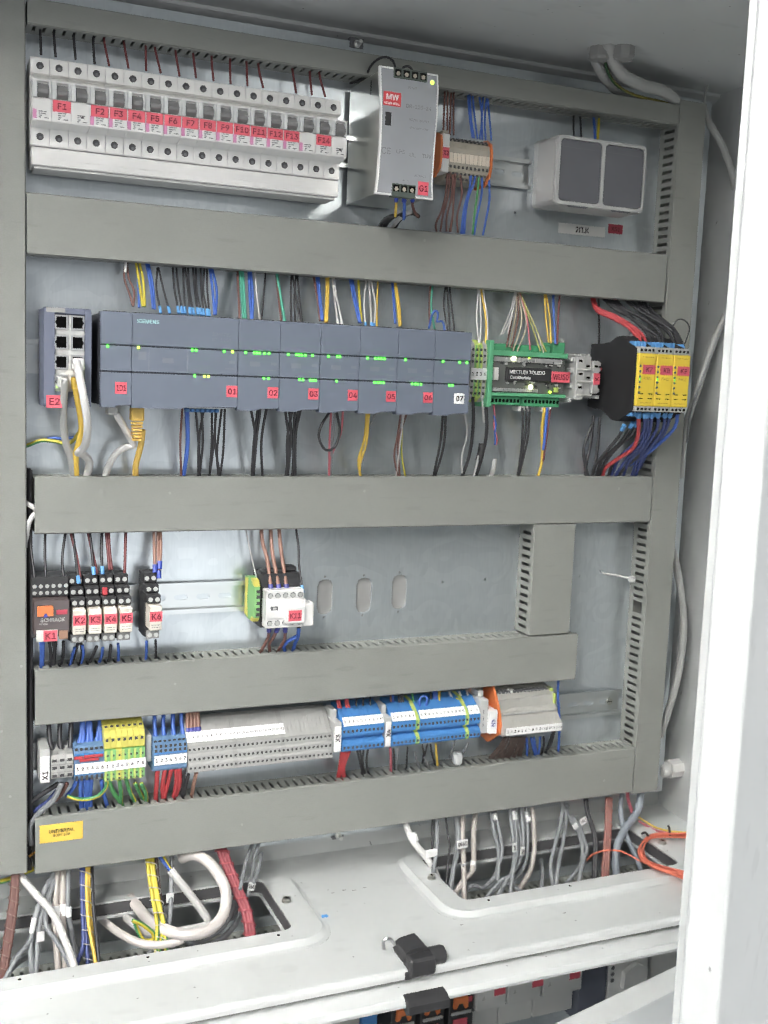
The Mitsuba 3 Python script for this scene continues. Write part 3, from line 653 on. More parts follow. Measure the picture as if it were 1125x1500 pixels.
part(t, 'indicator', cyl_y(596, 528, 1.5, 44, 45.5, 10), 'led_lime')
part(t, 'indicator', cyl_y(564, 567.5, .9, 45, 46, 10), 'led_lime')
part(t, 'lime_component', bx(602, 607, 42, 46, 528, 534, .4), 'term_lime')
sticker(t, 608, 546.5, 26, 13, 47.2, 'WU50', th=6.4)
part(t, 'label_block', bx(596, 621, 42, 47.1, 541, 552, .4), 'pcb_dark')
part(t, 'wire_plugs', [bx(601 + i * 5, 605 + i * 5, 24, 40, 588, 593, .4) for i in range(3)] + [bx(556 + i * 5, 560 + i * 5, 24, 40, 504, 510, .4) for i in range(3)] + [bx(588 + i * 5, 592 + i * 5, 24, 40, 504, 510, .4) for i in range(3)], 'light_grey')
# heat shrink
solo('heat_shrink_sleeve', tube([(512, 34, 464), (511, 34, 455), (509, 33, 444)], 3.9), 'black_plastic', 'black heat shrink sleeve on the white cable below the circuit board', 'sleeve')
# grey clamp beside the safety relays
t = thing('rail_clamp_block', 'light grey toothed rail clamp with a small red label, left of the black relay housing', 'clamp')
part(t, 'body', [bx(628, 640, 7.6, 50, 520, 572, 1), bx(640.4, 652, 7.6, 46, 524, 573, 1), bx(652.4, 661, 7.6, 50, 528, 568, 1)], 'light_grey')
part(t, 'teeth', [bx(661, 666, 12, 46, z, z + 4.5, .6) for z in (522, 530, 546, 555, 562)] + [bx(624, 628, 10, 44, z, z + 6, .8) for z in (516, 534, 552, 566)] + [bx(630 + i * 9, 636 + i * 9, 14, 40, 573, 576, .6) for i in range(3)], 'light_grey')
part(t, 'ribs', [bx(629, 651, 50, 52, z, z + 2.4, .4) for z in (525, 541, 556)], 'white_dull')
part(t, 'slots', [bx(x, x + 5, 50.1, 50.4, z, z + 2.4, 0) for x, z in ((631, 566), (642, 560), (632, 534), (654, 560), (654, 545), (643, 546), (632, 550))], 'hole_dark')
sticker(t, 657.5, 546, 9.5, 14, 50.6, 'K', th=5, rot=90)
part(t, 'red_clip', bx(664, 669, 36, 44, 557, 560, .4), 'jumper_red')
# safety relays
for i in range(3):
    x0 = 675.2 + i * 25.2; x1 = x0 + 24.6
    t = thing('safety_relay', f'yellow-fronted safety relay with black housing, {["leftmost", "middle", "rightmost"][i]} of three', 'safety relay', 'yellow-fronted safety relays')
    part(t, 'housing', px_([(7.6, 512), (18, 510), (40, 508), (62, 497), (74, 496), (88, 503), (104, 511), (104, 584), (88, 590), (74, 599), (62, 598), (50, 592), (30, 590), (7.6, 590)], x0, x1), 'black_matt', smooth=20)
    part(t, 'front', [bx(x0 + .3, x1 - .3, 104, 110, 516, 578, .7)], 'pilz_yellow')
    for nm, z0, z1 in (('upper_terminals', 578.2, 586), ('lower_terminals', 509.5, 515.8)):
        k = part(t, nm, [bx(x0 + .4, x1 - .4, 88, 109, z0, z1, .6)], 'light_grey')
        part(k, 'clamp_holes', [bx(x0 + 2 + q * 5.6, x0 + 5 + q * 5.6, 109, 109.2, (z0 + z1) / 2 - 1.6, (z0 + z1) / 2 + 1.2, 0) for q in range(4)], 'hole_dark')
    part(t, 'indicator_strip', [cyl_y(x0 + 2.6, 563 - q * 6.2, 1.5, 110, 110.3, 8) for q in range(6)], 'dark_blue_box')
    part(t, 'indicator', cyl_y(x0 + 2.7, 548, .9, 110.3, 110.6, 8), 'led_green')
    part(t, 'lettering', [text('PNOZ', x0 + 14, 549, 3, 110.05, bold=False), bx(x0 + 5, x0 + 21, 110, 110.12, 573.5, 574.1, 0), bx(x0 + 5, x0 + 21, 110, 110.12, 519.5, 520.1, 0)], 'pilz_ink')
    part(t, 'front_slots', [bx(x0 + q, x0 + q + 6, 110, 110.15, z, z + 1.1, 0) for q in (3, 16) for z in (530, 524.5)], 'hole_dark')
    sticker(t, x0 + 15, 559.2, 18, 11, 110.05, f'K{i + 7}', th=5.4)
    part(t, 'wire_ferrules', [bx(x0 + 1.6 + q * 4.4, x0 + 4.8 + q * 4.4, 86, 98, 586, 592.5, .5) for q in range(4 if i < 2 else 2)] + [bx(x0 + 1.6 + q * 5, x0 + 4.8 + q * 5, 86, 98, 503, 509.6, .5) for q in range(3 if i < 2 else 1)], 'f_sky')
mat('pilz_ink', (190, 140, 10), .5)
# ------------------------------------------------------------------ row 3: relays and contactor
t = thing('relay', 'dark relay with an orange lever and red label K1, leftmost of its row', 'relay')
part(t, 'socket', [bx(-4, 32.5, 7.6, 40, 258, 322, .6)], 'black_plastic')
part(t, 'terminal_step', [bx(-4, 32.5, 40, 46, 302, 322, .5)], 'black_plastic')
part(t, 'terminal_screws', [cyl_y(-1 + i * 6.2, z, 2.1, 46, 46.8, 10) for i in range(6) for z in (313, 306)], 'screw_steel')
part(t, 'relay_body', [bx(-3, 31.5, 40, 63, 267, 301.5, .8)], 'smoke_cover')
k = part(t, 'lever', [py_([(0, 286), (6, 286), (7, 289), (9, 289), (10, 286), (15.5, 286), (15.5, 295.5), (13, 296.5), (0, 296)], 63, 66.5)], 'orange_plastic')
part(k, 'button', cyl_y(8, 287, 2.6, 63.2, 66, 12), 'f_navy')
part(t, 'coil_window', bx(18.5, 29.5, 63, 63.3, 286.5, 291.5, .1), 'label_red_dark')
part(t, 'lettering', [text('SCHRACK', 15, 281.4, 3.6, 63.05, maxw=30), text('RT424', 6, 277.3, 1.8, 63.05)], 'white_dull')
part(t, 'card_holder', bx(-1, 20, 63, 65.2, 259.5, 271.5, .4), 'white_dull')
sticker(t, 12.6, 265.4, 13.4, 11.4, 65.25, 'K1', th=6.4)
part(t, 'copper_contact', bx(21, 30, 63, 64.6, 261, 270, .5), 'copper')
mat('copper', (140, 96, 70), .4)
def small_relay(x, s, lab):
    t = thing('relay', lab, 'relay', 'narrow relays with red labels')
    part(t, 'socket', [px_([(7.6, 252), (30, 252), (46, 254), (46, 262), (40, 264), (40, 290), (20, 300), (20, 318), (7.6, 320)], x, x + 14.8)], 'black_plastic')
    for i, (za, zb, d) in enumerate(((310, 320, 32), (301, 309.6, 43), (291.6, 300.6, 54))):
        k = part(t, 'terminal_step', bx(x + .2, x + 14.6, 20, d, za, zb, .7), 'black_plastic')
        part(k, 'screws', [cyl_y(x + q, (za + zb) / 2 - .4, 2.5, d, d + .7, 12) for q in (3.8, 11)], 'screw_steel')
        part(k, 'divider', bx(x + 7, x + 7.8, d, d + 1.4, za, zb, .2), 'black_plastic')
    part(t, 'relay_body', [bx(x + 1.2, x + 14, 40, 64, 264.5, 290.8, .7), bx(x + 1.8, x + 13.4, 64, 65, 265.5, 289.8, .4)], 'relay_white')
    part(t, 'body_lines', [bx(x + 3, x + 12, 65, 65.1, z, z + .5, 0) for z in (268, 270.4)], 'ink_grey')
    sticker(t, x + 7.6, 279.8, 13, 10.6, 65.05, s, th=6)
    part(t, 'lower_terminals', [bx(x + .6, x + 14.2, 46, 50, 252.6, 261.4, .5)], 'mid_grey')
    part(t, 'lower_screws', [cyl_y(x + q, 256.6, 2.4, 50, 50.7, 12) for q in (4, 10.8)], 'screw_steel')
    return t
mat('relay_white', (222, 214, 196), .45)
for i in range(4):
    t = small_relay(33.8 + i * 15.7, f'K{i + 2}', f'narrow relay with red label K{i + 2}, in the group of four')
    if i == 2:
        part(t, 'red_bridge', bx(66.6, 72, 43, 47, 301, 309, .6), 'jumper_red')
small_relay(111.6, 'K6', 'narrow relay standing alone with red label K6')
t = thing('earth_terminal', 'thin green and yellow earth terminal beside the contactor', 'terminal')
ep = [(7.5, 264), (24, 262), (40, 263), (46, 268), (47, 285), (46, 303), (40, 310), (24, 311.5), (7.5, 309)]
part(t, 'body', px_(ep, 231.4, 237.4), 'term_green')
part(t, 'yellow_half', [px_([(7.4, 266), (20, 264), (16, 286), (20, 309), (7.4, 307)], 231.0, 231.4), px_([(30, 262.4), (40.2, 262.8), (46.2, 268), (36, 268)], 231.0, 237.6), px_([(30, 310.9), (40.2, 310.2), (46.2, 303.2), (36, 305)], 231.0, 237.6)], 'term_yellow')
part(t, 'openings', [bx(233.4, 237.8, 45.2, 47.3, z, z + 3.4, 0) for z in (270, 276, 283, 290, 296)], 'opening_grey')
t = thing('contactor', 'white-fronted contactor with red label K11', 'contactor')
part(t, 'base', [bx(240, 286, 7.6, 40, 255, 316, 1), bx(243, 268, 20, 36, 316, 319, .6), bx(270, 285, 14, 30, 316, 322, 2)], 'black_plastic')
part(t, 'side_clip', bx(286, 288, 10, 44, 262, 300, .5), 'black_plastic')
part(t, 'front', [bx(242, 285.4, 40, 56, 289.5, 300.5, .7), bx(241.4, 287.6, 40, 58, 268.6, 289.8, .8), bx(242, 285.4, 40, 56, 257.6, 269, .7)], 'white_plastic')
for z in (294.4, 263.4):
    for i in range(5):
        k = part(t, 'terminal', cyl_y(246.4 + i * 8.7, z, 3.1, 56, 56.2, 16), 'dark_grey')
        part(k, 'screw', [cyl_y(246.4 + i * 8.7, z - .2, 2.5, 56.2, 56.6, 14), bx(244.6 + i * 8.7, 248.2 + i * 8.7, 56.6, 56.7, z - .6, z, 0)], 'screw_steel')
part(t, 'window', [bx(246.5, 255, 58, 58.2, 278.4, 282.6, 0)], 'dark_grey')
part(t, 'window_slide', bx(249, 253, 58.2, 58.5, 279.4, 281.4, .1), 'white_dull')
part(t, 'contact_holder', bx(262.5, 285, 56, 64, 263.8, 282.4, .8), 'white_plastic')
part(t, 'clear_cover', [bx(284, 296.5, 44, 60, 259, 285.5, 1)], 'white_plastic')
part(t, 'lower_clip', bx(281, 285, 44, 50, 254.5, 257.5, .4), 'black_plastic')
sticker(t, 273, 272.6, 15, 12, 64.05, 'K11', th=5.6)

# ------------------------------------------------------------------ row 4: terminals
def step_prof(zt, zb, d=46):
    return [(7.5, zb), (d - 10, zb), (d - 2, zb + 3), (d, zb + 7), (d, zt - 8), (d - 3, zt - 3), (d - 14, zt), (7.5, zt)]
t = thing('marker_holder', 'white end marker X1 at the left end of the lowest terminal row', 'end clamp')
part(t, 'body', [bx(4, 14.4, 7.6, 47, 103.5, 140, .6)], 'light_grey')
k = part(t, 'card', bx(4.6, 13.6, 47, 47.6, 104.5, 133, .2), 'print_white')
part(k, 'lettering', text('X1', 9.2, 112, 5.4, 47.65, rot=90), 'ink')
def zholes(w, zs, d=46, s=(2.6, 2.8), xs=(.5,)):
    return [bx(w * q - s[0] / 2, w * q + s[0] / 2, d, d + .15, z - s[1] / 2, z + s[1] / 2, 0) for z in zs for q in xs]
tg = Term(step_prof(134.5, 103.5), 7.7, 'term_grey', [('openings', zholes(7.7, (126.5, 118.5, 110), s=(4.6, 3)), 'opening_grey'), ('ridge', [bx(.4, 7.3, 46, 46.8, 121.6, 122.6, .2), bx(.4, 7.3, 46, 46.8, 113.4, 114.2, .2)], 'mid_grey')])
for i in range(3):
    tg.put(15 + i * 7.7, 0, 'terminal_block', 'wide grey rail terminal right of the X1 marker', 'grey terminals right of marker X1')
pb = [(7.5, 99), (34, 99), (44, 103), (46, 106), (46, 128), (43, 132), (38, 137), (30, 139), (7.5, 140)]
tb = Term(pb, 5.2, 'term_blue_dull', [('openings', zholes(5.2, (106, 103.2), 46.0) + [bx(1.2, 4, 41, 42.4, 133.6, 136, 0)], 'opening_grey'), ('fronts', [bx(.3, 4.9, 46, 46.4, 107.6, 109, .1), bx(.3, 4.9, 42, 46.4, 129.6, 131, .1)], 'term_blue')])
for i in range(6):
    tb.put(38.8 + i * 5.2, 0, 'terminal_block', 'blue rail terminal under the red jumpers', 'blue terminals under the red jumpers')
for i, (a, b, z) in enumerate(((38.6, 48, 127.4), (48.6, 68.5, 128.2), (44, 64, 124.4))):
    solo('jumper_bar', bx(a, b, 46, 48.2, z - 1.5, z + 1.5, .5), 'jumper_red', f'red jumper bar across the blue terminals, {["short upper left", "long upper", "lower"][i]} one', 'jumper')
marker(39.5, 70, 46.8, 109.5, 46.8, 121, 'white marking strip on the blue terminals under the red jumpers', list('123456'), h=3.6)
pg = [(7.5, 95), (34, 95), (44, 98), (46, 101), (46, 130), (44, 132), (40, 133), (40, 153), (36, 158), (24, 160), (7.5, 160)]
def gyt(m_low, m_up):
    return Term([(7.5, 95), (34, 95), (44, 98), (46, 101), (46, 132.5), (7.5, 132.5)], 6.1, m_low,
                [('upper_body', [px_([(7.5, 132.6), (43, 132.6), (45, 134), (45, 146), (40, 152), (26, 158), (7.5, 160)], .15, 5.95)], m_up),
                 ('openings', [bx(1.5, 4.4, 45, 45.2, 141.5, 144.5, 0), bx(1.6, 4.4, 34, 36, 154, 155.6, 0)] + zholes(6.1, (126, 105, 100.4), s=(3, 2.2)), 'opening_grey'),
                 ('stripe', [bx(.2, 2.6, 46, 46.2, 98, 132, 0)], 'term_lime')])
ga, gb = gyt('term_green', 'term_yellow'), gyt('term_yellow', 'term_yellow')
for i in range(7):
    (gb if i == 2 else ga).put(69.9 + i * 6.15, 0, 'earth_terminal', 'green and yellow earth terminal left of the wide grey gap' if i != 2 else 'all yellow earth terminal among the green and yellow ones', 'green and yellow earth terminals' if i != 2 else None)
marker(70.3, 80.8, 46.8, 109.8, 46.8, 120.2, 'white marking strip on the first two earth terminals', list('12'), h=3.4)
marker(81.2, 95.4, 46.8, 110, 46.8, 120.6, 'white marking strip on the middle earth terminals', list('345'), h=3.4)
marker(96, 113.4, 46.8, 110.4, 46.8, 121, 'white marking strip on the last earth terminals', list('678'), h=3.4)
solo('end_clamp', [bx(114.5, 121.5, 7.6, 38, 112, 142, .8)], 'light_grey', 'grey end clamp between the earth terminals and the second blue terminals', 'end clamp')
tb2 = Term([(7.5, 101), (34, 101), (44, 103), (46, 106), (46, 128), (43, 133), (34, 138), (7.5, 139)], 5.25, 'term_blue_dull',
           [('openings', zholes(5.25, (126, 131), 46.0, s=(2.6, 3.2)) + [bx(1.2, 4, 40, 41.2, 134.4, 136, 0)], 'opening_grey'), ('fronts', [bx(.3, 4.9, 46, 46.4, 122.4, 124, .1)], 'term_blue')])
for i in range(7):
    tb2.put(122.2 + i * 5.25, 0, 'terminal_block', 'blue rail terminal above the red wires', 'blue terminals above the red wires')
marker(122.8, 158.6, 46.8, 110.4, 46.8, 121, 'white marking strip on the blue terminals above the red wires', list('1234567'), h=3.4)
# long grey three-level row
p3 = [(7.5, 96), (40, 97), (50, 99), (50, 107), (47, 109), (47, 116), (44, 118), (44, 127.5), (40, 130), (30, 140), (24, 146), (18, 150), (7.5, 150)]
mat('mid_term', (150, 150, 146), .45)
def t3(m):
    return Term(p3, 5.12, m, [('openings', [bx(1.4, 3.7, 50, 50.2, 102.6, 105, 0), bx(1.4, 3.7, 47, 47.2, 111.4, 114, 0), bx(1.4, 3.7, 44, 44.2, 121.6, 124.2, 0)], 'opening_grey'),
                              ('spring_slots', [bx(1.5, 3.4, 45.6, 47.2, 107.6, 108.6, 0)], 'dark_grey')])
t3a, t3b = t3('term_grey'), t3('mid_term')
for i in range(33):
    (t3b if i % 11 == 10 else t3a).put(159.6 + i * 5.12, 0, 'terminal_block', 'grey three-level terminal of the longest terminal row', 'grey terminals of the longest row')
marker(160, 273, 40.8, 130.2, 31, 139.4, 'long white marking strip on the longest grey terminal row', [str(i + 1) for i in range(22)], h=2.6)
# X3 and X4
def two_tier(m, ext=()):
    return Term([(7.5, 103), (38, 102.6), (48, 103.6), (50, 106), (50, 113), (46, 116.5), (42, 117.5), (42, 119.6), (47, 121), (48, 123), (48, 133), (44, 138), (36, 143), (24, 150), (7.5, 152)], 5.25, m,
                [('openings', [bx(1.3, 3.9, 48, 48.2, 126, 129, 0), bx(1.3, 3.9, 50, 50.2, 107, 110, 0)], 'opening_grey')] + list(ext))
tx, ty = two_tier('term_blue'), two_tier('term_lime', [('stripe', [bx(.2, 2.4, 50, 50.15, 104, 113, 0), bx(.2, 2.4, 48, 48.15, 123, 133, 0)], 'term_green')])
def end_mark(name, lab, x0, x1, s):
    t = thing(name, lab, 'end clamp')
    part(t, 'body', [bx(x0, x1, 7.6, 49, 104, 140, .7), bx(x0 + 1, x1 - 1, 14, 34, 140, 151, 1)], 'light_grey')
    k = part(t, 'card', bx(x0 + .4, x1 - .6, 49, 49.6, 105, 135.5, .2), 'print_white')
    part(k, 'lettering', text(s, (x0 + x1) / 2, 121, 5.2, 49.65, rot=90, maxw=20), 'ink')
end_mark('marker_holder', 'white end marker X3 left of the first bright blue terminals', 329.6, 339, 'X3')
for i in range(10):
    tx.put(340 + i * 5.3, 0, 'terminal_block', 'bright blue two-level terminal right of the X3 marker', 'bright blue terminals of group X3')
marker(342, 393, 47.6, 134, 40, 142.4, 'white marking strip on the bright blue terminals of group X3', [str(i) for i in range(1, 11)], h=2.6)
end_mark('marker_holder', 'white end marker X4 between the two bright blue groups', 394.2, 402, 'X4')
x = 403.2
for i in range(23):
    g = i in (6, 19)
    (ty if g else tx).put(x, 0, 'terminal_block', ('green and yellow terminal among the bright blue X4 terminals' if g else 'bright blue two-level terminal right of the X4 marker'), 'green and yellow terminals in group X4' if g else 'bright blue terminals of group X4')
    x += 5.12
for a, b, s, l in ((403.6, 434.5, '123456', 'left'), (440, 501.6, '123456789ABC', 'middle, longest'), (506, 520.6, '12', 'right, shortest')):
    marker(a, b, 47.6, 134.2, 40, 142.6, f'white marking strip on the bright blue X4 terminals, {l} one', list(s), h=2.6)
t = thing('marker_holder', 'pale grey end clamp with a white card N5, left of the orange plate', 'end clamp')
part(t, 'body', [bx(521.5, 533, 7.6, 46, 107, 150, .8), bx(524, 532, 14, 34, 150, 158, 1)], 'light_grey')
k = part(t, 'card', bx(532.5, 543.5, 20, 51, 107.5, 136.5, .3), 'print_white')
part(k, 'lettering', text('N5', 538, 121, 5, 51.05, rot=90), 'f_navy')
part(t, 'side_print', [bx(526, 527, 46, 46.2, z, z + 5, 0) for z in (116, 124, 132)], 'ink_grey')
solo('end_plate', px_([(7.5, 90), (26, 88), (40, 98), (52, 106), (54, 118), (50, 134), (38, 152), (28, 164), (7.5, 166)], 545, 548.4), 'orange_plastic', 'orange end plate beside the grey terminal block at the right', 'end plate')
mat('pale_term', (166, 164, 156), .45)
pn5 = [(7.5, 102), (44, 102), (58, 105), (60, 107), (60, 115.5), (55, 119), (50, 124), (46, 126), (44, 131), (40, 134), (38, 146), (30, 151), (18, 154), (7.5, 155)]
tn = Term(pn5, 5.2, 'pale_term', [('spring_slots', [bx(1.2, 4, 22, 31.6, 150.6, 153.2, 0)], 'dark_grey'), ('front_step', [bx(.2, 5, 44, 47, 127.6, 129.4, .3)], 'term_grey')])
for i in range(16):
    tn.put(548.8 + i * 5.2, 0, 'terminal_block', 'pale grey terminal right of the orange plate', 'pale grey terminals right of the orange plate')
solo('terminal_clip', [bx(571, 575, 24, 32, 150, 156, .8)], 'white_dull', 'white clip standing on the pale grey terminals', 'clip')
solo('earth_marker', [bx(628, 633, 22, 34, 149, 153, .5), bx(629.5, 633, 36, 41, 135, 148, .4)], 'term_lime', 'yellow-green marker at the right end of the pale grey terminals', 'marker')
marker(551, 631.6, 60.4, 106.6, 60.4, 116, 'white ribbed marking strip along the foot of the pale grey terminals', [str(i) for i in range(1, 17)], h=3.2)
solo('blue_busbar', [bx(556, 620, 20, 36, 97, 101.4, .6)], 'term_blue', 'blue bar showing under the pale grey terminals', 'busbar')
t = solo('wire_connector', bx(497, 508, 22, 34, 64, 80, 2.5), 'clear_plastic', 'small translucent wire connector lying on the lowest duct', 'connector')

# ------------------------------------------------------------------ below the shelf
low = thing('lower_plate', 'galvanised plate of the dark lower compartment', 'plate')
part(low, 'sheet', bx(-250, 866, -2, 0, -700, -110, 0), 'plate_zinc')
duct_h('grey slotted duct just below the shelf openings', -220, 820, -185, -122, depth=58)
for i, (x0, x1) in enumerate(((410, 443), (449, 482), (488, 522))):
    t = thing('lower_relay', f'black relay with an orange lever below the shelf, {["left", "middle", "right"][i]} of three', 'relay', 'black relays below the shelf')
    part(t, 'body', [bx(x0, x1, 7.6, 66, -300, -212, 1)], 'black_plastic')
    part(t, 'lever', [py_([(x0 + 5, -236), (x0 + 9, -236), (x0 + 12, -230), (x0 + 18, -230), (x0 + 21, -238), (x0 + 25, -236), (x0 + 24, -222), (x0 + 6, -222)], 66, 70)], 'orange_plastic')
    part(t, 'window', bx(x0 + 24, x1 - 2, 66, 66.3, -232, -225, 0), 'label_red_dark')
    part(t, 'bar', [bx(x0 + 3, x1 - 3, 66, 68, -246, -242, .5)], 'light_grey')
    part(t, 'card', [bx(x0 + 6, x1 - 8, 66, 67.4, -262, -252, .4)], 'label_red')
for i, (x0, x1, xr) in enumerate(((524, 567, 557), (568.5, 618, 612), (620, 680, 668))):
    s = f'F{i + 20}'
    t = thing('lower_breaker', f'white breaker block with a red label below the shelf, {["left", "middle", "right"][i]} of three', 'breaker', 'white breakers below the shelf')
    part(t, 'body', [bx(x0, x1, 7.6, 50, -285, -195, .6), bx(x0 + .5, x1 - .5, 50, 70, -246, -212, 1)], 'breaker_white')
    part(t, 'terminals', [cyl_y(x0 + 8 + q * 14, -255, 2.8, 50, 50.3, 12) for q in range(int((x1 - x0) / 14))], 'dark_grey')
    part(t, 'toggle', [bx(x0 + 14, x0 + 22, 70, 76, -214, -208, 1), py_([(x0 + 8, -232), (x0 + 13, -232), (x0 + 10.5, -226)], 70, 70.3)], 'white_dull')
    part(t, 'seam', [bx(x0 + 2, x1 - 2, 50, 50.2, -249, -248, 0)], 'mid_grey')
    sticker(t, xr, -222, 16, 14, 70.05, None)
solo('lower_terminals', [bx(374, 394, 7.6, 60, -290, -214, 1)] , 'term_blue', 'blue terminal block below the shelf at the left', 'terminal')
solo('lower_terminals', [bx(340, 371, 7.6, 60, -290, -214, 1)], 'term_grey', 'grey terminal block below the shelf left of the blue one', 'terminal')
t = solo('lower_device', [bx(682, 726, 7.6, 60, -300, -212, 1)], 'dark_blue_box', 'dark blue device below the shelf beside the white breakers', 'device')
t = thing('lower_contactor', 'white contactor with screw terminals below the shelf near the door', 'contactor')
part(t, 'body', [bx(728, 792, 7.6, 60, -300, -212, 1), py_([(748, -262), (786, -262), (786, -238), (768, -228), (750, -240)], 60, 68)], 'white_plastic')
part(t, 'terminals', [cyl_y(734 + q * 9, -220, 3, 60, 60.3, 12) for q in range(6)] + [cyl_y(735, -232 - q * 9, 3, 60, 60.3, 12) for q in range(3)], 'dark_grey')
solo('lower_device', [bx(797, 840, 7.6, 60, -300, -205, 1)], 'light_grey', 'grey device below the shelf at the far right', 'device')

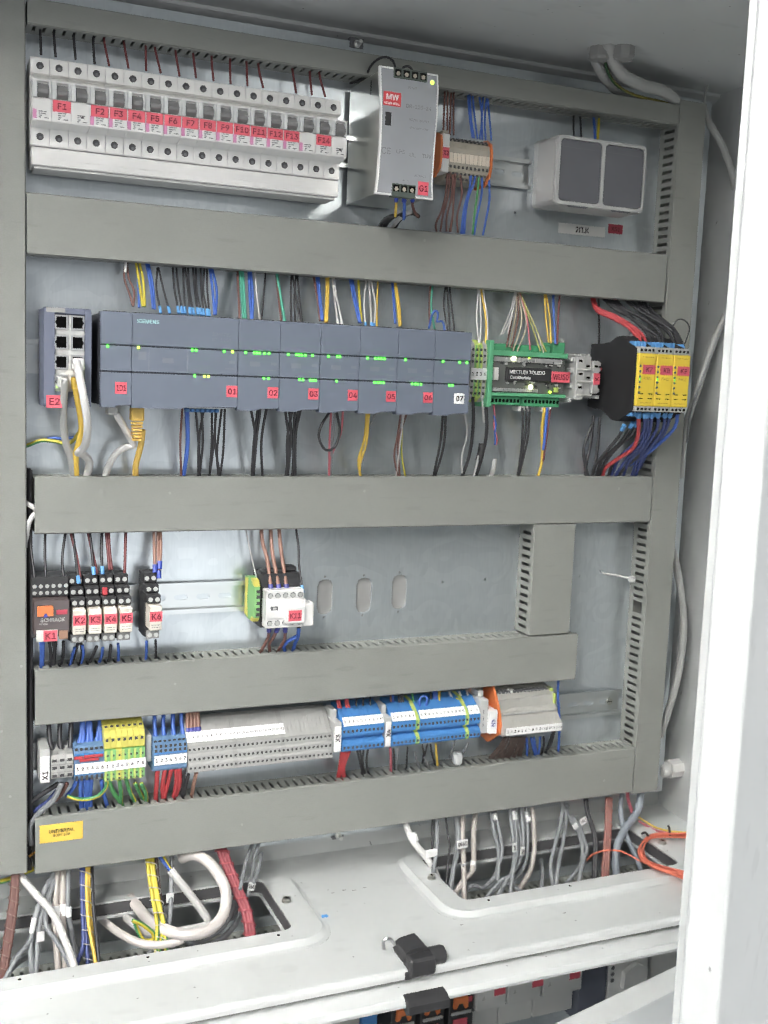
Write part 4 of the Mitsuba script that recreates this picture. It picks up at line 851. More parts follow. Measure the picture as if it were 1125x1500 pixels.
# ------------------------------------------------------------------ wires and cables: points are (x, distance from the plate, height) in mm
WIRE_GROUPS = {
 'br': ('wire', 'dark wire from the top duct to the white breakers', 'wire', 'dark feed wires above the breaker row'),
 'brr': ('wire', 'dark red wire from the top duct to the white breakers', 'wire', 'red feed wires above the breaker row'),
 'psut': ('wire', 'black wire looping over the left top corner of the metal power supply', 'wire'),
 'psut2': ('wire', 'short dark wire loop on the top terminals of the metal power supply', 'wire'),
 'psug': ('wire', 'short yellow wire under the left bottom terminal of the power supply', 'wire'),
 'psub': ('wire', 'short blue wire under the middle bottom terminal of the power supply', 'wire'),
 'psun': ('wire', 'short brown wire under the right bottom terminal of the power supply', 'wire'),
 'psuk': ('cable', 'black cable curving into the duct under the power supply', 'cable', 'black cables under the power supply'),
 'psuw': ('cable', 'white cable between the black ones under the power supply', 'cable', 'white cables under the power supply'),
 't1b': ('wire', 'brown wire above the orange-ended terminal row beside the power supply', 'wire', 'brown wires above the orange-ended terminals'),
 't1u': ('wire', 'blue wire above the orange-ended terminal row beside the power supply', 'wire', 'blue wires above the orange-ended terminals'),
 't1n': ('wire', 'brown wire hanging below the orange-ended terminal row', 'wire', 'brown wires below the orange-ended terminals'),
 't1v': ('wire', 'blue wire hanging below the orange-ended terminal row', 'wire', 'blue wires below the orange-ended terminals'),
 't1g': ('wire', 'green wire hanging among the blue wires below the orange-ended terminal row', 'wire'),
 'so1': ('wire', 'blue wire entering the top of the grey twin wall socket', 'wire'),
 'so2': ('wire', 'yellow and green wire entering the top of the grey twin wall socket', 'wire'),
 'so3': ('wire', 'dark wire entering the top of the grey twin wall socket', 'wire', 'dark wires behind the socket top'),
 'ce1': ('cable', 'thick pale cable coming through the cabinet roof into the duct corner', 'cable'),
 'ce2': ('cable', 'thinner grey white cable behind the thick one below the cabinet roof', 'cable'),
 'ce3': ('cable', 'yellow and green earth cable between the two white roof cables', 'cable'),
 'rc1': ('cable', 'grey cable curving along the right cabinet wall beside the upper duct', 'cable'),
 'rc2': ('cable', 'grey cable bowing out along the right cabinet wall beside the lower duct', 'cable'),
 'rc3': ('cable', 'thin grey cable at the top corner of the right cabinet wall', 'cable'),
 'rc4': ('cable', 'thin grey cable hanging beside the yellow relays along the wall', 'cable'),
 'b2': ('wire', 'brown wire above the long grey-blue controller, left of its yellow wires', 'wire', 'brown wires above the controller'),
 'b2s': ('wire', 'brown wire with a white top sleeve above the long grey-blue controller', 'wire'),
 'y2': ('wire', 'yellow and green wire above the left end of the long grey-blue controller', 'wire', 'yellow and green wires above the controller'),
 'u2': ('wire', 'blue wire above the left part of the long grey-blue controller', 'wire', 'blue wires above the controller, left'),
 'k2': ('wire', 'black wire with a light blue ferrule above the long grey-blue controller', 'wire', 'black wires above the controller'),
 'u3': ('wire', 'blue wire at the right end of the black wires above the controller', 'wire', 'blue wires above the controller, right'),
 'm2': ('wire', 'wire above the first module right of the controller', 'wire', 'brown and white wires above first module right of the controller'),
 'm2k': ('wire', 'thin black wire above the first module right of the controller', 'wire'),
 'm2g': ('wire', 'green wire above the first module right of the controller', 'wire', 'green wires above first module right of the controller'),
 'm2b': ('wire', 'blue wire above the first module right of the controller', 'wire', 'blue wires above first module right of the controller'),
 'm3': ('wire', 'black wire above the second module right of the controller', 'wire', 'black wires above second module right of the controller'),
 'm3g': ('wire', 'green wire above the second module right of the controller', 'wire'),
 'm3b': ('wire', 'brown wire beside the green one above the second module', 'wire'),
 'm4y': ('wire', 'yellow wire above the third module right of the controller', 'wire', 'yellow wires above third module right of the controller'),
 'm4b': ('wire', 'blue wire left of the yellow ones above the third module', 'wire', 'blue wires above third module right of the controller'),
 'm4n': ('wire', 'brown wire left of the yellow ones above the third module', 'wire'),
 'm4w': ('wire', 'pale grey wire with white ferrule above the third module', 'wire', 'pale wires above third module right of the controller'),
 'm5': ('wire', 'blue wire above the fourth module right of the controller', 'wire', 'blue wires above fourth module right of the controller'),
 'm5g': ('wire', 'yellow and green wire above the fourth module right of the controller', 'wire'),
 'm5w': ('wire', 'white wire above the fourth module right of the controller', 'wire', 'white wires above fourth module right of the controller'),
 'm5y': ('wire', 'thin yellow wire right of the white ones above the fourth module', 'wire'),
 'm6': ('wire', 'blue wire above the fifth module right of the controller', 'wire'),
 'm6y': ('wire', 'yellow wire above the fifth module right of the controller', 'wire', 'yellow wires above fifth module right of the controller'),
 'm7g': ('wire', 'green wire from the upper duct into the module with the white label', 'wire'),
 'm7n': ('wire', 'brown wire from the upper duct into the module with the white label', 'wire'),
 'm7b': ('wire', 'small blue wire loop on top of the module with the white label', 'wire'),
 'm7k': ('wire', 'black wire from the upper duct into the module with the white label', 'wire', 'black wires above module with the white label'),
 'wt': ('wire', 'white wire above the narrow yellow-green terminals beside the circuit board', 'wire', 'white wires above the narrow terminals'),
 'wty': ('wire', 'yellow wire above the narrow yellow-green terminals beside the circuit board', 'wire'),
 'fan': ('wire', 'thin pale wire of the bunch fanning out above the green circuit board', 'wire', 'pale wires fanning out over the circuit board'),
 'fanb': ('wire', 'brown or pink wire of the bunch fanning out above the circuit board', 'wire', 'dark wires fanning out over the circuit board'),
 'fang': ('wire', 'yellow green wire of the bunch fanning out above the circuit board', 'wire', 'green wires fanning out over the circuit board'),
 'pby': ('wire', 'yellow wire entering the top right of the green circuit board', 'wire', 'yellow wires above the circuit board'),
 'pbb': ('wire', 'blue wire entering the top right of the green circuit board', 'wire'),
 'pbn': ('wire', 'dark red wire entering the top right of the green circuit board', 'wire'),
 'cv': ('wire', 'single black wire dropping behind the grey clamp beside the relays', 'wire'),
 'pr': ('wire', 'red wire curving down to the yellow safety relays', 'wire', 'red wires above the safety relays'),
 'pk': ('wire', 'black wire curving down to the yellow safety relays', 'wire', 'black wires above the safety relays'),
 'pw': ('wire', 'short grey wire end above the left yellow safety relay', 'wire', 'grey wire ends above the safety relays'),
 'pp': ('wire', 'thin dark wire loop sticking up beside the right safety relay', 'wire'),
 'sg': ('cable', 'grey network cable plugged into the lower left port of the switch', 'cable'),
 'sw': ('cable', 'thick white network cable plugged into the right port of the switch', 'cable'),
 'sy': ('cable', 'yellow network cable plugged into the lower right port of the switch', 'cable'),
 'sgy': ('wire', 'yellow and green wire running left under the network switch', 'wire'),
 'sb': ('wire', 'blue wire running behind the cables under the network switch', 'wire'),
 'pg': ('cable', 'grey cable plugged under the narrow module left of the long controller', 'cable'),
 'py': ('cable', 'yellow network cable plugged under the long grey-blue controller', 'cable'),
 'c1': ('wire', 'dark red wire below the long grey-blue controller', 'wire'),
 'c2': ('wire', 'blue wire below the long grey-blue controller', 'wire', 'blue wires below the controller'),
 'c3': ('wire', 'black wire below the long grey-blue controller', 'wire', 'black wires below the controller'),
 'c4': ('wire', 'black wire below the first module right of the controller', 'wire', 'black wires below first module right of the controller'),
 'c5': ('wire', 'black wire below the second module right of the controller', 'wire', 'black wires below second module right of the controller'),
 'c6': ('wire', 'black wire hanging in a loop below the third module right of the controller', 'wire'),
 'c7': ('wire', 'pink red wire below the third module right of the controller', 'wire', 'pink wires below third module right of the controller'),
 'c7g': ('wire', 'grey wire below the third module right of the controller', 'wire'),
 'c8': ('wire', 'yellow wire below the fourth module right of the controller', 'wire', 'yellow wires below fourth module right of the controller'),
 'c8g': ('wire', 'grey wire below the fourth module right of the controller', 'wire'),
 'c9': ('wire', 'brown wire below the fifth module right of the controller', 'wire', 'brown wires below fifth module right of the controller'),
 'c9w': ('wire', 'white wire below the fifth module right of the controller', 'wire'),
 'c9y': ('wire', 'yellow green wire below the fifth module right of the controller', 'wire'),
 'c10': ('wire', 'black wire below the module with the white label', 'wire', 'black wires below module with the white label'),
 'wb': ('wire', 'white wire left of the black wires below the white-labelled module', 'wire'),
 'wbk': ('wire', 'black wire below the narrow yellow-green terminals', 'wire', 'black wires below the narrow terminals'),
 'wbw': ('wire', 'white wire end below the narrow yellow-green terminals', 'wire', 'white wire ends below the narrow terminals'),
 'tw': ('wire', 'twisted pink and blue wire pair left of the circuit board supply wires', 'wire'),
 'tw2': ('wire', 'blue strand of the twisted pair left of the circuit board supply wires', 'wire'),
 'tws': ('cable', 'white cable end with a black heat shrink sleeve below the circuit board', 'cable'),
 'pb3': ('wire', 'black wire below the green circuit board', 'wire', 'black wires below the circuit board'),
 'pb4': ('wire', 'yellow wire below the green circuit board', 'wire'),
 'pb5': ('wire', 'blue wire below the green circuit board', 'wire'),
 'pb6': ('wire', 'dark red wire below the green circuit board', 'wire'),
 'gc': ('wire', 'black wire below the grey clamp beside the yellow safety relays', 'wire', 'black wires below the grey clamp'),
 'qr': ('wire', 'red wire curving down from the left yellow safety relay', 'wire'),
 'qk': ('wire', 'dark wire curving down from the yellow safety relays', 'wire', 'dark wires below the safety relays'),
 'qb': ('wire', 'blue wire curving down from the right yellow safety relay', 'wire'),
 'k1t': ('wire', 'black wire with blue ferrule above the relay with orange lever', 'wire', 'black wires above relay K1'),
 'k2t': ('wire', 'dark red wire running down to the four narrow relays', 'wire', 'dark red wires above relays K2 to K5'),
 'k2k': ('wire', 'black wire running down to the four narrow relays', 'wire', 'black wires above relays K2 to K5'),
 'k6t': ('wire', 'brown wire running down to the single relay K6', 'wire', 'brown wires above relay K6'),
 'pet': ('wire', 'thin white wire running down to the green and yellow earth terminal', 'wire'),
 'k11t': ('wire', 'light brown wire running down to the white contactor', 'wire', 'brown wires above the contactor'),
 'k11k': ('wire', 'thin black wire running down to the right terminal of the contactor', 'wire'),
 'k11b': ('wire', 'brown wire below the white contactor', 'wire', 'brown wires below the contactor'),
 'k11u': ('wire', 'blue wire below the white contactor', 'wire', 'blue wires below the contactor'),
 'k1b': ('wire', 'blue wire below the row of relays K1 to K5', 'wire', 'blue wires below the relay row'),
 'k1k': ('wire', 'black wire below the row of relays K1 to K5', 'wire', 'black wires below the relay row'),
 'k6b': ('wire', 'wire below the single relay K6', 'wire'),
 'k6k': ('wire', 'black wire below the single relay K6', 'wire'),
 'x1t': ('wire', 'thick black wire above the three grey terminals at the left end', 'wire', 'black wires above terminals X1'),
 'x1u': ('wire', 'blue wire above the blue terminals with red jumpers', 'wire', 'blue wires above the blue terminals'),
 'x1y': ('wire', 'pale yellow wire above the green and yellow terminals', 'wire', 'yellow wires above the earth terminals'),
 'x1v': ('wire', 'blue wire above the second blue terminal group', 'wire', 'blue wires above the second blue terminals'),
 'x2t': ('wire', 'light brown wire at the left end of the long grey terminal row', 'wire', 'brown wires above the long terminal row'),
 'x1b': ('wire', 'blue wire below the blue terminals with red jumpers', 'wire', 'blue wires below the blue terminals'),
 'x1g': ('wire', 'yellow and green wire bending left below the earth terminals', 'wire'),
 'x1h': ('wire', 'yellow and green wire below the earth terminals', 'wire', 'yellow and green wires below the earth terminals'),
 'x1r': ('wire', 'red wire below the second blue terminal group', 'wire', 'red wires below the second blue terminals'),
 'x1q': ('wire', 'dark wire right of the red wires below the second blue terminals', 'wire', 'dark wires right of the red wires'),
 'x1p': ('wire', 'brown wire right of the red wires below the long terminal row', 'wire'),
 'xl1': ('cable', 'grey cable bending down left of the lowest duct', 'cable'),
 'xl2': ('cable', 'black cable bending left behind the grey one at the lowest left corner', 'cable'),
 'xl3': ('cable', 'brown wire at the lowest left corner behind the grey cable', 'cable'),
 'xl4': ('cable', 'blue wire at the lowest left corner behind the grey cable', 'cable'),
 'x3r': ('wire', 'red wire above the blue terminals marked X3', 'wire', 'red wires above terminals X3'),
 'x3k': ('wire', 'black wire above the blue terminals marked X3', 'wire', 'black wires above terminals X3'),
 'x3b': ('wire', 'red wire below the blue terminals marked X3', 'wire', 'red wires below terminals X3'),
 'x3q': ('wire', 'black wire below the blue terminals marked X3', 'wire', 'black wires below terminals X3'),
 'x4t': ('wire', 'black wire above the blue terminals marked X4', 'wire', 'black wires above terminals X4'),
 'x4u': ('wire', 'blue wire above the blue terminals marked X4', 'wire', 'blue wires above terminals X4'),
 'x4n': ('wire', 'brown wire above the left end of terminals X4', 'wire'),
 'x4l': ('wire', 'blue wire bent into a small loop above terminals X4', 'wire'),
 'x4g': ('wire', 'green wire above the yellow-green terminal of the X4 row', 'wire'),
 'x4y': ('wire', 'yellow wire above the blue terminals marked X4', 'wire'),
 'x4w': ('wire', 'white wire above the right end of terminals X4', 'wire', 'white wires above terminals X4'),
 'x4h': ('wire', 'yellow green wire above the right end of terminals X4', 'wire', 'yellow green wires above terminals X4'),
 'x4b': ('wire', 'thin wire below the blue terminals marked X4', 'wire', 'thin dark and grey wires below terminals X4'),
 'x4r': ('wire', 'pink red wire below the left end of terminals X4', 'wire'),
 'x4z': ('wire', 'yellow wire below the blue terminals marked X4', 'wire'),
 'n5k': ('wire', 'dark brown wire of the bunch below the grey block', 'wire', 'dark wires below the grey terminal block'),
 'n5u': ('wire', 'blue wire below the grey block with the orange plate', 'wire', 'blue wires below the grey terminal block'),
 'n5r': ('wire', 'blue wire running past the right end of the grey terminal block', 'wire'),
 'l1': ('cable', 'thick yellow and green earth cable crossing the lower left corner', 'cable'),
 'l1b': ('wire', 'orange wire in the gap left of the lowest duct', 'wire'),
 'l2': ('cable', 'brown wire of the wrapped bundle hanging at the lower left edge', 'cable', 'brown wires of the lower left bundle'),
 'l3': ('cable', 'white cable slanting down across the lower left opening', 'cable'),
 'l4': ('cable', 'grey cable with white markers hanging in the lower left opening', 'cable', 'grey cables in the lower left opening'),
 'l5': ('cable', 'pale tan cable hanging in the lower left opening', 'cable', 'tan cables in the lower left opening'),
 'l6': ('cable', 'dark blue wire of the blue and yellow bundle under the lowest duct', 'cable', 'blue wires of the lower bundle'),
 'l7': ('cable', 'yellow wire of the blue and yellow bundle under the lowest duct', 'cable', 'yellow wires of the lower bundle'),
 'l7k': ('cable', 'black wire beside the blue and yellow bundle under the lowest duct', 'cable'),
 'l8': ('cable', 'yellow wire of the second wrapped bundle under the lowest duct', 'cable', 'yellow wires of the second bundle'),
 'l8k': ('cable', 'grey brown wire behind the second wrapped yellow bundle', 'cable'),
 'l9': ('cable', 'thin grey cable with a white marker right of the yellow bundle', 'cable'),
 'l10': ('cable', 'white cable with its blue core showing that bends back into the lower opening', 'cable'),
 'l10b': ('wire', 'blue core of the stripped white cable under the lowest duct', 'wire'),
 'l10g': ('wire', 'yellow green core of the stripped white cable under the lowest duct', 'wire'),
 'l11': ('cable', 'thick white cable making a large loop in the lower opening', 'cable'),
 'l11b': ('cable', 'pale cable lying across the floor of the lower left opening', 'cable'),
 'l11g': ('wire', 'yellow and green wire loop behind the second yellow bundle', 'wire'),
 'l12': ('cable', 'red wire of the thick wrapped red bundle under the lowest duct', 'cable', 'red wires of the wrapped red bundle'),
 'l13': ('cable', 'clear grey cable end hanging beside the red bundle', 'cable', 'grey cable ends beside the red bundle'),
 'l13b': ('cable', 'grey cable curving behind the big white loop in the opening', 'cable', 'grey cables behind the white loop'),
 'm1': ('cable', 'bright white cable entering the right lower opening at its left corner', 'cable'),
 'mg': ('cable', 'grey cable hanging from the lowest duct into the right lower opening', 'cable', 'grey cables in the right lower opening'),
 'mt': ('cable', 'pale pinkish cable hanging into the right lower opening', 'cable', 'pinkish cables in the right lower opening'),
 'mk': ('wire', 'thin black wire hanging into the right lower opening', 'wire', 'thin black wires in the right lower opening'),
 'mh': ('cable', 'looped grey cable near the right end of the right opening', 'cable', 'grey cables near the right end of the opening'),
 'mr': ('cable', 'wrapped reddish brown bundle hanging under the lowest duct at its right end', 'cable', 'reddish brown wires of the right bundle'),
 'mb': ('cable', 'black cable left of the reddish brown bundle', 'cable', 'black cables left of the reddish bundle'),
 'mq': ('cable', 'thick grey cable leaving the bottom of the right vertical duct', 'cable'),
 'mq2': ('cable', 'grey cable beside the thick one at the bottom of the right vertical duct', 'cable'),
 'mo': ('wire', 'short red wire at the bottom of the right vertical duct', 'wire'),
 'o1': ('cable', 'thin orange cable crossing the right lower opening', 'cable'),
 'o2': ('cable', 'orange cable of the coil lying at the lower right corner', 'cable', 'orange coiled cable loops'),
 'o3': ('wire', 'yellow wire running right above the orange coil', 'wire'),
 'o4': ('wire', 'pink wire running right above the orange coil', 'wire'),
}
WIRES = [
 ('br','w_black',1.3,[[7.9,18.0,871.1],[7.6,21.6,856.5],[7.8,26.0,838.3]],None),
 ('br','w_black',1.3,[[20.5,18.0,871.4],[20.5,21.1,858.6],[21.5,26.0,838.3]],None),
 ('br','w_black',1.3,[[39.6,18.0,872.6],[39.4,21.4,857.9],[40.6,26.0,838.6]],None),
 ('br','w_black',1.3,[[59.0,18.0,873.9],[58.1,20.8,860.9],[58.9,26.0,837.1]],None),
 ('brr','w_darkred',1.2,[[68.8,18.0,872.0],[69.3,20.9,859.1],[73.2,26.0,837.0]],None),
 ('brr','w_darkred',1.2,[[88.2,18.0,871.4],[89.1,21.0,858.5],[92.3,26.0,837.6]],None),
 ('brr','w_darkred',1.2,[[110.5,18.0,872.8],[110.2,21.1,858.9],[110.0,26.0,837.6]],None),
 ('brr','w_darkred',1.2,[[118.5,18.0,871.6],[120.0,20.5,860.5],[124.8,26.0,837.3]],None),
 ('brr','w_darkred',1.2,[[140.7,18.0,871.4],[140.9,20.3,861.3],[144.1,26.0,837.0]],None),
 ('brr','w_darkred',1.2,[[158.9,18.0,871.7],[159.4,21.0,859.0],[161.2,26.0,837.8]],None),
 ('brr','w_darkred',1.2,[[179.1,18.0,872.3],[178.5,21.5,856.8],[179.7,26.0,837.5]],None),
 ('brr','w_darkred',1.2,[[199.2,18.0,872.9],[198.0,21.5,857.2],[197.9,26.0,836.8]],None),
 ('brr','w_darkred',1.2,[[216.4,18.0,870.5],[216.1,21.8,854.8],[216.2,26.0,837.3]],None),
 ('brr','w_darkred',1.2,[[229.0,18.0,871.1],[229.6,21.6,855.5],[233.4,26.0,837.5]],None),
 ('brr','w_darkred',1.2,[[266.1,18.0,871.5],[267.5,21.4,857.1],[269.9,26.0,837.4]],None),
 ('brr','w_darkred',1.2,[[286.7,18.0,871.9],[286.7,21.4,857.3],[287.8,26.0,837.7]],None),
 ('brr','w_darkred',1.2,[[297.2,18.0,872.2],[298.0,21.0,858.9],[303.1,26.0,837.7]],None),
 ('psut','w_black',1.3,[[336.6,12.0,859.7],[341.9,20.6,860.1],[347.1,31.1,863.0],[347.0,43.2,870.1],[350.2,55.7,875.8],[356.3,67.1,876.7],[360.3,76.1,870.8],[359.5,88.0,858.0]],None),
 ('psut2','w_black',1.2,[[364.1,88.0,856.7],[367.2,88.0,862.6],[372.2,88.0,864.5],[376.5,88.0,862.9],[378.7,88.0,858.3]],None),
 ('psug','w_yellow',1.5,[[363.4,92.0,729.2],[368.0,81.4,721.2],[372.3,70.0,712.2]],'f_blue'),
 ('psub','w_blue',1.8,[[372.2,92.0,730.1],[377.7,81.4,720.6],[382.8,70.0,710.1]],'f_blue'),
 ('psun','w_brown',1.6,[[382.0,92.0,731.1],[387.1,82.3,722.9],[394.6,74.2,716.9],[399.8,70.0,714.5]],'f_blue'),
 ('psuk','w_black',2.3,[[400.1,70.0,714.5],[398.3,62.1,718.7],[394.2,51.5,718.8],[391.5,38.0,713.8],[391.7,18.0,703.2]],None),
 ('psuk','w_black',2.3,[[383.1,70.0,712.0],[381.6,60.2,717.1],[379.0,46.5,714.1],[377.9,33.0,709.2],[379.2,18.0,702.1]],None),
 ('psuk','w_black',2.3,[[372.7,70.0,712.6],[371.6,59.6,713.4],[371.0,40.6,710.9],[374.6,18.0,704.1]],None),
 ('psuw','w_white',2.2,[[393.8,64.0,719.6],[390.7,51.5,717.7],[389.3,35.1,711.6],[389.0,16.0,703.2]],None),
 ('psuw','w_white',2.2,[[381.6,64.0,718.5],[379.3,49.4,716.1],[378.3,31.9,710.9],[379.0,16.0,704.7]],None),
 ('t1b','w_brown',1.1,[[449.4,20.0,867.8],[444.8,29.7,838.0],[441.1,38.0,812.9]],None),
 ('t1b','w_brown',1.1,[[453.0,20.0,868.2],[449.0,29.6,838.6],[446.2,38.0,813.0]],None),
 ('t1b','w_brown',1.1,[[457.3,20.0,868.0],[452.8,29.5,839.1],[449.3,38.0,813.4]],None),
 ('t1b','w_brown',1.1,[[460.5,20.0,867.7],[456.9,29.2,839.6],[454.3,38.0,813.4]],None),
 ('t1u','w_blue',1.1,[[478.5,20.0,866.9],[478.0,28.2,839.3],[479.1,36.0,813.5]],None),
 ('t1u','w_blue',1.1,[[481.5,20.0,866.9],[479.9,28.0,839.6],[481.4,36.0,813.2]],None),
 ('t1u','w_blue',1.1,[[484.5,20.0,866.9],[484.5,28.4,838.5],[485.7,36.0,813.0]],None),
 ('t1u','w_blue',1.1,[[493.1,20.0,867.2],[494.0,28.3,839.7],[488.5,36.0,813.3]],None),
 ('t1u','w_blue',1.1,[[498.8,20.0,867.1],[494.1,28.0,839.7],[491.9,36.0,812.9]],None),
 ('t1u','w_blue',1.1,[[503.6,20.0,867.0],[497.8,28.4,838.5],[496.1,36.0,813.4]],None),
 ('t1u','w_blue',1.1,[[504.4,20.0,865.4],[504.2,28.0,839.4],[503.7,36.0,813.4]],None),
 ('t1n','w_brown',1.2,[[447.6,40.0,772.6],[450.0,33.0,749.7],[448.6,27.2,730.8],[444.1,22.6,716.3],[446.7,20.0,707.7]],None),
 ('t1n','w_brown',1.2,[[450.4,40.0,772.9],[453.5,32.4,748.5],[451.2,26.0,728.0],[451.4,20.0,708.1]],None),
 ('t1n','w_brown',1.2,[[454.1,40.0,773.3],[457.9,31.4,745.9],[456.5,25.0,725.3],[459.2,20.0,708.8]],None),
 ('t1n','w_brown',1.2,[[457.7,40.0,773.7],[461.0,31.4,746.2],[463.6,25.7,727.5],[463.0,20.0,708.6]],None),
 ('t1n','w_brown',1.2,[[454.1,40.0,773.3],[460.1,32.3,749.2],[463.6,25.6,727.5],[464.5,20.0,709.3]],None),
 ('t1n','w_brown',1.2,[[463.3,40.0,772.7],[470.6,32.8,750.2],[469.4,25.4,726.4],[474.0,20.0,708.9]],None),
 ('t1v','w_blue',1.3,[[475.3,40.0,775.6],[479.3,35.4,760.5],[476.8,28.3,736.6],[478.2,20.0,708.0]],None),
 ('t1v','w_blue',1.3,[[478.1,40.0,775.9],[479.2,34.4,757.3],[479.8,26.0,729.0],[482.6,20.0,708.3]],None),
 ('t1v','w_blue',1.3,[[482.8,40.0,776.4],[483.9,36.8,765.6],[479.6,30.6,744.8],[480.1,20.0,708.1]],None),
 ('t1v','w_blue',1.3,[[491.2,40.0,777.3],[495.9,33.2,754.3],[495.1,25.4,727.1],[495.5,20.0,708.1]],None),
 ('t1v','w_blue',1.3,[[501.2,40.0,768.6],[506.6,32.7,747.2],[507.2,24.8,723.3],[507.1,20.0,708.8]],None),
 ('t1g','w_green',1.2,[[487.5,40.0,776.9],[490.5,33.1,753.8],[491.3,26.6,731.6],[493.5,20.0,708.6]],None),
 ('so1','w_blue',1.6,[[657.1,10.0,862.8],[653.5,18.9,849.2],[648.0,30.0,832.3]],None),
 ('so2','w_gy',1.5,[[664.9,10.0,863.8],[659.1,18.9,849.9],[651.4,30.0,832.7]],None),
 ('so3','w_black',1.2,[[629.6,8.0,862.6],[626.0,15.6,843.6],[624.8,20.0,832.7]],None),
 ('so3','w_black',1.2,[[639.2,8.0,862.4],[636.6,15.1,845.0],[635.1,20.0,833.3]],None),
 ('ce1','w_grey_white',7.0,[[624.1,80.0,929.0],[638.7,70.5,914.5],[660.5,60.8,902.5],[696.4,49.5,898.6],[734.0,38.5,899.3],[760.9,30.0,893.3],[778.3,22.0,880.7]],None),
 ('ce2','w_grey_white',5.6,[[614.7,62.0,928.2],[633.7,46.6,913.4],[656.8,32.7,902.2],[689.3,17.2,894.1],[722.0,4.0,892.6]],None),
 ('ce3','w_gy_shaded',1.8,[[632.1,60.0,924.2],[646.8,52.0,904.1],[665.7,46.1,893.1],[697.0,38.9,888.3],[735.3,30.8,888.7],[768.2,24.0,888.7]],None),
 ('rc1','w_grey_white',4.6,[[814.3,18.0,893.3],[827.0,17.8,874.8],[849.3,17.6,850.4],[871.1,17.2,811.8],[885.3,16.8,762.8],[888.2,16.2,692.7],[875.9,15.8,636.8],[861.2,15.5,603.9],[839.1,14.9,533.1],[825.0,14.5,482.3],[823.1,14.0,420.5]],None),
 ('rc2','w_grey_white',5.0,[[818.6,10.0,328.0],[827.7,10.3,309.1],[840.7,11.0,263.7],[849.4,11.8,210.3],[844.9,12.7,149.5],[831.4,13.5,96.8],[820.2,14.0,63.2]],None),
 ('rc3','w_grey_white',1.6,[[848.1,2.0,961.5],[840.4,2.5,945.6],[831.5,3.0,927.4],[828.1,3.4,913.3],[826.8,4.0,890.5]],None),
 ('rc4','w_grey',1.6,[[861.5,30.0,624.5],[852.4,30.0,598.5],[834.0,30.0,550.2],[819.8,30.0,505.8],[817.6,30.0,468.8]],None),
 ('b2','w_brown',1.1,[[91.8,20.0,648.0],[89.3,29.5,629.1],[93.2,38.0,613.3],[95.7,45.0,600.3]],None),
 ('b2','w_brown',1.1,[[93.4,20.0,648.1],[93.7,29.5,629.4],[98.0,36.9,616.3],[96.2,45.0,600.3]],None),
 ('b2s','w_white',1.8,[[91.3,26.0,648.8],[90.6,28.0,634.9]],None),
 ('y2','w_gy',1.4,[[102.2,20.0,648.8],[103.7,32.3,627.3],[105.0,48.0,600.2]],None),
 ('y2','w_gy',1.4,[[105.7,20.0,647.8],[108.1,32.0,627.6],[107.0,48.0,600.4]],None),
 ('u2','w_blue',1.3,[[104.4,20.0,641.2],[103.1,34.4,619.4],[101.4,48.0,599.0]],None),
 ('u2','w_blue',1.3,[[112.8,20.0,648.3],[115.1,34.5,622.8],[115.4,48.0,598.8]],None),
 ('u2','w_blue',1.3,[[115.4,20.0,647.2],[117.8,34.0,623.0],[117.5,48.0,598.4]],None),
 ('k2','w_black',1.1,[[125.1,20.0,642.7],[121.5,33.9,620.6],[122.8,50.0,596.1]],'f_sky'),
 ('k2','w_black',1.1,[[126.1,20.0,642.8],[128.4,33.9,621.1],[132.0,50.0,596.6]],'f_sky'),
 ('k2','w_black',1.1,[[141.1,20.0,643.9],[140.1,33.9,621.9],[141.3,50.0,597.1]],'f_sky'),
 ('k2','w_black',1.1,[[144.9,20.0,644.2],[144.4,33.8,622.2],[145.2,50.0,597.1]],'f_sky'),
 ('k2','w_black',1.1,[[151.9,20.0,644.7],[150.0,35.5,619.8],[148.2,50.0,597.0]],'f_sky'),
 ('k2','w_black',1.1,[[154.1,20.0,644.9],[154.3,35.4,620.1],[153.5,50.0,596.8]],'f_sky'),
 ('k2','w_black',1.1,[[157.4,20.0,645.1],[156.0,35.1,620.2],[157.3,50.0,596.5]],'f_sky'),
 ('k2','w_black',1.1,[[162.6,20.0,645.5],[161.4,35.1,620.6],[161.6,50.0,596.8]],'f_sky'),
 ('k2','w_black',1.1,[[165.6,20.0,645.7],[163.6,34.9,620.7],[165.3,50.0,596.5]],'f_sky'),
 ('k2','w_black',1.1,[[170.8,20.0,646.1],[168.5,34.8,621.1],[168.0,50.0,596.1]],'f_sky'),
 ('k2','w_black',1.1,[[175.2,20.0,646.4],[170.7,34.6,621.2],[172.1,50.0,596.1]],'f_sky'),
 ('k2','w_black',1.1,[[177.7,20.0,646.6],[175.1,34.6,621.5],[174.0,50.0,595.9]],'f_sky'),
 ('u3','w_blue',1.4,[[180.7,20.0,646.8],[180.6,34.7,621.9],[179.4,50.0,596.2]],None),
 ('u3','w_blue',1.4,[[183.2,20.0,647.0],[184.9,34.8,622.2],[180.5,50.0,596.3]],None),
 ('m2','w_brown',1.1,[[211.2,20.0,646.4],[208.6,36.0,618.3],[206.4,50.0,594.0]],None),
 ('m2','w_white',1.1,[[230.6,20.0,645.1],[229.2,34.8,619.7],[228.7,50.0,594.2]],None),
 ('m2k','w_black',1.0,[[242.6,20.0,645.9],[236.1,36.5,617.3],[230.4,50.0,594.3]],None),
 ('m2g','w_teal',1.6,[[214.0,20.0,646.6],[212.0,35.6,618.5],[210.8,50.0,593.2]],None),
 ('m2g','w_teal',1.6,[[216.8,20.0,646.8],[214.8,35.6,618.7],[213.1,50.0,593.4]],None),
 ('m2b','w_blue',1.5,[[223.7,20.0,647.3],[221.1,35.5,619.1],[219.2,50.0,593.2]],None),
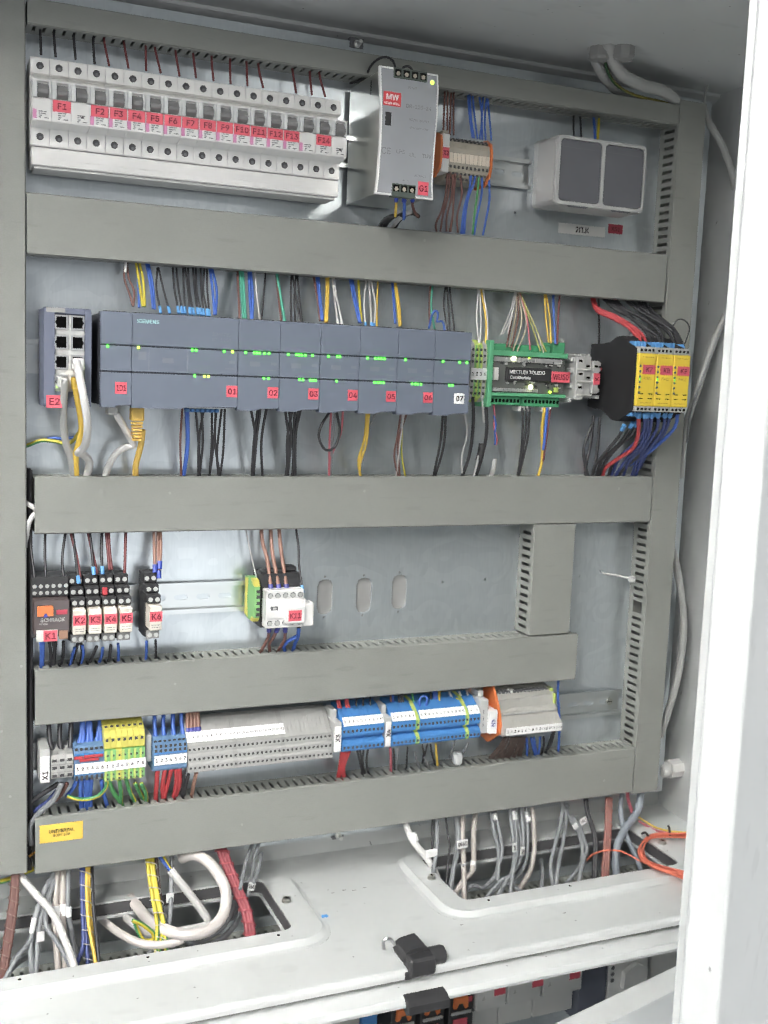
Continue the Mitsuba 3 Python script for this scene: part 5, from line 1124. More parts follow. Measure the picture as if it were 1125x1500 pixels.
 ('m2b','w_blue',1.5,[[225.9,20.0,647.5],[224.4,35.5,619.3],[220.3,50.0,593.2]],None),
 ('m3','w_black',1.1,[[272.1,20.0,646.2],[267.2,35.6,617.5],[263.9,50.0,591.7]],None),
 ('m3','w_black',1.1,[[277.4,20.0,646.6],[271.3,35.6,617.7],[268.5,50.0,591.9]],None),
 ('m3','w_black',1.1,[[279.1,20.0,646.7],[277.2,35.6,618.1],[276.0,50.0,592.3]],None),
 ('m3','w_black',1.1,[[273.3,20.0,646.3],[273.7,35.4,617.9],[275.2,50.0,591.7]],None),
 ('m3g','w_teal',1.7,[[255.1,20.0,647.7],[255.8,34.8,619.5],[257.0,50.0,591.3]],None),
 ('m3b','w_brown',1.1,[[254.6,20.0,644.9],[253.5,35.0,619.4],[252.3,50.0,594.3]],None),
 ('m4y','w_yellow',1.4,[[313.1,20.0,649.1],[308.8,34.5,622.9],[302.3,50.0,595.4]],None),
 ('m4y','w_yellow',1.4,[[315.3,20.0,649.3],[310.6,34.5,623.0],[304.7,50.0,595.5]],None),
 ('m4b','w_blue',1.3,[[301.1,20.0,648.3],[300.0,34.0,622.4],[299.4,48.0,596.9]],None),
 ('m4b','w_blue',1.3,[[303.6,20.0,647.3],[301.9,33.7,622.5],[300.6,48.0,597.0]],None),
 ('m4n','w_brown',1.2,[[297.6,20.0,647.5],[298.6,32.9,622.4],[297.8,46.0,596.9]],None),
 ('m4w','w_white',1.1,[[319.9,20.0,646.8],[318.1,34.4,623.5],[316.8,48.9,600.6],[316.4,54.0,592.7]],'f_white'),
 ('m4w','w_white',1.1,[[321.7,20.0,647.0],[320.8,34.4,623.7],[321.3,48.0,602.3],[321.1,54.0,593.0]],'f_white'),
 ('m5','w_blue',1.4,[[340.6,20.0,648.3],[341.2,35.1,622.2],[342.4,50.0,597.0]],None),
 ('m5','w_blue',1.4,[[343.7,20.0,648.5],[343.7,35.1,622.3],[344.8,50.0,597.2]],None),
 ('m5g','w_gy',1.3,[[351.1,20.0,649.0],[347.9,35.3,622.6],[345.4,50.0,597.8]],None),
 ('m5w','w_white',1.2,[[361.6,20.0,649.8],[352.7,37.2,620.0],[348.9,54.0,591.7]],'f_sky'),
 ('m5w','w_white',1.2,[[364.1,20.0,650.0],[360.1,37.2,620.4],[356.2,54.0,592.1]],'f_sky'),
 ('m5w','w_white',1.2,[[365.7,20.0,650.1],[365.7,38.8,617.9],[358.1,54.0,591.6]],'f_sky'),
 ('m5y','w_yellow',1.0,[[375.4,20.0,649.0],[367.9,38.0,618.0],[362.4,54.0,591.3]],None),
 ('m6','w_blue',1.5,[[393.1,20.0,649.1],[390.0,34.0,625.3],[386.1,50.0,598.3]],None),
 ('m6y','w_yellow',1.4,[[394.4,20.0,649.2],[394.1,33.3,625.6],[391.2,50.0,595.8]],None),
 ('m6y','w_yellow',1.4,[[396.3,20.0,649.4],[395.9,35.1,622.7],[392.7,50.0,596.4]],None),
 ('m7g','w_teal',1.3,[[444.8,20.0,651.0],[436.3,35.1,622.3],[435.1,50.0,595.2]],None),
 ('m7n','w_brown',1.0,[[441.5,20.0,649.6],[434.4,35.0,622.2],[428.6,50.0,595.5]],None),
 ('m7b','w_blue',1.2,[[428.0,50.0,594.9],[429.4,52.5,608.3],[432.8,53.9,615.6],[436.4,54.9,611.8],[434.2,56.6,602.4],[440.0,57.6,603.9],[442.9,58.8,598.3],[442.7,60.0,591.4]],None),
 ('m7k','w_black',1.1,[[461.4,20.0,649.2],[453.5,33.4,623.5],[452.1,50.0,592.7]],None),
 ('m7k','w_black',1.1,[[462.7,20.0,649.3],[459.3,33.4,623.8],[454.7,50.0,592.8]],None),
 ('m7k','w_black',1.1,[[466.0,20.0,649.5],[463.4,33.2,624.1],[460.6,50.0,592.5]],None),
 ('wt','w_white',1.2,[[504.5,20.0,648.0],[499.4,29.8,608.7],[500.3,40.0,568.7]],None),
 ('wt','w_white',1.2,[[505.8,20.0,648.1],[504.6,30.6,606.0],[498.3,40.0,568.7]],None),
 ('wt','w_white',1.2,[[509.9,20.0,648.4],[513.4,30.7,606.4],[508.4,40.0,569.1]],None),
 ('wty','w_yellow',1.2,[[507.2,20.0,648.2],[511.4,30.6,606.3],[506.4,40.0,568.4]],None),
 ('fan','w_white',0.9,[[555.4,20.0,650.1],[540.0,35.3,620.1],[521.2,50.0,593.0]],None),
 ('fan','w_white',0.9,[[556.6,20.0,650.2],[543.5,35.9,620.3],[530.2,50.0,594.8]],None),
 ('fan','w_white',0.9,[[557.0,20.0,650.2],[541.1,37.2,616.8],[524.2,50.0,593.8]],None),
 ('fan','w_tan',0.9,[[556.6,20.0,650.2],[549.9,31.8,617.5],[535.7,46.0,579.3]],None),
 ('fan','w_tan',0.9,[[557.0,20.0,650.2],[557.9,33.4,611.3],[541.3,46.0,575.3]],None),
 ('fan','w_tan',0.9,[[557.8,20.0,650.2],[563.7,34.4,608.2],[546.7,46.0,574.5]],None),
 ('fan','w_tan',0.9,[[558.5,20.0,650.3],[575.6,35.7,605.5],[583.2,46.0,574.8]],None),
 ('fanb','w_brown',1.0,[[556.2,20.0,650.1],[542.2,35.7,607.0],[531.9,46.0,579.1]],None),
 ('fanb','w_brown',1.0,[[557.0,20.0,650.2],[553.9,31.6,617.8],[538.8,46.0,578.1]],None),
 ('fanb','w_pink',0.9,[[558.5,20.0,650.3],[565.0,32.8,615.0],[564.3,46.0,577.3]],None),
 ('fang','w_olive',0.9,[[557.8,20.0,650.2],[570.1,34.8,608.5],[578.3,46.0,576.6]],None),
 ('fang','w_olive',0.9,[[558.5,20.0,650.3],[572.6,33.4,612.1],[586.2,46.0,576.3]],None),
 ('pby','w_yellow',1.2,[[596.3,20.0,651.1],[596.3,32.5,620.2],[592.6,46.0,586.7]],None),
 ('pby','w_yellow',1.2,[[594.8,20.0,651.0],[590.9,33.9,616.4],[589.4,46.0,587.2]],None),
 ('pbb','w_blue',1.5,[[607.5,20.0,651.2],[602.9,32.0,620.6],[599.0,46.0,585.6]],None),
 ('pbn','w_darkred',1.1,[[617.2,20.0,651.1],[609.4,31.9,620.9],[601.4,46.0,585.7]],None),
 ('cv','w_black',1.3,[[672.9,20.0,652.7],[679.7,15.4,615.1],[686.7,10.0,569.7]],None),
 ('pr','w_red',2.0,[[666.5,16.0,645.6],[666.7,25.0,634.7],[679.0,42.6,623.4],[691.7,60.3,613.9],[697.5,74.8,600.5],[692.8,88.0,583.9]],'f_sky'),
 ('pr','w_red',2.0,[[669.2,16.0,645.8],[669.8,25.9,633.3],[682.9,42.0,625.2],[695.6,59.8,613.4],[703.5,74.0,601.6],[702.7,88.0,584.4]],'f_sky'),
 ('pr','w_red',2.0,[[666.6,16.0,644.1],[667.0,27.6,630.1],[679.5,44.8,620.4],[690.5,61.0,610.8],[695.7,75.2,597.5],[698.2,88.0,584.2]],'f_sky'),
 ('pk','w_black',1.9,[[682.8,16.0,646.7],[691.0,29.4,634.4],[704.9,47.3,622.5],[716.9,64.8,609.2],[724.8,77.4,598.9],[718.9,88.0,584.4]],'f_sky'),
 ('pk','w_black',1.9,[[701.1,16.0,647.8],[706.9,30.3,633.8],[718.2,46.3,624.8],[728.6,63.5,612.8],[731.7,76.7,599.2],[723.5,88.0,584.6]],'f_sky'),
 ('pk','w_black',1.9,[[716.0,16.0,647.2],[725.1,30.7,634.9],[736.6,46.6,624.3],[747.8,62.5,613.9],[754.4,77.1,600.3],[747.2,88.0,585.7]],'f_sky'),
 ('pk','w_black',1.9,[[686.4,16.0,646.9],[696.1,35.4,631.5],[707.6,56.8,616.4],[712.3,71.7,602.8],[709.0,88.0,583.9]],'f_sky'),
 ('pk','w_black',1.9,[[725.5,16.0,646.3],[736.6,35.7,632.3],[746.6,53.6,620.1],[752.3,66.8,609.5],[750.9,88.0,585.8]],'f_sky'),
 ('pk','w_black',1.9,[[742.3,16.0,647.3],[747.1,31.4,634.6],[752.2,45.9,623.7],[758.6,63.3,611.4],[758.0,80.4,594.5],[754.6,88.0,586.0]],'f_sky'),
 ('pk','w_black',1.9,[[693.8,16.0,647.3],[703.6,35.2,630.4],[713.6,53.7,615.3],[720.8,70.4,600.3],[728.0,88.0,584.8]],'f_sky'),
 ('pk','w_black',1.9,[[734.8,16.0,646.9],[740.4,35.8,631.0],[742.2,49.8,618.5],[747.6,68.6,604.7],[745.4,88.0,585.6]],'f_sky'),
 ('pw','w_grey',1.4,[[695.4,60.0,603.7],[692.0,73.0,595.9],[685.9,90.0,585.1]],None),
 ('pw','w_grey',1.4,[[720.6,60.0,608.0],[711.7,73.2,596.8],[707.5,90.0,584.6]],None),
 ('pw','w_grey',1.4,[[737.6,60.0,602.8],[728.0,76.3,593.1],[716.5,90.0,585.0]],None),
 ('pp','w_black',0.8,[[745.3,80.0,604.3],[743.2,80.5,613.1],[749.3,81.2,622.0],[759.2,81.7,621.7],[766.8,82.3,613.6],[763.6,83.1,600.7],[756.7,84.0,586.9]],None),
 ('sg','w_grey_white',3.6,[[24.2,84.0,525.0],[24.6,75.0,511.0],[25.2,62.2,490.8],[27.6,49.3,470.0],[30.6,41.7,457.6],[36.7,32.1,442.3],[40.6,20.0,421.5]],None),
 ('sw','w_white',4.0,[[35.4,80.0,541.4],[36.0,98.0,527.8],[39.5,104.0,506.6],[44.1,95.0,482.3],[45.5,70.0,459.8],[41.2,50.0,449.9],[47.2,40.0,447.9],[55.2,30.0,438.6],[53.3,22.0,421.7]],None),
 ('sy','w_yellow',3.0,[[32.4,84.0,525.2],[35.2,76.6,513.7],[40.5,64.0,493.5],[43.8,54.4,477.7],[43.8,47.9,466.6],[40.8,36.6,447.6],[43.1,22.0,421.7]],None),
 ('sgy','w_gy',2.0,[[-9.4,12.0,452.6],[-1.5,14.2,455.8],[8.7,17.1,460.2],[22.4,20.8,459.4],[33.9,23.9,457.3],[40.7,26.1,462.7],[45.1,28.2,470.2],[48.4,30.0,476.5]],None),
 ('sb','w_blue',1.7,[[15.5,8.0,461.1],[22.4,9.7,462.3],[30.5,11.6,461.8],[45.6,15.2,463.3],[56.1,18.0,457.4]],None),
 ('pg','w_white',3.6,[[77.0,62.0,490.7],[83.7,56.4,481.0],[95.1,46.6,463.6],[97.6,43.8,457.9],[92.5,41.0,456.7],[83.8,35.6,451.3],[76.5,28.3,438.5],[72.4,20.0,421.5]],None),
 ('py','w_yellow_cable',3.2,[[104.4,58.0,474.2],[104.6,48.1,458.9],[103.2,39.7,445.9],[102.1,33.0,435.3],[103.8,24.0,420.6]],None),
 ('c1','w_brown',1.2,[[147.0,50.0,498.0],[148.5,35.8,462.3],[153.7,20.0,421.2]],None),
 ('c2','w_blue',1.6,[[150.3,50.0,498.1],[155.6,35.9,462.4],[155.4,20.0,421.2]],None),
 ('c2','w_blue',1.6,[[153.0,50.0,497.6],[157.3,33.8,456.8],[156.5,20.0,421.2]],None),
 ('c3','w_black',1.3,[[161.1,50.0,497.0],[168.9,33.9,457.0],[174.2,20.0,421.2]],None),
 ('c3','w_black',1.3,[[167.1,50.0,497.1],[172.7,36.1,462.7],[173.3,20.0,421.2]],None),
 ('c3','w_black',1.3,[[178.6,50.0,497.4],[182.8,33.9,457.1],[184.6,20.0,421.2]],None),
 ('c3','w_black',1.3,[[183.5,50.0,497.5],[184.9,30.6,448.6],[184.1,20.0,421.2]],None),
 ('c3','w_black',1.3,[[182.4,50.0,497.5],[187.0,34.0,457.2],[197.2,20.0,421.2]],None),
 ('c3','w_black',1.3,[[192.4,50.0,497.8],[196.4,31.7,451.6],[196.0,20.0,421.2]],None),
 ('c3','w_black',1.3,[[189.0,50.0,497.7],[189.6,31.6,451.5],[194.9,20.0,421.2]],None),
 ('c3','w_black',1.3,[[169.8,50.0,497.2],[168.3,36.0,462.6],[172.2,20.0,421.2]],None),
 ('c4','w_black',1.5,[[220.9,50.0,499.8],[230.6,36.8,466.2],[233.1,20.0,421.2]],None),
 ('c4','w_black',1.5,[[231.7,50.0,500.1],[232.1,35.8,463.4],[234.3,20.0,421.2]],None),
 ('c4','w_black',1.5,[[228.8,50.0,500.0],[229.6,34.7,460.5],[232.5,20.0,421.2]],None),
 ('c4','w_black',1.5,[[238.5,50.0,500.2],[237.9,35.7,463.5],[244.9,20.0,421.2]],None),
 ('c5','w_black',1.5,[[259.6,50.0,498.9],[269.4,35.5,461.9],[272.0,20.0,420.6]],None),
 ('c5','w_black',1.5,[[264.2,50.0,499.0],[271.2,37.8,467.7],[273.8,20.0,420.6]],None),
 ('c5','w_black',1.5,[[270.7,50.0,499.1],[274.7,35.6,462.0],[282.9,20.0,420.6]],None),
 ('c5','w_black',1.5,[[277.1,50.0,499.3],[275.7,37.6,467.8],[279.8,20.0,420.6]],None),
 ('c5','w_black',1.5,[[274.2,50.0,499.2],[277.1,35.5,462.0],[283.5,20.0,420.6]],None),
 ('c5','w_black',1.5,[[267.7,50.0,499.1],[267.2,36.6,464.8],[274.4,20.0,420.6]],None),
 ('c6','w_black',1.5,[[309.7,55.0,498.6],[300.1,55.0,483.3],[297.6,55.0,469.2],[305.8,55.0,455.8],[316.5,55.0,459.3],[321.9,55.0,478.0],[316.9,55.0,498.2]],None),
 ('c7','w_pink',1.2,[[325.9,52.0,498.9],[328.0,42.2,474.5],[321.5,29.6,444.8],[324.3,20.0,420.0]],None),
 ('c7','w_pink',1.2,[[312.0,52.0,498.5],[316.9,37.1,462.6],[324.0,20.0,420.0]],None),
 ('c7g','w_grey',1.3,[[316.8,52.0,498.7],[321.0,34.7,456.7],[325.8,20.0,420.0]],None),
 ('c8','w_yellow',1.5,[[354.6,52.0,498.4],[358.1,39.9,469.1],[356.1,28.7,442.0],[363.6,20.0,420.0]],None),
 ('c8','w_yellow',1.5,[[357.1,52.0,498.5],[361.2,37.5,463.2],[358.6,27.5,439.0],[362.3,20.0,420.0]],None),
 ('c8g','w_grey',1.2,[[365.7,52.0,498.7],[360.3,40.6,472.1],[360.6,27.4,439.0],[361.1,20.0,420.0]],None),
 ('c9','w_brown',1.2,[[396.5,52.0,498.2],[398.5,40.1,469.7],[399.4,31.4,448.4],[410.8,20.0,419.9]],None),
 ('c9','w_brown',1.2,[[403.5,52.0,498.4],[401.3,37.3,463.6],[412.8,20.0,419.9]],None),
 ('c9w','w_white',1.2,[[400.3,52.0,498.3],[403.1,37.6,463.7],[407.5,20.0,419.9]],None),
 ('c9y','w_gy',1.1,[[404.2,40.0,487.3],[409.3,29.2,451.3],[420.0,20.0,419.9]],None),
 ('c10','w_black',1.5,[[449.8,52.0,500.6],[454.7,37.6,464.3],[455.4,20.0,419.2]],None),
 ('c10','w_black',1.5,[[453.1,52.0,500.7],[460.0,36.5,461.3],[457.4,20.0,419.2]],None),
 ('wb','w_white',1.2,[[485.1,36.0,500.7],[493.0,31.2,476.5],[490.3,25.0,445.5],[496.3,20.0,419.2]],None),
 ('wbk','w_black',2.0,[[493.6,40.0,519.0],[499.1,33.9,488.8],[500.1,26.6,451.8],[493.5,20.0,419.2]],None),
 ('wbk','w_black',2.0,[[511.7,40.0,510.5],[518.3,32.7,476.9],[516.7,25.9,445.7],[512.3,20.0,419.2]],None),
 ('wbw','w_white',1.1,[[505.6,40.0,522.4],[509.7,36.8,504.3],[513.5,34.0,488.5]],None),
 ('wbw','w_white',1.1,[[510.4,40.0,522.5],[513.6,37.8,510.5],[516.2,34.0,489.2]],None),
 ('wbw','w_white',1.1,[[504.9,40.0,449.9],[504.1,37.5,437.5],[502.1,34.0,420.6]],None),
 ('tw','w_pink',1.0,[[523.1,38.0,511.4],[525.7,37.4,496.3],[525.6,36.9,484.1],[531.2,36.3,468.8],[530.0,36.0,462.7]],None),
 ('tw2','w_blue',1.0,[[523.1,40.0,497.9],[527.2,38.8,487.2],[526.6,37.7,478.0],[528.7,36.7,468.8],[528.4,36.0,462.7]],None),
 ('tws','w_white',2.8,[[530.9,34.0,444.9],[532.6,28.8,434.4],[532.1,22.0,421.3]],None),
 ('pb3','w_black',1.4,[[561.6,40.0,507.9],[565.7,35.6,489.3],[569.6,29.3,462.6],[571.5,20.0,422.3]],None),
 ('pb3','w_black',1.4,[[566.9,40.0,508.0],[571.5,33.8,481.6],[572.2,27.1,453.1],[571.7,20.0,422.3]],None),
 ('pb3','w_black',1.4,[[571.5,40.0,508.1],[575.9,32.0,473.8],[574.7,24.6,442.0],[572.8,20.0,422.3]],None),
 ('pb4','w_yellow',1.8,[[591.0,42.0,508.7],[593.3,35.2,482.1],[600.2,28.0,453.4],[601.9,23.6,435.7],[599.8,20.0,421.8]],None),
 ('pb5','w_blue',1.8,[[594.6,42.0,508.8],[596.1,39.8,490.1],[596.4,37.1,466.6],[596.2,36.0,457.2]],None),
 ('pb6','w_darkred',1.1,[[599.4,42.0,507.3],[599.3,38.9,482.4],[598.8,35.6,455.6],[598.4,34.0,442.9]],None),
 ('gc','w_black',2.0,[[677.1,20.0,500.3],[675.4,20.0,466.4],[670.6,20.0,440.5],[670.5,20.0,422.3]],None),
 ('gc','w_black',2.0,[[686.4,20.0,498.9],[685.9,20.0,458.4],[680.5,20.0,422.3]],None),
 ('gc','w_black',2.0,[[675.6,20.0,489.0],[665.6,20.0,459.8],[669.1,20.0,437.2],[674.8,20.0,422.3]],None),
 ('qr','w_red',2.4,[[689.7,96.0,506.8],[706.4,75.1,479.9],[710.2,60.2,461.4],[701.4,43.0,447.6],[694.2,28.0,434.5],[697.5,18.0,421.0]],'f_sky'),
 ('qk','w_navy',2.1,[[698.6,96.0,507.0],[712.2,77.6,484.6],[711.0,58.7,465.1],[705.8,41.7,449.8],[709.7,18.0,421.0]],'f_sky'),
 ('qk','w_navy',2.1,[[709.4,96.0,507.3],[722.1,76.7,484.7],[726.7,57.8,463.7],[723.3,36.4,443.2],[728.6,18.0,421.0]],'f_sky'),
 ('qk','w_navy',2.1,[[718.5,96.0,507.5],[731.0,79.1,488.1],[733.3,58.6,466.9],[735.1,38.0,445.0],[742.0,18.0,421.0]],'f_sky'),
 ('qk','w_navy',2.1,[[728.5,96.0,507.7],[740.1,79.4,488.2],[741.2,60.3,468.6],[740.6,40.6,448.4],[747.8,18.0,421.0]],'f_sky'),
 ('qk','w_navy',2.1,[[736.7,96.0,507.9],[746.5,78.1,489.8],[749.9,58.5,471.7],[749.4,38.2,454.6],[754.5,18.0,433.8]],'f_sky'),
 ('qk','w_navy',2.1,[[702.2,96.0,507.1],[715.7,80.0,487.9],[719.8,61.8,467.0],[715.9,41.0,446.7],[715.3,18.0,421.0]],'f_sky'),
 ('qk','w_black',2.0,[[681.1,80.0,490.3],[682.7,68.9,477.6],[680.0,51.3,459.6],[677.0,33.7,441.2],[681.6,18.0,421.0]],'f_sky'),
 ('qk','w_black',2.0,[[693.4,80.0,493.5],[693.0,62.5,472.8],[687.4,46.3,456.3],[683.2,35.0,444.5],[687.2,18.0,421.0]],'f_sky'),
 ('qk','w_black',2.0,[[718.1,80.0,503.0],[721.0,63.8,479.4],[711.9,45.3,457.9],[703.9,29.7,439.4],[705.9,18.0,421.0]],'f_sky'),
 ('qk','w_black',2.0,[[732.8,80.0,503.3],[738.2,63.3,478.1],[734.7,47.6,456.8],[723.8,28.6,434.7],[719.1,18.0,421.0]],'f_sky'),
 ('qk','w_black',2.0,[[700.5,80.0,495.1],[701.7,67.6,479.3],[693.9,49.6,461.2],[689.6,33.9,442.9],[690.9,18.0,421.0]],'f_sky'),
 ('qb','w_blue',2.2,[[747.5,96.0,506.6],[755.1,83.7,491.8],[754.0,69.7,477.9],[748.8,51.0,461.5],[743.4,36.6,449.7],[735.5,20.0,437.1]],None),
 ('k1t','w_black',1.4,[[-3.3,20.0,371.3],[-2.9,28.3,351.3],[0.2,44.0,314.0]],'f_sky'),
 ('k1t','w_black',1.4,[[12.3,20.0,371.0],[10.7,30.7,345.2],[10.5,44.0,313.6]],'f_sky'),
 ('k1t','w_black',1.4,[[33.4,20.0,370.6],[27.8,33.1,339.0],[28.9,44.0,312.8]],'f_sky'),
 ('k2t','w_darkred',1.6,[[36.3,20.0,370.6],[42.5,28.0,340.8],[45.9,34.0,318.3]],None),
 ('k2t','w_darkred',1.6,[[54.1,20.0,370.2],[59.6,28.6,340.4],[63.2,34.0,322.0]],None),
 ('k2t','w_darkred',1.6,[[73.4,20.0,369.9],[74.8,27.5,346.0],[75.7,34.0,325.3]],None),
 ('k2t','w_darkred',1.6,[[76.4,20.0,369.8],[76.6,27.4,346.0],[78.2,34.0,325.2]],None),
 ('k2t','w_darkred',1.6,[[94.7,20.0,369.5],[93.0,27.9,342.5],[91.5,34.0,321.6]],None),
 ('k2k','w_black',1.5,[[38.7,20.0,370.5],[41.4,27.6,343.9],[43.9,36.0,314.4]],'f_sky'),
 ('k2k','w_black',1.5,[[70.3,20.0,369.9],[68.1,28.1,346.3],[68.2,36.0,323.4]],'f_sky'),
 ('k2k','w_black',1.5,[[56.5,20.0,370.2],[58.4,29.0,343.6],[59.3,36.0,323.1]],'f_sky'),
 ('k6t','w_brown_l',1.8,[[124.5,20.0,368.9],[123.9,27.4,347.8],[123.2,36.0,323.4]],'f_blue'),
 ('k6t','w_brown_l',1.8,[[128.9,20.0,368.9],[127.7,27.4,344.6],[127.6,36.0,316.9]],'f_blue'),
 ('k6t','w_brown_l',1.8,[[131.4,20.0,368.8],[130.7,28.0,347.8],[128.1,36.0,327.0]],'f_blue'),
 ('pet','w_white',0.9,[[227.4,16.0,366.5],[232.1,20.4,340.6],[239.4,26.0,307.5]],None),
 ('k11t','w_brown_l',2.1,[[245.4,18.0,366.3],[245.2,23.9,350.5],[249.2,31.9,330.1],[250.8,44.0,298.4]],'f_navy'),
 ('k11t','w_brown_l',2.1,[[256.3,18.0,366.1],[255.7,28.2,339.1],[258.1,36.0,318.7],[260.2,44.0,298.0]],'f_navy'),
 ('k11t','w_brown_l',2.1,[[265.9,18.0,365.9],[266.3,28.2,338.8],[267.8,35.3,320.2],[269.2,44.0,297.6]],'f_navy'),
 ('k11k','w_black',1.3,[[285.9,18.0,366.5],[286.9,28.0,343.1],[285.4,35.8,324.7],[286.5,48.0,296.7]],'f_sky'),
 ('k11b','w_brown',1.9,[[249.2,46.0,256.2],[251.3,36.5,242.9],[249.4,26.9,230.7],[247.2,18.0,219.5]],'f_navy'),
 ('k11b','w_brown',1.9,[[259.3,46.0,255.6],[257.6,35.7,242.4],[255.2,27.8,232.6],[259.6,18.0,218.2]],'f_navy'),
 ('k11b','w_brown',1.9,[[267.8,46.0,255.1],[271.4,33.8,238.1],[268.9,23.8,225.7],[267.9,18.0,218.2]],'f_navy'),
 ('k11u','w_blue',2.2,[[283.8,46.0,254.2],[286.5,36.4,241.8],[286.1,28.0,231.7],[286.6,18.0,219.0]],None),
 ('k11u','w_blue',2.2,[[282.0,46.0,244.4],[276.3,35.3,237.1],[273.4,27.3,229.8],[277.8,18.0,218.0]],None),
 ('k1b','w_blue',1.6,[[5.8,38.0,253.6],[7.1,28.0,237.4],[7.9,16.0,217.7]],None),
 ('k1b','w_blue',1.6,[[8.4,38.0,253.4],[9.1,28.0,237.3],[9.8,16.0,217.6]],None),
 ('k1b','w_blue',1.6,[[39.9,38.0,244.6],[38.6,27.6,232.5],[37.8,16.0,218.4]],None),
 ('k1b','w_blue',1.6,[[47.7,38.0,246.9],[50.0,28.8,234.8],[48.4,16.0,218.3]],None),
 ('k1b','w_blue',1.6,[[68.7,38.0,242.8],[69.2,26.0,230.0],[67.8,16.0,219.8]],None),
 ('k1b','w_blue',1.6,[[84.6,38.0,246.0],[86.8,27.9,233.5],[88.3,16.0,218.8]],None),
 ('k1k','w_black',1.7,[[14.3,38.0,253.0],[17.1,27.5,236.6],[18.2,16.0,218.4]],None),
 ('k1k','w_black',1.7,[[17.8,38.0,252.8],[20.4,28.6,238.1],[18.9,16.0,218.3]],None),
 ('k1k','w_black',1.7,[[20.9,38.0,252.6],[20.7,25.4,233.1],[21.2,16.0,218.1]],None),
 ('k1k','w_black',1.7,[[28.3,38.0,252.2],[29.4,26.3,234.1],[27.7,16.0,218.4]],None),
 ('k1k','w_black',1.7,[[43.5,38.0,249.9],[41.3,27.3,235.0],[39.2,16.0,219.0]],None),
 ('k1k','w_black',1.7,[[62.5,38.0,244.6],[59.6,26.0,230.6],[56.8,16.0,219.1]],None),
 ('k1k','w_black',1.7,[[77.0,38.0,245.0],[77.9,24.5,229.0],[77.5,16.0,219.1]],None),
 ('k1k','w_black',1.7,[[46.1,38.0,249.7],[48.7,28.3,236.1],[48.0,16.0,219.0]],None),
 ('k6b','w_blue',1.6,[[114.7,38.0,246.9],[116.7,27.0,232.8],[118.3,16.0,218.4]],None),
 ('k6k','w_black',1.4,[[124.3,38.0,247.7],[127.1,26.0,231.8],[128.8,16.0,218.4]],None),
 ('x1t','w_black',2.6,[[15.6,18.0,164.2],[16.0,26.8,143.6],[19.5,34.0,127.4]],None),
 ('x1t','w_black',2.6,[[27.3,18.0,163.1],[26.2,26.9,142.7],[28.2,34.0,126.5]],None),
 ('x1t','w_black',2.6,[[39.1,18.0,162.0],[37.5,26.5,143.1],[35.7,34.0,126.5]],None),
 ('x1u','w_blue',2.3,[[50.5,18.0,161.0],[47.8,26.6,143.8],[43.2,34.0,129.9]],None),
 ('x1u','w_blue',2.3,[[51.4,18.0,160.9],[50.4,26.7,143.6],[47.6,34.0,129.5]],None),
 ('x1u','w_blue',2.3,[[56.9,18.0,160.4],[55.4,26.7,143.1],[52.9,34.0,128.9]],None),
 ('x1u','w_blue',2.3,[[58.5,18.0,160.3],[58.7,28.3,139.9],[57.7,34.0,128.8]],None),
 ('x1u','w_blue',2.3,[[69.7,18.0,159.3],[65.3,27.0,142.2],[62.7,34.0,128.8]],None),
 ('x1u','w_blue',2.3,[[68.7,18.0,159.4],[68.5,27.1,141.9],[67.8,34.0,128.7]],None),
 ('x1y','w_cream',2.0,[[80.3,18.0,161.7],[79.9,25.3,150.4],[80.5,32.0,140.3]],None),
 ('x1y','w_cream',2.0,[[96.6,18.0,160.3],[95.1,25.6,149.1],[93.1,32.0,139.8]],None),
 ('x1y','w_yellow',1.8,[[86.5,18.0,161.2],[85.7,25.3,149.9],[86.0,32.0,139.8]],None),
 ('x1v','w_blue',2.2,[[128.1,18.0,160.9],[127.0,25.9,146.2],[127.6,34.0,131.2]],None),
 ('x1v','w_blue',2.2,[[138.2,18.0,160.0],[136.5,25.2,146.8],[137.0,34.0,131.0]],None),
 ('x1v','w_blue',2.2,[[148.6,18.0,160.0],[147.2,25.8,146.0],[147.7,34.0,131.3]],None),
 ('x1v','w_blue',2.2,[[157.8,18.0,160.0],[157.0,25.5,146.7],[158.1,34.0,132.0]],None),
 ('x2t','w_brown_l',2.2,[[164.3,18.0,159.5],[163.9,23.4,148.9],[163.3,30.0,136.3]],'f_navy'),
 ('x2t','w_brown_l',2.2,[[168.4,18.0,159.1],[168.0,23.5,148.6],[167.4,30.0,136.2]],'f_navy'),
 ('x2t','w_brown_l',2.2,[[172.2,18.0,159.5],[172.1,23.8,148.3],[171.2,30.0,136.4]],'f_navy'),
 ('x2t','w_brown_l',2.2,[[176.0,18.0,159.9],[176.0,23.3,149.6],[175.3,30.0,136.7]],'f_navy'),
 ('x1b','w_blue',2.2,[[42.8,40.0,101.9],[40.1,26.9,87.2],[35.3,14.0,74.0]],None),
 ('x1b','w_blue',2.2,[[46.3,40.0,101.5],[47.7,29.2,80.4],[50.8,14.0,50.0]],None),
 ('x1b','w_blue',2.2,[[50.7,40.0,101.0],[52.9,28.7,79.6],[54.0,14.0,51.3]],None),
 ('x1b','w_blue',2.2,[[57.6,40.0,100.2],[58.1,28.2,78.8],[60.8,14.0,52.2]],None),
 ('x1b','w_blue',2.2,[[53.8,40.0,100.7],[55.2,28.4,79.2],[56.6,14.0,51.9]],None),
 ('x1b','w_blue',2.2,[[67.8,40.0,97.4],[71.6,30.3,79.7],[80.4,14.0,49.7]],None),
 ('x1g','w_gy',2.0,[[73.2,42.0,97.5],[72.2,40.8,88.7],[65.1,39.1,80.4],[54.3,37.4,77.3],[43.4,35.7,78.0],[33.0,34.0,82.0]],None),
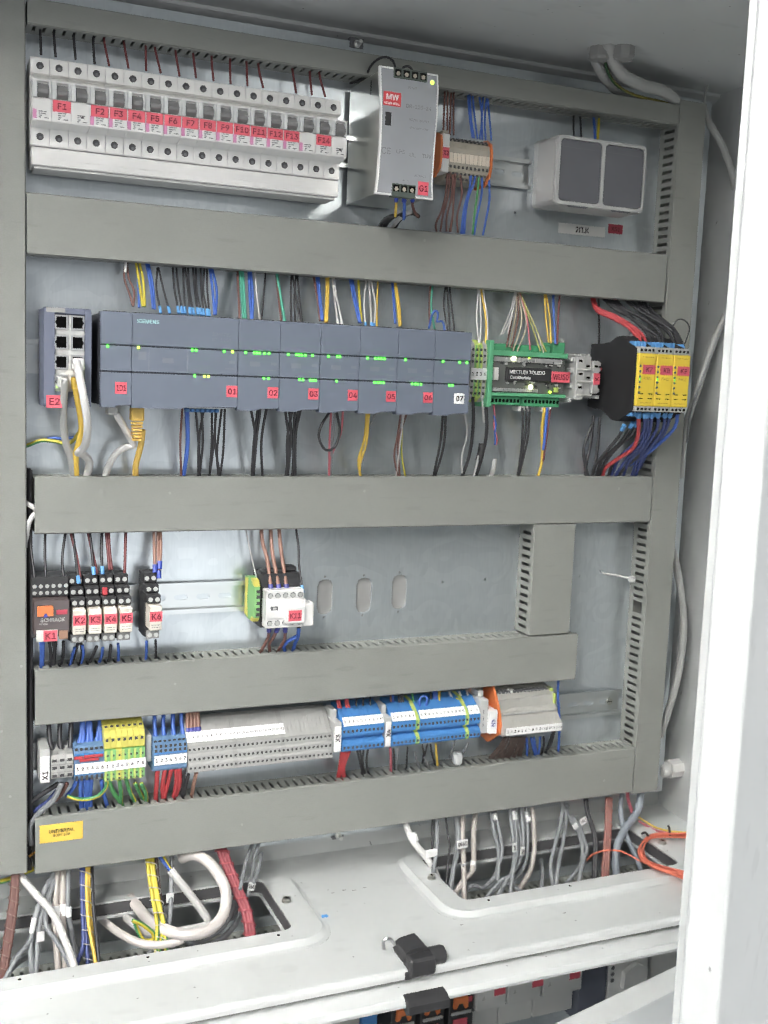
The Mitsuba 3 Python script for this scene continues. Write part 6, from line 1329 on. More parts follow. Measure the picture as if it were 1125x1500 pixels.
 ('x1h','w_green',2.4,[[73.5,42.0,100.9],[81.7,30.3,80.2],[89.8,21.7,65.5],[97.7,14.0,52.8]],None),
 ('x1h','w_gy',2.2,[[93.1,42.0,98.6],[100.0,29.6,77.7],[106.4,20.8,63.1],[109.9,14.0,51.3]],None),
 ('x1h','w_gy',2.2,[[86.4,42.0,96.0],[90.7,28.7,75.0],[92.6,14.0,51.7]],None),
 ('x1h','w_gy',2.2,[[103.6,42.0,90.6],[111.4,26.9,73.6],[118.6,14.0,59.0]],None),
 ('x1h','w_gy',2.2,[[110.1,42.0,89.8],[117.5,29.6,73.0],[120.7,14.0,50.8]],None),
 ('x1r','w_red',2.5,[[127.7,42.0,105.0],[129.3,27.4,76.9],[131.4,14.0,50.3]],None),
 ('x1r','w_red',2.5,[[135.7,42.0,104.2],[136.2,28.0,78.1],[140.7,14.0,51.0]],None),
 ('x1r','w_red',2.5,[[142.7,42.0,103.4],[140.9,28.0,77.5],[139.0,14.0,51.2]],None),
 ('x1r','w_red',2.5,[[147.4,42.0,102.9],[151.0,31.2,82.8],[150.2,14.0,51.6]],None),
 ('x1r','w_red',2.5,[[151.7,42.0,103.3],[154.7,28.6,79.7],[152.7,14.0,54.8]],None),
 ('x1q','w_black',2.0,[[162.1,40.0,93.6],[161.6,27.0,73.0],[161.4,14.0,52.0]],None),
 ('x1q','w_black',2.0,[[157.3,40.0,97.6],[159.5,25.8,72.8],[160.0,14.0,52.2]],None),
 ('x1p','w_brown_l',2.2,[[170.9,40.0,94.3],[170.8,27.3,73.8],[171.5,14.0,51.6]],None),
 ('xl1','w_grey',3.0,[[26.7,42.0,99.8],[18.4,36.7,80.1],[6.5,32.1,67.7],[-1.8,28.4,55.8],[-4.0,25.0,41.2],[-1.9,22.0,27.7]],None),
 ('xl2','w_black',2.6,[[24.5,30.0,95.3],[7.2,24.3,82.5],[-3.3,20.7,74.0],[-9.2,18.2,66.2],[-10.5,14.0,47.7]],None),
 ('xl3','w_brown',2.4,[[32.7,36.0,96.6],[27.5,27.6,82.2],[20.1,20.0,71.7]],None),
 ('xl4','w_navy',2.2,[[24.4,24.0,86.3],[13.8,20.7,72.7],[3.2,18.0,64.5],[-4.4,16.0,57.9]],None),
 ('x3r','w_red',1.5,[[343.1,18.0,161.5],[343.3,23.5,150.7],[344.2,30.0,138.0]],None),
 ('x3r','w_red',1.5,[[345.0,18.0,161.3],[346.3,24.5,148.9],[347.9,30.0,138.4]],None),
 ('x3r','w_red',1.5,[[353.8,18.0,161.5],[353.4,24.0,149.9],[354.1,30.0,138.6]],None),
 ('x3r','w_red',1.5,[[355.3,18.0,161.4],[356.7,24.2,149.7],[358.6,30.0,138.9]],None),
 ('x3k','w_black',1.1,[[368.4,18.0,161.2],[366.0,24.3,149.0],[364.1,30.0,138.0]],None),
 ('x3k','w_black',1.1,[[377.4,18.0,161.2],[374.7,23.9,149.9],[372.3,30.0,138.4]],None),
 ('x3k','w_black',1.1,[[386.0,18.0,161.5],[384.1,23.7,150.8],[381.6,30.0,139.0]],None),
 ('x3b','w_red',1.7,[[341.5,44.0,102.6],[345.6,29.1,79.2],[348.4,14.0,55.3]],None),
 ('x3b','w_red',1.7,[[344.6,44.0,102.3],[348.5,29.1,78.9],[350.8,14.0,55.1]],None),
 ('x3b','w_red',1.7,[[351.6,44.0,101.6],[351.8,27.6,76.2],[360.8,14.0,53.0]],None),
 ('x3b','w_red',1.7,[[347.9,44.0,101.9],[350.4,29.2,78.7],[356.3,14.0,53.5]],None),
 ('x3q','w_black',1.3,[[362.3,42.0,100.7],[373.3,26.8,77.1],[382.2,14.0,57.0]],None),
 ('x3q','w_black',1.3,[[370.1,42.0,100.7],[375.5,27.8,79.1],[386.0,14.0,57.5]],None),
 ('x3q','w_black',1.3,[[375.6,42.0,100.9],[380.4,27.8,78.6],[390.7,14.0,56.0]],None),
 ('x3q','w_black',1.3,[[365.6,42.0,100.5],[376.0,26.6,76.8],[382.8,14.0,56.9]],None),
 ('x4t','w_black',1.2,[[422.7,18.0,160.4],[421.7,23.9,149.5],[420.7,30.0,138.4]],None),
 ('x4t','w_black',1.2,[[428.1,18.0,160.0],[427.1,24.1,149.1],[426.5,30.0,138.6]],None),
 ('x4t','w_black',1.2,[[465.8,18.0,158.8],[464.4,23.5,149.5],[462.6,30.0,138.7]],None),
 ('x4t','w_black',1.2,[[425.0,18.0,160.2],[424.8,24.0,149.3],[423.0,30.0,138.5]],None),
 ('x4u','w_blue',1.6,[[415.5,18.0,157.3],[414.2,23.6,148.2],[413.4,30.0,137.9]],None),
 ('x4u','w_blue',1.6,[[470.6,18.0,158.4],[469.1,23.6,149.1],[467.4,30.0,138.7]],None),
 ('x4u','w_blue',1.6,[[473.7,18.0,158.5],[471.4,23.8,149.0],[469.3,30.0,138.8]],None),
 ('x4n','w_brown',1.2,[[412.8,18.0,157.6],[411.6,22.6,148.1],[410.5,28.0,137.2]],None),
 ('x4l','w_blue',1.3,[[447.6,32.0,138.8],[445.1,32.0,149.9],[446.8,32.0,156.0],[451.4,32.0,157.4],[455.5,32.0,153.4],[454.3,32.0,145.5],[452.3,32.0,138.7]],None),
 ('x4g','w_green',1.3,[[441.0,18.0,158.9],[440.6,24.1,149.8],[440.6,32.0,137.9]],None),
 ('x4y','w_yellow',1.6,[[478.5,18.0,158.7],[475.1,25.2,149.0],[472.3,32.0,139.9]],None),
 ('x4w','w_white',1.3,[[491.5,18.0,155.8],[494.0,25.0,147.4],[497.4,32.0,139.6]],None),
 ('x4w','w_white',1.3,[[505.7,18.0,154.7],[507.1,25.3,146.4],[508.7,32.0,139.0]],None),
 ('x4w','w_white',1.3,[[516.4,18.0,154.7],[515.2,24.7,147.4],[514.3,32.0,139.6]],None),
 ('x4h','w_gy',1.5,[[497.5,26.0,148.4],[502.2,29.2,144.3],[506.6,34.0,136.1]],None),
 ('x4h','w_gy',1.5,[[432.1,26.0,147.1],[435.3,28.7,144.3],[438.2,34.0,137.0]],None),
 ('x4b','w_black',1.1,[[408.8,42.0,98.6],[416.0,29.7,80.9],[424.2,14.0,57.8]],None),
 ('x4b','w_black',1.1,[[446.8,42.0,99.2],[454.8,29.7,84.1],[461.4,14.0,64.9]],None),
 ('x4b','w_black',1.1,[[453.4,42.0,99.5],[457.4,29.1,83.7],[461.8,14.0,64.9]],None),
 ('x4b','w_black',1.1,[[457.7,42.0,99.1],[465.7,30.9,83.4],[479.7,14.0,59.2]],None),
 ('x4b','w_black',1.1,[[427.1,42.0,98.5],[432.2,30.8,83.2],[439.8,14.0,59.8]],None),
 ('x4b','w_grey',1.3,[[414.5,42.0,98.9],[419.7,29.3,80.3],[426.2,14.0,57.6]],None),
 ('x4b','w_grey',1.3,[[437.0,42.0,92.0],[446.3,29.4,75.7],[459.8,14.0,55.7]],None),
 ('x4b','w_grey',1.3,[[450.2,42.0,83.4],[460.4,28.3,70.1],[471.8,14.0,56.3]],None),
 ('x4b','w_grey',1.3,[[491.2,42.0,100.3],[494.1,31.0,88.0],[498.7,14.0,68.5]],None),
 ('x4b','w_grey',1.3,[[509.2,42.0,95.7],[510.9,30.3,82.3],[513.1,14.0,63.2]],None),
 ('x4r','w_pink',1.7,[[404.6,42.0,99.9],[411.6,29.3,81.2],[419.1,14.0,58.4]],None),
 ('x4z','w_yellow',1.5,[[464.7,42.0,98.7],[473.3,28.8,78.2],[483.6,14.0,54.6]],None),
 ('n5k','w_darkbrown',1.5,[[563.3,40.0,97.2],[563.7,30.3,81.2],[557.9,14.0,57.8]],None),
 ('n5k','w_darkbrown',1.5,[[567.3,40.0,96.8],[567.7,30.2,80.7],[564.0,14.0,56.2]],None),
 ('n5k','w_darkbrown',1.5,[[571.4,40.0,95.5],[572.2,29.6,78.2],[568.2,14.0,54.8]],None),
 ('n5k','w_darkbrown',1.5,[[573.4,40.0,95.3],[576.4,29.5,77.8],[573.2,14.0,55.2]],None),
 ('n5k','w_darkbrown',1.5,[[577.4,40.0,95.8],[580.1,30.0,79.4],[578.3,14.0,55.6]],None),
 ('n5k','w_darkbrown',1.5,[[580.4,40.0,95.5],[583.2,28.3,76.7],[582.4,14.0,55.1]],None),
 ('n5k','w_darkbrown',1.5,[[583.5,40.0,95.2],[587.3,28.3,76.2],[587.6,14.0,54.6]],None),
 ('n5k','w_darkbrown',1.5,[[586.5,40.0,94.9],[589.7,29.4,78.2],[590.7,14.0,55.2]],None),
 ('n5k','w_darkbrown',1.5,[[589.6,40.0,94.6],[593.1,28.7,77.6],[596.8,14.0,55.5]],None),
 ('n5k','w_darkbrown',1.5,[[592.6,40.0,94.3],[596.6,26.5,74.7],[600.9,14.0,56.0]],None),
 ('n5k','w_darkbrown',1.5,[[561.3,40.0,96.4],[560.3,29.1,81.1],[555.6,14.0,61.7]],None),
 ('n5k','w_darkbrown',1.5,[[575.4,40.0,95.1],[572.1,26.7,75.4],[565.9,14.0,58.8]],None),
 ('n5k','w_black',1.5,[[631.8,44.0,101.0],[636.8,29.9,79.2],[636.4,14.0,56.9]],None),
 ('n5k','w_black',1.5,[[629.8,44.0,100.2],[634.6,28.5,78.9],[639.5,14.0,58.5]],None),
 ('n5k','w_black',1.5,[[615.8,44.0,93.3],[624.6,31.4,77.2],[632.3,14.0,55.5]],None),
 ('n5u','w_blue',1.6,[[592.5,42.0,93.1],[601.3,29.6,77.1],[611.3,14.0,56.7]],None),
 ('n5u','w_blue',1.6,[[598.6,42.0,93.4],[610.5,29.0,76.0],[624.3,14.0,55.4]],None),
 ('n5u','w_blue',1.6,[[603.1,42.0,93.0],[613.6,29.1,75.7],[627.7,14.0,55.0]],None),
 ('n5u','w_blue',1.6,[[611.9,42.0,93.1],[620.2,28.5,74.8],[628.1,14.0,55.0]],None),
 ('n5r','w_blue',1.7,[[646.8,22.0,159.5],[648.8,20.3,136.6],[654.0,18.3,109.4],[657.1,16.0,78.2],[658.5,14.0,50.8]],None),
 ('l1','w_gy',2.6,[[-41.2,24.0,-9.1],[-30.8,21.1,-9.6],[-18.5,17.5,-8.5],[-7.9,14.4,-6.5],[3.8,10.9,-4.0],[12.1,8.0,1.6]],None),
 ('l1b','w_orange',1.4,[[-4.6,20.0,13.4],[-1.4,18.2,14.9],[2.8,16.0,15.8]],None),
 ('l2','w_brown',2.2,[[-21.2,26.0,10.6],[-23.4,36.9,-18.1],[-28.7,48.0,-45.8],[-33.9,59.0,-73.0],[-37.7,70.0,-99.9],[-42.1,82.8,-149.1],[-43.4,82.8,-194.1]],None),
 ('l2','w_brown',2.2,[[-18.8,26.0,10.3],[-21.1,37.5,-20.1],[-25.7,48.6,-47.9],[-30.9,59.0,-73.5],[-35.4,70.0,-100.4],[-40.6,82.7,-149.5],[-42.1,82.7,-194.5]],None),
 ('l2','w_brown',2.2,[[-16.7,26.0,10.0],[-18.8,38.5,-21.9],[-23.1,49.2,-48.0],[-28.2,59.3,-72.0],[-32.7,70.0,-97.2],[-38.2,83.1,-146.1],[-39.8,83.1,-191.1]],None),
 ('l2','w_brown',2.2,[[-20.0,26.0,10.5],[-22.1,37.5,-19.9],[-27.1,48.6,-47.7],[-32.2,59.0,-73.3],[-36.4,70.0,-100.2],[-41.3,82.7,-149.3],[-42.7,82.7,-194.3]],None),
 ('l3','w_white',3.9,[[-18.4,16.0,3.8],[-14.2,24.5,-3.4],[-1.7,42.9,-16.8],[13.5,63.5,-30.1],[22.4,83.6,-45.9],[32.3,118.0,-72.9],[39.8,144.1,-111.4],[42.0,144.1,-156.4]],None),
 ('l4','w_grey',2.6,[[22.4,20.0,-8.2],[9.4,32.2,-23.7],[-1.1,47.9,-46.8],[-7.9,58.9,-62.7],[-21.7,70.0,-73.1],[-44.5,88.4,-108.3],[-51.3,88.4,-153.3]],None),
 ('l4','w_grey',2.6,[[23.6,20.0,-8.3],[13.0,34.5,-28.9],[4.4,47.9,-47.7],[0.6,59.0,-64.2],[-1.7,70.0,-80.6],[-5.6,88.8,-126.6],[-6.8,88.8,-171.6]],None),
 ('l4','w_grey',2.6,[[26.0,20.0,-9.7],[14.5,37.1,-26.0],[9.3,50.2,-39.8],[10.3,60.9,-51.7],[17.9,70.0,-59.6],[36.0,91.7,-96.5],[41.4,91.7,-141.5]],None),
 ('l4','w_grey',2.6,[[21.2,20.0,-8.0],[6.0,34.7,-27.7],[-3.0,49.1,-49.7],[-6.8,61.3,-69.2],[-6.7,70.0,-83.4],[-6.5,87.8,-130.4],[-6.4,87.8,-175.4]],None),
 ('l4','w_grey',2.6,[[-6.8,20.0,-100.8],[-20.5,40.1,-97.1],[-36.1,70.0,-96.5],[-51.8,100.1,-121.3],[-56.4,100.1,-166.3]],None),
 ('l5','w_tan_grey',3.4,[[24.7,20.0,-6.6],[20.6,38.5,-35.9],[18.5,51.5,-56.0],[19.3,64.0,-75.4],[20.5,82.4,-122.0],[20.8,82.4,-167.0]],None),
 ('l5','w_tan_grey',3.4,[[30.8,20.0,-7.5],[27.4,41.0,-39.6],[27.0,53.5,-58.3],[27.2,64.0,-73.9],[27.6,83.0,-120.1],[27.7,83.0,-165.1]],None),
 ('l5','w_grey',3.0,[[36.1,20.0,-8.3],[33.1,40.0,-41.1],[34.9,51.9,-60.5],[38.0,64.0,-79.7],[42.6,82.0,-126.2],[44.0,82.0,-171.2]],None),
 ('l6','w_navy',2.2,[[50.1,20.0,-2.6],[47.9,43.6,-34.0],[46.9,59.8,-54.7],[44.9,72.7,-70.7],[37.8,84.0,-82.3],[24.1,105.7,-122.6],[20.1,105.7,-167.6]],None),
 ('l6','w_navy',2.2,[[52.7,20.0,-2.9],[50.1,43.1,-34.6],[49.7,59.9,-57.1],[49.2,72.4,-73.5],[49.1,84.0,-88.2],[48.9,105.1,-132.9],[48.9,105.1,-177.9]],None),
 ('l7','w_yellow',2.0,[[57.4,20.0,-3.6],[55.5,42.8,-35.6],[55.9,58.5,-57.0],[57.6,72.1,-75.2],[61.6,84.0,-90.6],[68.4,104.4,-135.0],[70.5,104.4,-180.0]],None),
 ('l7','w_yellow',2.0,[[55.2,20.0,-3.3],[52.9,43.3,-29.2],[51.9,61.6,-48.9],[53.5,76.5,-64.5],[54.6,84.0,-72.1],[58.1,107.8,-114.2],[59.1,107.8,-159.2]],None),
 ('l7k','w_black',2.0,[[61.9,14.0,-7.0],[59.4,39.0,-32.3],[59.0,61.5,-54.1],[59.1,80.0,-71.3],[59.2,104.9,-112.5],[59.3,104.9,-157.5]],None),
 ('l8','w_gy',2.2,[[120.8,20.0,-3.0],[120.9,38.3,-22.6],[122.0,58.0,-43.0],[122.8,73.8,-58.8],[118.9,90.0,-74.0],[113.0,114.4,-114.9],[111.3,114.4,-159.9]],None),
 ('l8','w_gy',2.2,[[124.2,20.0,-3.5],[124.7,38.0,-23.3],[126.6,58.7,-45.4],[129.5,74.5,-61.6],[122.5,90.0,-75.6],[111.7,113.9,-115.2],[108.5,113.9,-160.2]],None),
 ('l8','w_gy',2.2,[[127.0,20.0,-4.9],[127.0,40.9,-26.3],[128.6,62.8,-47.7],[130.5,76.6,-60.7],[128.9,90.0,-72.9],[125.9,115.0,-113.7],[125.0,115.0,-158.7]],None),
 ('l8k','w_darkbrown',2.4,[[132.1,14.0,-7.2],[131.3,33.8,-28.3],[131.1,55.0,-49.9],[130.4,73.5,-68.1],[127.4,84.0,-77.7],[120.4,108.6,-118.1],[118.3,108.6,-163.1]],None),
 ('l9','w_grey',2.6,[[150.4,16.0,-11.0],[145.6,36.4,-33.3],[141.1,55.4,-53.3],[136.0,68.3,-65.8],[122.7,80.0,-71.2],[98.3,101.5,-99.1],[91.1,101.5,-144.1]],None),
 ('l10','w_white',4.6,[[145.6,30.0,-19.7],[160.6,34.9,-40.2],[176.2,40.1,-62.5],[186.0,43.7,-78.6],[183.2,45.1,-84.6],[172.0,47.2,-84.6],[150.0,51.4,-82.7],[130.3,55.3,-81.2],[107.0,60.0,-66.8],[97.5,30.0,-68.4]],None),
 ('l10b','w_blue',2.0,[[135.4,20.0,-7.0],[140.4,24.5,-13.7],[146.8,30.0,-21.9]],None),
 ('l10g','w_gy',1.6,[[139.8,20.0,-7.6],[143.2,24.7,-14.1],[147.2,30.0,-21.1]],None),
 ('l11','w_cream_cable',6.2,[[160.5,16.0,-14.4],[172.0,25.1,-7.6],[185.1,35.8,-11.2],[196.0,49.6,-23.8],[201.2,63.7,-39.1],[194.2,80.0,-55.9],[176.2,92.0,-64.2],[154.8,96.0,-64.6],[134.9,86.0,-62.7],[119.9,50.0,-66.2],[112.3,20.0,-63.8],[105.9,2.0,-59.3]],None),
 ('l11b','w_cream_cable',4.4,[[63.8,2.0,-66.7],[75.8,10.0,-77.9],[84.3,50.0,-72.0],[99.1,80.0,-70.8],[115.3,90.0,-72.4],[135.0,91.2,-73.4],[147.7,92.0,-70.3]],None),
 ('l11g','w_gy',2.2,[[98.9,70.0,-52.7],[103.7,72.1,-66.1],[109.3,73.6,-75.0],[118.2,75.0,-73.9],[117.9,76.0,-66.5],[106.4,78.2,-53.8],[95.2,80.0,-46.1]],None),
 ('l12','w_redwine',2.7,[[200.2,18.0,-0.8],[207.6,33.5,-23.7],[215.6,50.1,-47.8],[222.2,63.5,-66.8],[223.1,76.0,-84.9],[224.5,95.3,-130.9],[224.9,95.3,-175.9]],None),
 ('l12','w_redwine',2.7,[[204.2,18.0,-1.4],[211.5,33.7,-24.2],[219.4,50.7,-48.2],[225.8,63.2,-65.5],[227.0,76.0,-83.5],[228.8,95.7,-129.2],[229.4,95.7,-174.2]],None),
 ('l12','w_redwine',2.7,[[208.2,18.0,-1.9],[215.1,34.0,-24.6],[222.7,50.2,-46.9],[228.6,62.9,-64.1],[229.9,76.0,-82.0],[231.9,96.0,-127.4],[232.5,96.0,-172.4]],None),
 ('l12','w_redwine',2.7,[[205.2,18.0,-1.5],[210.5,34.0,-25.9],[217.6,50.3,-50.0],[223.5,63.5,-69.0],[225.1,76.0,-87.2],[227.6,95.2,-133.2],[228.3,95.2,-178.2]],None),
 ('l13','w_grey',2.2,[[245.3,16.0,-6.9],[232.0,38.7,-14.8],[220.7,61.8,-23.0],[212.9,80.0,-29.3]],None),
 ('l13','w_grey',2.2,[[252.6,16.0,-7.9],[244.9,23.9,-23.2],[239.5,32.7,-41.2],[232.0,42.5,-60.2],[224.6,47.8,-68.8],[210.1,59.2,-87.1],[188.0,69.7,-95.0],[160.6,80.0,-83.7]],None),
 ('l13','w_grey',2.2,[[256.0,16.0,-22.0],[244.3,45.6,-23.7],[228.3,80.0,-23.7]],None),
 ('l13b','w_grey',3.0,[[219.6,40.0,-59.4],[211.8,51.5,-70.9],[196.7,64.9,-79.9],[176.1,78.2,-81.5],[152.1,92.0,-74.0]],None),
 ('l13b','w_grey',3.0,[[227.9,40.0,-71.0],[215.1,54.9,-84.1],[195.8,69.1,-89.6],[173.2,83.1,-87.9],[157.8,92.0,-77.9]],None),
 ('m1','w_white',4.2,[[437.7,18.0,0.7],[439.5,24.1,-11.1],[444.7,32.3,-26.3],[455.6,41.5,-40.7],[464.1,50.0,-55.1],[479.5,65.4,-99.2],[484.0,65.4,-144.2]],None),
 ('mg','w_grey',2.5,[[482.2,18.0,-2.2],[478.1,30.7,-19.2],[472.0,43.5,-35.6],[464.7,54.2,-48.6],[455.8,66.0,-62.4],[440.8,85.8,-103.6],[436.4,85.8,-148.6]],None),
 ('mg','w_grey',2.5,[[507.6,18.0,-3.5],[506.9,29.8,-25.4],[502.7,38.1,-40.4],[490.2,52.5,-64.4],[479.7,66.0,-86.6],[467.0,82.4,-131.5],[463.2,82.4,-176.5]],None),
 ('mg','w_grey',2.5,[[509.7,18.0,-3.7],[505.8,35.9,-24.6],[498.7,49.0,-38.9],[485.0,66.0,-55.7],[468.1,87.0,-94.4],[463.1,87.0,-139.4]],None),
 ('mg','w_grey',2.5,[[558.6,18.0,-6.1],[559.9,29.0,-31.0],[561.9,39.3,-54.0],[554.2,49.5,-75.5],[532.8,58.8,-87.1],[508.3,66.0,-79.9],[476.9,75.2,-104.7],[467.7,75.2,-149.7]],None),
 ('mg','w_grey',2.5,[[565.4,18.0,-6.9],[566.8,31.4,-32.8],[566.2,41.3,-51.8],[557.0,50.5,-67.7],[552.6,60.3,-85.7],[563.9,66.0,-84.8],[594.2,81.3,-109.6],[603.1,81.3,-154.6]],None),
 ('mg','w_grey',2.5,[[587.4,18.0,-5.8],[583.8,32.4,-28.9],[580.8,46.8,-51.5],[570.0,61.2,-72.5],[561.3,66.0,-76.7],[533.9,81.1,-107.9],[525.8,81.1,-152.9]],None),
 ('mg','w_grey',2.5,[[595.4,18.0,-6.8],[594.3,28.8,-27.8],[594.0,38.9,-47.1],[575.4,55.9,-75.7],[549.1,66.0,-80.6],[517.8,78.0,-105.4],[508.6,78.0,-150.4]],None),
 ('mg','w_grey',2.5,[[603.7,18.0,-7.8],[599.6,34.7,-35.9],[593.0,45.8,-53.7],[578.3,57.5,-69.7],[561.3,66.0,-76.7],[532.8,80.3,-106.5],[524.4,80.3,-151.5]],None),
 ('mg','w_grey',2.5,[[612.0,18.0,-8.9],[607.0,33.9,-43.1],[596.9,47.6,-71.0],[574.8,57.9,-84.4],[549.3,66.0,-84.4],[516.9,76.3,-109.2],[507.4,76.3,-154.2]],None),
 ('mg','w_grey',2.5,[[593.9,18.0,-6.6],[586.6,39.0,-32.3],[580.7,53.0,-48.8],[569.8,66.0,-62.7],[552.9,86.2,-102.2],[547.9,86.2,-147.2]],None),
 ('mt','w_tan_grey',3.4,[[519.9,18.0,-3.1],[511.0,35.5,-25.5],[505.4,50.7,-44.8],[499.4,66.0,-63.4],[491.2,87.0,-106.9],[488.8,87.0,-151.9]],None),
 ('mt','w_tan_grey',3.4,[[537.5,18.0,-5.4],[527.7,33.6,-28.5],[521.2,49.2,-51.6],[513.6,59.0,-65.0],[499.7,66.0,-69.1],[470.3,80.8,-95.8],[461.7,80.8,-140.8]],None),
 ('mt','w_tan_grey',3.4,[[620.8,18.0,-10.0],[617.9,31.3,-39.8],[613.2,41.6,-62.3],[601.7,51.5,-81.7],[573.4,66.0,-103.6],[548.5,78.8,-140.9],[541.1,78.8,-185.9]],None),
 ('mk','w_black',1.3,[[495.0,16.0,-2.7],[492.7,30.1,-21.5],[490.4,42.0,-37.0],[481.6,56.0,-54.0],[469.0,76.1,-96.4],[465.3,76.1,-141.4]],None),
 ('mk','w_black',1.3,[[478.3,16.0,-2.5],[469.8,34.0,-28.1],[461.2,56.0,-58.5],[453.6,75.4,-103.3],[451.4,75.4,-148.3]],None),
 ('mh','w_grey',2.6,[[664.4,18.0,-4.0],[667.6,27.2,-20.8],[677.7,37.8,-37.8],[680.9,48.8,-57.6],[674.2,59.2,-75.9],[654.0,69.5,-87.9],[630.7,80.0,-97.0],[601.5,93.2,-126.4],[592.9,93.2,-171.4]],None),
 ('mh','w_grey',2.6,[[669.1,18.0,-6.6],[654.4,35.2,-31.8],[636.8,51.6,-54.1],[624.9,63.9,-70.4],[620.8,80.0,-93.5],[615.9,99.2,-139.1],[614.5,99.2,-184.1]],None),
 ('mh','w_grey',2.6,[[675.2,18.0,-13.4],[657.9,42.0,-33.4],[643.0,60.2,-47.3],[626.1,80.0,-61.5],[606.7,102.7,-95.8],[601.0,102.7,-140.8]],None),
 ('mh','w_grey',2.6,[[683.2,18.0,-30.5],[685.4,32.7,-36.9],[681.2,50.6,-46.9],[676.4,66.2,-55.3],[662.8,80.0,-61.0],[639.9,103.2,-88.6],[633.2,103.2,-133.6]],None),
 ('mh','w_grey',2.6,[[639.6,18.0,-85.1],[627.0,42.9,-88.1],[602.9,80.0,-90.7],[584.4,108.5,-115.5],[579.0,108.5,-160.5]],None),
 ('mr','w_redbrown',2.2,[[737.0,18.0,-10.8],[728.3,33.0,-38.4],[720.1,44.5,-58.8],[711.4,56.0,-78.8],[699.4,71.9,-124.4],[695.9,71.9,-169.4]],None),
 ('mr','w_redbrown',2.2,[[740.5,18.0,-11.2],[731.6,33.0,-38.8],[723.6,44.5,-59.3],[714.9,56.0,-79.3],[702.9,71.9,-124.9],[699.4,71.9,-169.9]],None),
 ('mr','w_redbrown',2.2,[[744.1,18.0,-12.7],[734.6,32.7,-39.3],[726.7,44.4,-59.8],[718.4,56.0,-79.8],[706.9,72.1,-125.5],[703.5,72.1,-170.5]],None),
 ('mb','w_black',2.2,[[706.3,16.0,-9.9],[703.6,24.5,-24.5],[706.2,34.4,-41.0],[706.6,44.1,-57.1],[696.6,60.0,-82.8],[685.9,77.0,-128.3],[682.8,77.0,-173.3]],None),
 ('mb','w_black',2.2,[[703.5,16.0,-9.5],[702.4,23.3,-22.7],[703.8,32.7,-39.4],[704.5,42.0,-55.7],[693.5,60.0,-86.3],[683.4,76.5,-132.3],[680.5,76.5,-177.3]],None),
 ('mq','w_grey_blue',5.0,[[791.8,20.0,2.0],[786.0,25.8,-13.7],[777.4,32.3,-30.7],[754.2,40.8,-46.7],[738.7,47.9,-62.0],[730.8,54.4,-78.3],[728.2,62.0,-98.7],[724.2,73.8,-148.3],[723.0,73.8,-193.3]],None),
 ('mq2','w_grey_blue',3.2,[[763.1,16.0,-10.6],[755.9,24.4,-24.9],[752.7,32.9,-39.6],[754.2,41.6,-54.5],[757.0,49.7,-67.8],[762.1,60.0,-84.4],[770.7,77.3,-130.4],[773.2,77.3,-175.4]],None),
 ('mo','w_pink',2.4,[[769.6,18.0,-6.5],[771.0,20.8,-20.0],[775.9,24.0,-34.8]],None),
 ('o1','w_orange_cable',1.25,[[673.7,72.4,-66.0],[670.7,90.0,-50.0],[680.2,100.9,-42.0],[695.7,106.8,-42.0],[706.9,113.2,-46.0],[715.8,125.8,-50.0],[726.8,143.7,-52.0],[736.6,162.7,-53.0],[741.6,178.7,-53.0],[750.8,199.7,-53.0]],None),
 ('o2','w_orange_cable',1.25,[[845.4,89.3,-50.0],[823.8,77.5,-50.0],[797.4,65.5,-50.0],[776.3,65.4,-50.0],[750.5,82.1,-50.0],[726.4,112.7,-50.0],[722.1,135.2,-50.0],[729.5,154.5,-50.0],[742.3,177.3,-50.0],[757.1,202.3,-50.0]],None),
 ('o2','w_orange_cable',1.25,[[845.6,89.4,-53.0],[824.6,76.8,-53.0],[797.8,65.3,-53.0],[779.2,65.0,-53.0],[755.4,81.4,-53.0],[734.8,108.7,-53.0],[730.3,133.3,-53.0],[739.0,151.0,-53.0],[750.5,167.3,-53.0],[769.3,187.9,-53.0]],None),
 ('o2','w_orange_cable',1.25,[[845.3,89.1,-47.0],[821.2,80.4,-47.0],[788.6,73.7,-47.0],[765.3,76.6,-47.0],[736.4,96.0,-47.0],[719.9,117.4,-47.0],[714.7,137.3,-47.0],[720.5,160.2,-47.0],[732.5,186.7,-47.0],[748.9,211.9,-47.0]],None),
 ('o2','w_orange_cable',1.25,[[838.3,98.0,-50.0],[814.9,85.6,-50.0],[786.6,73.6,-50.0],[766.4,75.6,-50.0],[742.0,95.5,-50.0],[726.5,117.2,-50.0],[726.9,134.6,-50.0],[736.3,151.3,-50.0],[750.1,167.6,-50.0],[770.1,186.6,-50.0]],None),
 ('o2','w_orange_cable',1.25,[[853.3,80.1,-53.5],[825.3,73.0,-53.5],[797.2,60.0,-53.5],[778.2,61.6,-53.5],[750.0,80.7,-53.5],[727.5,109.5,-53.5],[723.4,130.8,-53.5],[729.9,151.5,-53.5],[744.1,172.7,-53.5],[764.3,194.0,-53.5]],None),
 ('o3','w_yellow',1.2,[[786.3,22.0,-42.6],[797.2,27.6,-49.6],[810.0,33.9,-57.0],[826.6,41.2,-60.8],[848.6,50.6,-61.9],[870.5,60.0,-61.0]],None),
 ('o4','w_pink',1.3,[[788.0,22.0,-48.6],[798.1,30.2,-54.9],[809.2,38.4,-59.6],[825.2,49.3,-60.6],[840.9,60.0,-59.4]],None),
]
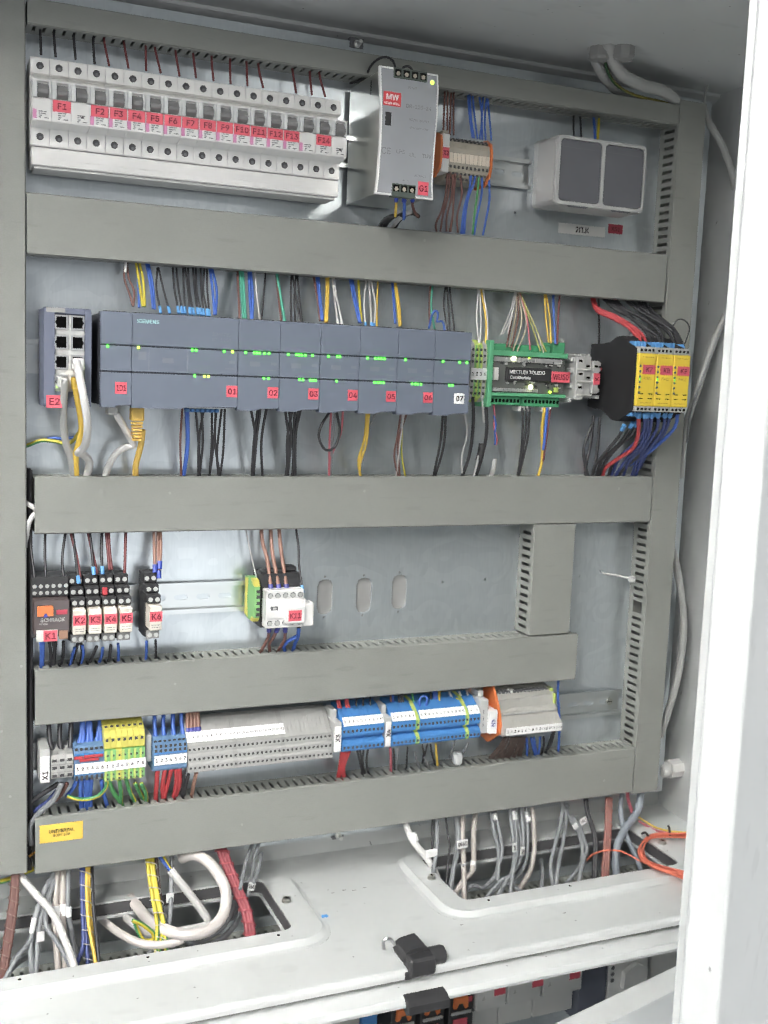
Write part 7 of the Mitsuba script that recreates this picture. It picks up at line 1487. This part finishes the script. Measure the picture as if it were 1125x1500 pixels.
MARKERS = [('white marker flag on a grey cable in the left opening, near the white cable', 1.9, 74.0, -51.0, 8, 11, None, 0), ('white marker on the thin grey cable right of the yellow bundle', 141.8, 48.0, -43.6, 8.5, 11, None, 0), ('small white marker W8 on the grey cable ends beside the red bundle', 234.2, 52.0, -42.7, 8, 10, 'W8', -14), ('white marker flag on the bright white cable at the right opening', 462.2, 50.0, -36.6, 15, 10, None, 0), ('white marker W40 on the grey cables in the right opening', 501.7, 54.0, -28.7, 15, 11, 'W40', 4), ('white marker 38 on the pinkish cable in the right opening', 501.0, 62.0, -54.6, 6.5, 9, '38', 0), ('white marker W43 on the grey cables right of the pinkish one', 679.9, 50.0, -23.5, 10, 9, 'W43', 20), ('white blank marker at the right opening beside marker W43', 666.7, 52.0, -28.5, 7, 8, None, 30), ('white marker 2 on the front grey cables in the middle of the right opening', 585.5, 58.0, -48.3, 6, 11, '2', -4), ('narrow white marker 1 left of marker 2 in the right opening', 575.0, 56.0, -42.9, 6, 12, '1', 4)]
SLEEVES = [([[-1.8, 48.0, -42.8], [-5.1, 54.0, -56.3]], 3.0), ([[20.9, 42.0, -36.2], [20.9, 46.0, -46.7]], 3.8), ([[28.2, 40.0, -36.4], [28.2, 46.0, -46.9]], 3.8), ([[33.6, 42.0, -39.2], [33.5, 46.0, -48.8]], 3.4), ([[13.7, 36.0, -28.3], [11.3, 42.0, -41.3]], 3.0), ([[444.7, 28.0, -17.7], [447.1, 34.0, -26.8]], 5.0), ([[590.3, 22.0, -10.5], [590.5, 28.0, -19.8]], 3.6), ([[609.4, 22.0, -14.8], [610.7, 30.0, -23.6]], 3.6), ([[519.4, 52.0, -53.8], [517.1, 56.0, -65.0]], 3.8), ([[563.0, 22.0, -9.9], [563.3, 26.0, -17.1]], 3.4)]
TIES = [[[761.9, 66.0, -45.4], [762.5, 72.0, -41.4], [775.2, 66.0, -53.7]], [[796.7, 74.0, -35.1], [797.9, 76.0, -39.0], [808.1, 66.0, -56.9]]]
GY = np.array([lin(206, 190, 72), lin(72, 134, 84)])
def add_wire(g, m, r, P, fer):
    nm, lab, cat_, grp_ = (WIRE_GROUPS[g] + (None,))[:4]
    n = 14 if r > 4 else 10 if r > 1.9 else 7
    gy = m.startswith('w_gy') and not m.startswith('w_grey')
    if gy: n = 12
    mesh = tube(P, r, n, 4.0 if r < 3 else 5.0, .10 if gy else 0)
    col = None
    if gy:
        k = np.r_[np.tile(np.arange(n), (len(mesh[0]) - 2) // n), 0, 0]
        col = GY[((k % n) < n * .38).astype(int)] * (.28 if m == 'w_gy_shaded' else 1)  # roof cable colours darkened as if shaded under the roof
    t = thing(nm, lab, cat_, grp_)
    scene[t] = shape(mesh, m, True, col)
    POS[t] = float(np.mean([q[0] for q in P]))
    if fer:
        a, b = np.array(P[-1]), np.array(P[-2]) if len(P) > 1 else None
        if g in ('psug', 'psub', 'psun', 'k11b', 'k1b', 'k1k', 'k11u', 'qr', 'qk'): a, b = np.array(P[0]), np.array(P[1])
        u = (b - a) / np.linalg.norm(b - a)
        part(t, 'ferrule', tube([a - u * 2, a + u * 6.5], max(r * 1.45, 1.5), 8), fer)
for w_ in WIRES: add_wire(*w_)
# spiral wraps round the hanging bundles
def spiral(lab, P, r, turns, m, wr=.9):
    P = smooth_path(P, 3.0)
    s = np.linspace(0, len(P) - 1, turns * 14)
    Q = np.c_[[np.interp(s, np.arange(len(P)), P[:, k]) for k in range(3)]].T
    t = np.gradient(Q, axis=0); t /= np.linalg.norm(t, axis=1, keepdims=True)
    u = np.cross(t, [0, 1.0, 0]); u /= np.linalg.norm(u, axis=1, keepdims=True); v = np.cross(t, u)
    a = np.linspace(0, turns * 2 * np.pi, len(Q))[:, None]
    solo('spiral_wrap', tube(Q + r * (np.cos(a) * u + np.sin(a) * v), wr, 5, 50), m, lab, 'spiral wrap')
def mean_path(g):
    ps = [np.array([smooth_path(P)[int(q * (len(smooth_path(P)) - 1))] for q in np.linspace(0, 1, 8)]) for k, m, r, P, f in WIRES if k == g]
    return np.mean(ps, 0)
mat('wrap_clear', (196, 190, 182), .22)
mat('wrap_brown', (132, 100, 88), .25)
mat('wrap_red', (196, 70, 78), .25)
spiral('clear spiral wrap round the brown bundle at the lower left edge', mean_path('l2'), 6.0, 16, 'wrap_brown', .5)
spiral('clear spiral wrap round the blue and yellow bundle', (mean_path('l6') + mean_path('l7')) / 2, 6.2, 13, 'wrap_clear', .6)
spiral('clear spiral wrap round the second yellow bundle', mean_path('l8'), 6.8, 14, 'wrap_clear', .6)
spiral('clear spiral wrap round the thick red bundle', mean_path('l12'), 7.4, 14, 'wrap_red', .7)
spiral('clear spiral wrap round the reddish brown bundle', mean_path('mr'), 5.4, 9, 'wrap_brown', .4)
# cable markers: small flat flags and sleeves
def flag(lab, x, d, z, w, h, s=None, rot=0):
    t = thing('cable_marker', lab, 'cable marker')
    c_, s_ = math.cos(math.radians(rot)), math.sin(math.radians(rot))
    v, f = bx(-w / 2, w / 2, -.5, .5, -h / 2, h / 2, .2)
    R = np.array([[c_, 0, -s_], [0, 1, 0], [s_, 0, c_]])
    o = np.array([x, -d, z]) * .001
    part(t, 'card', (v @ R.T + o, f), 'print_white')
    if s:
        v, f = text(s, 0, 0, h * .5, .55, maxw=w * .85)
        part(t, 'lettering', (v @ R.T + o, f), 'ink')
def sleeve(lab, P, r):
    k = solo('cable_marker', tube(P, r, 10), 'print_white', lab, 'cable marker', 'white sleeves on the hanging cables')
    POS[k] = P[0][0]
for q in MARKERS: flag(*q)
for P, r in SLEEVES: sleeve('white marker sleeve on a grey cable hanging below the lowest duct', P, r)
# ties on the orange coil
for i, P in enumerate(TIES):
    solo('cable_tie', tube(P, 1.5, 6), 'black_plastic', ['short black tie at the left bend of the orange coil', 'black tie standing up on the top of the orange coil'][i], 'cable tie')
# ------------------------------------------------------------------ labels: tell look-alikes apart by their place in the row
ONES = 'first second third fourth fifth sixth seventh eighth ninth tenth eleventh twelfth thirteenth fourteenth fifteenth sixteenth seventeenth eighteenth nineteenth twentieth'.split()
def ordinal(i):
    if i < 20: return ONES[i]
    if i == 29: return 'thirtieth'
    return ('twenty-' if i < 29 else 'thirty-') + ONES[(i + 1) % 10 - 1]
same = {}
for k, v in labels.items():
    if 'label' in v and k in POS: same.setdefault(v['label'], []).append(k)
for lab, ks in same.items():
    if len(ks) < 2: continue
    ks.sort(key=lambda k: POS[k])
    names = {2: ['left one', 'right one'], 3: ['left one', 'middle one', 'right one']}.get(len(ks)) or [f'{ordinal(i)} from left' for i in range(len(ks))]
    for k, s in zip(ks, names): labels[k]['label'] = f'{lab}, {s}'
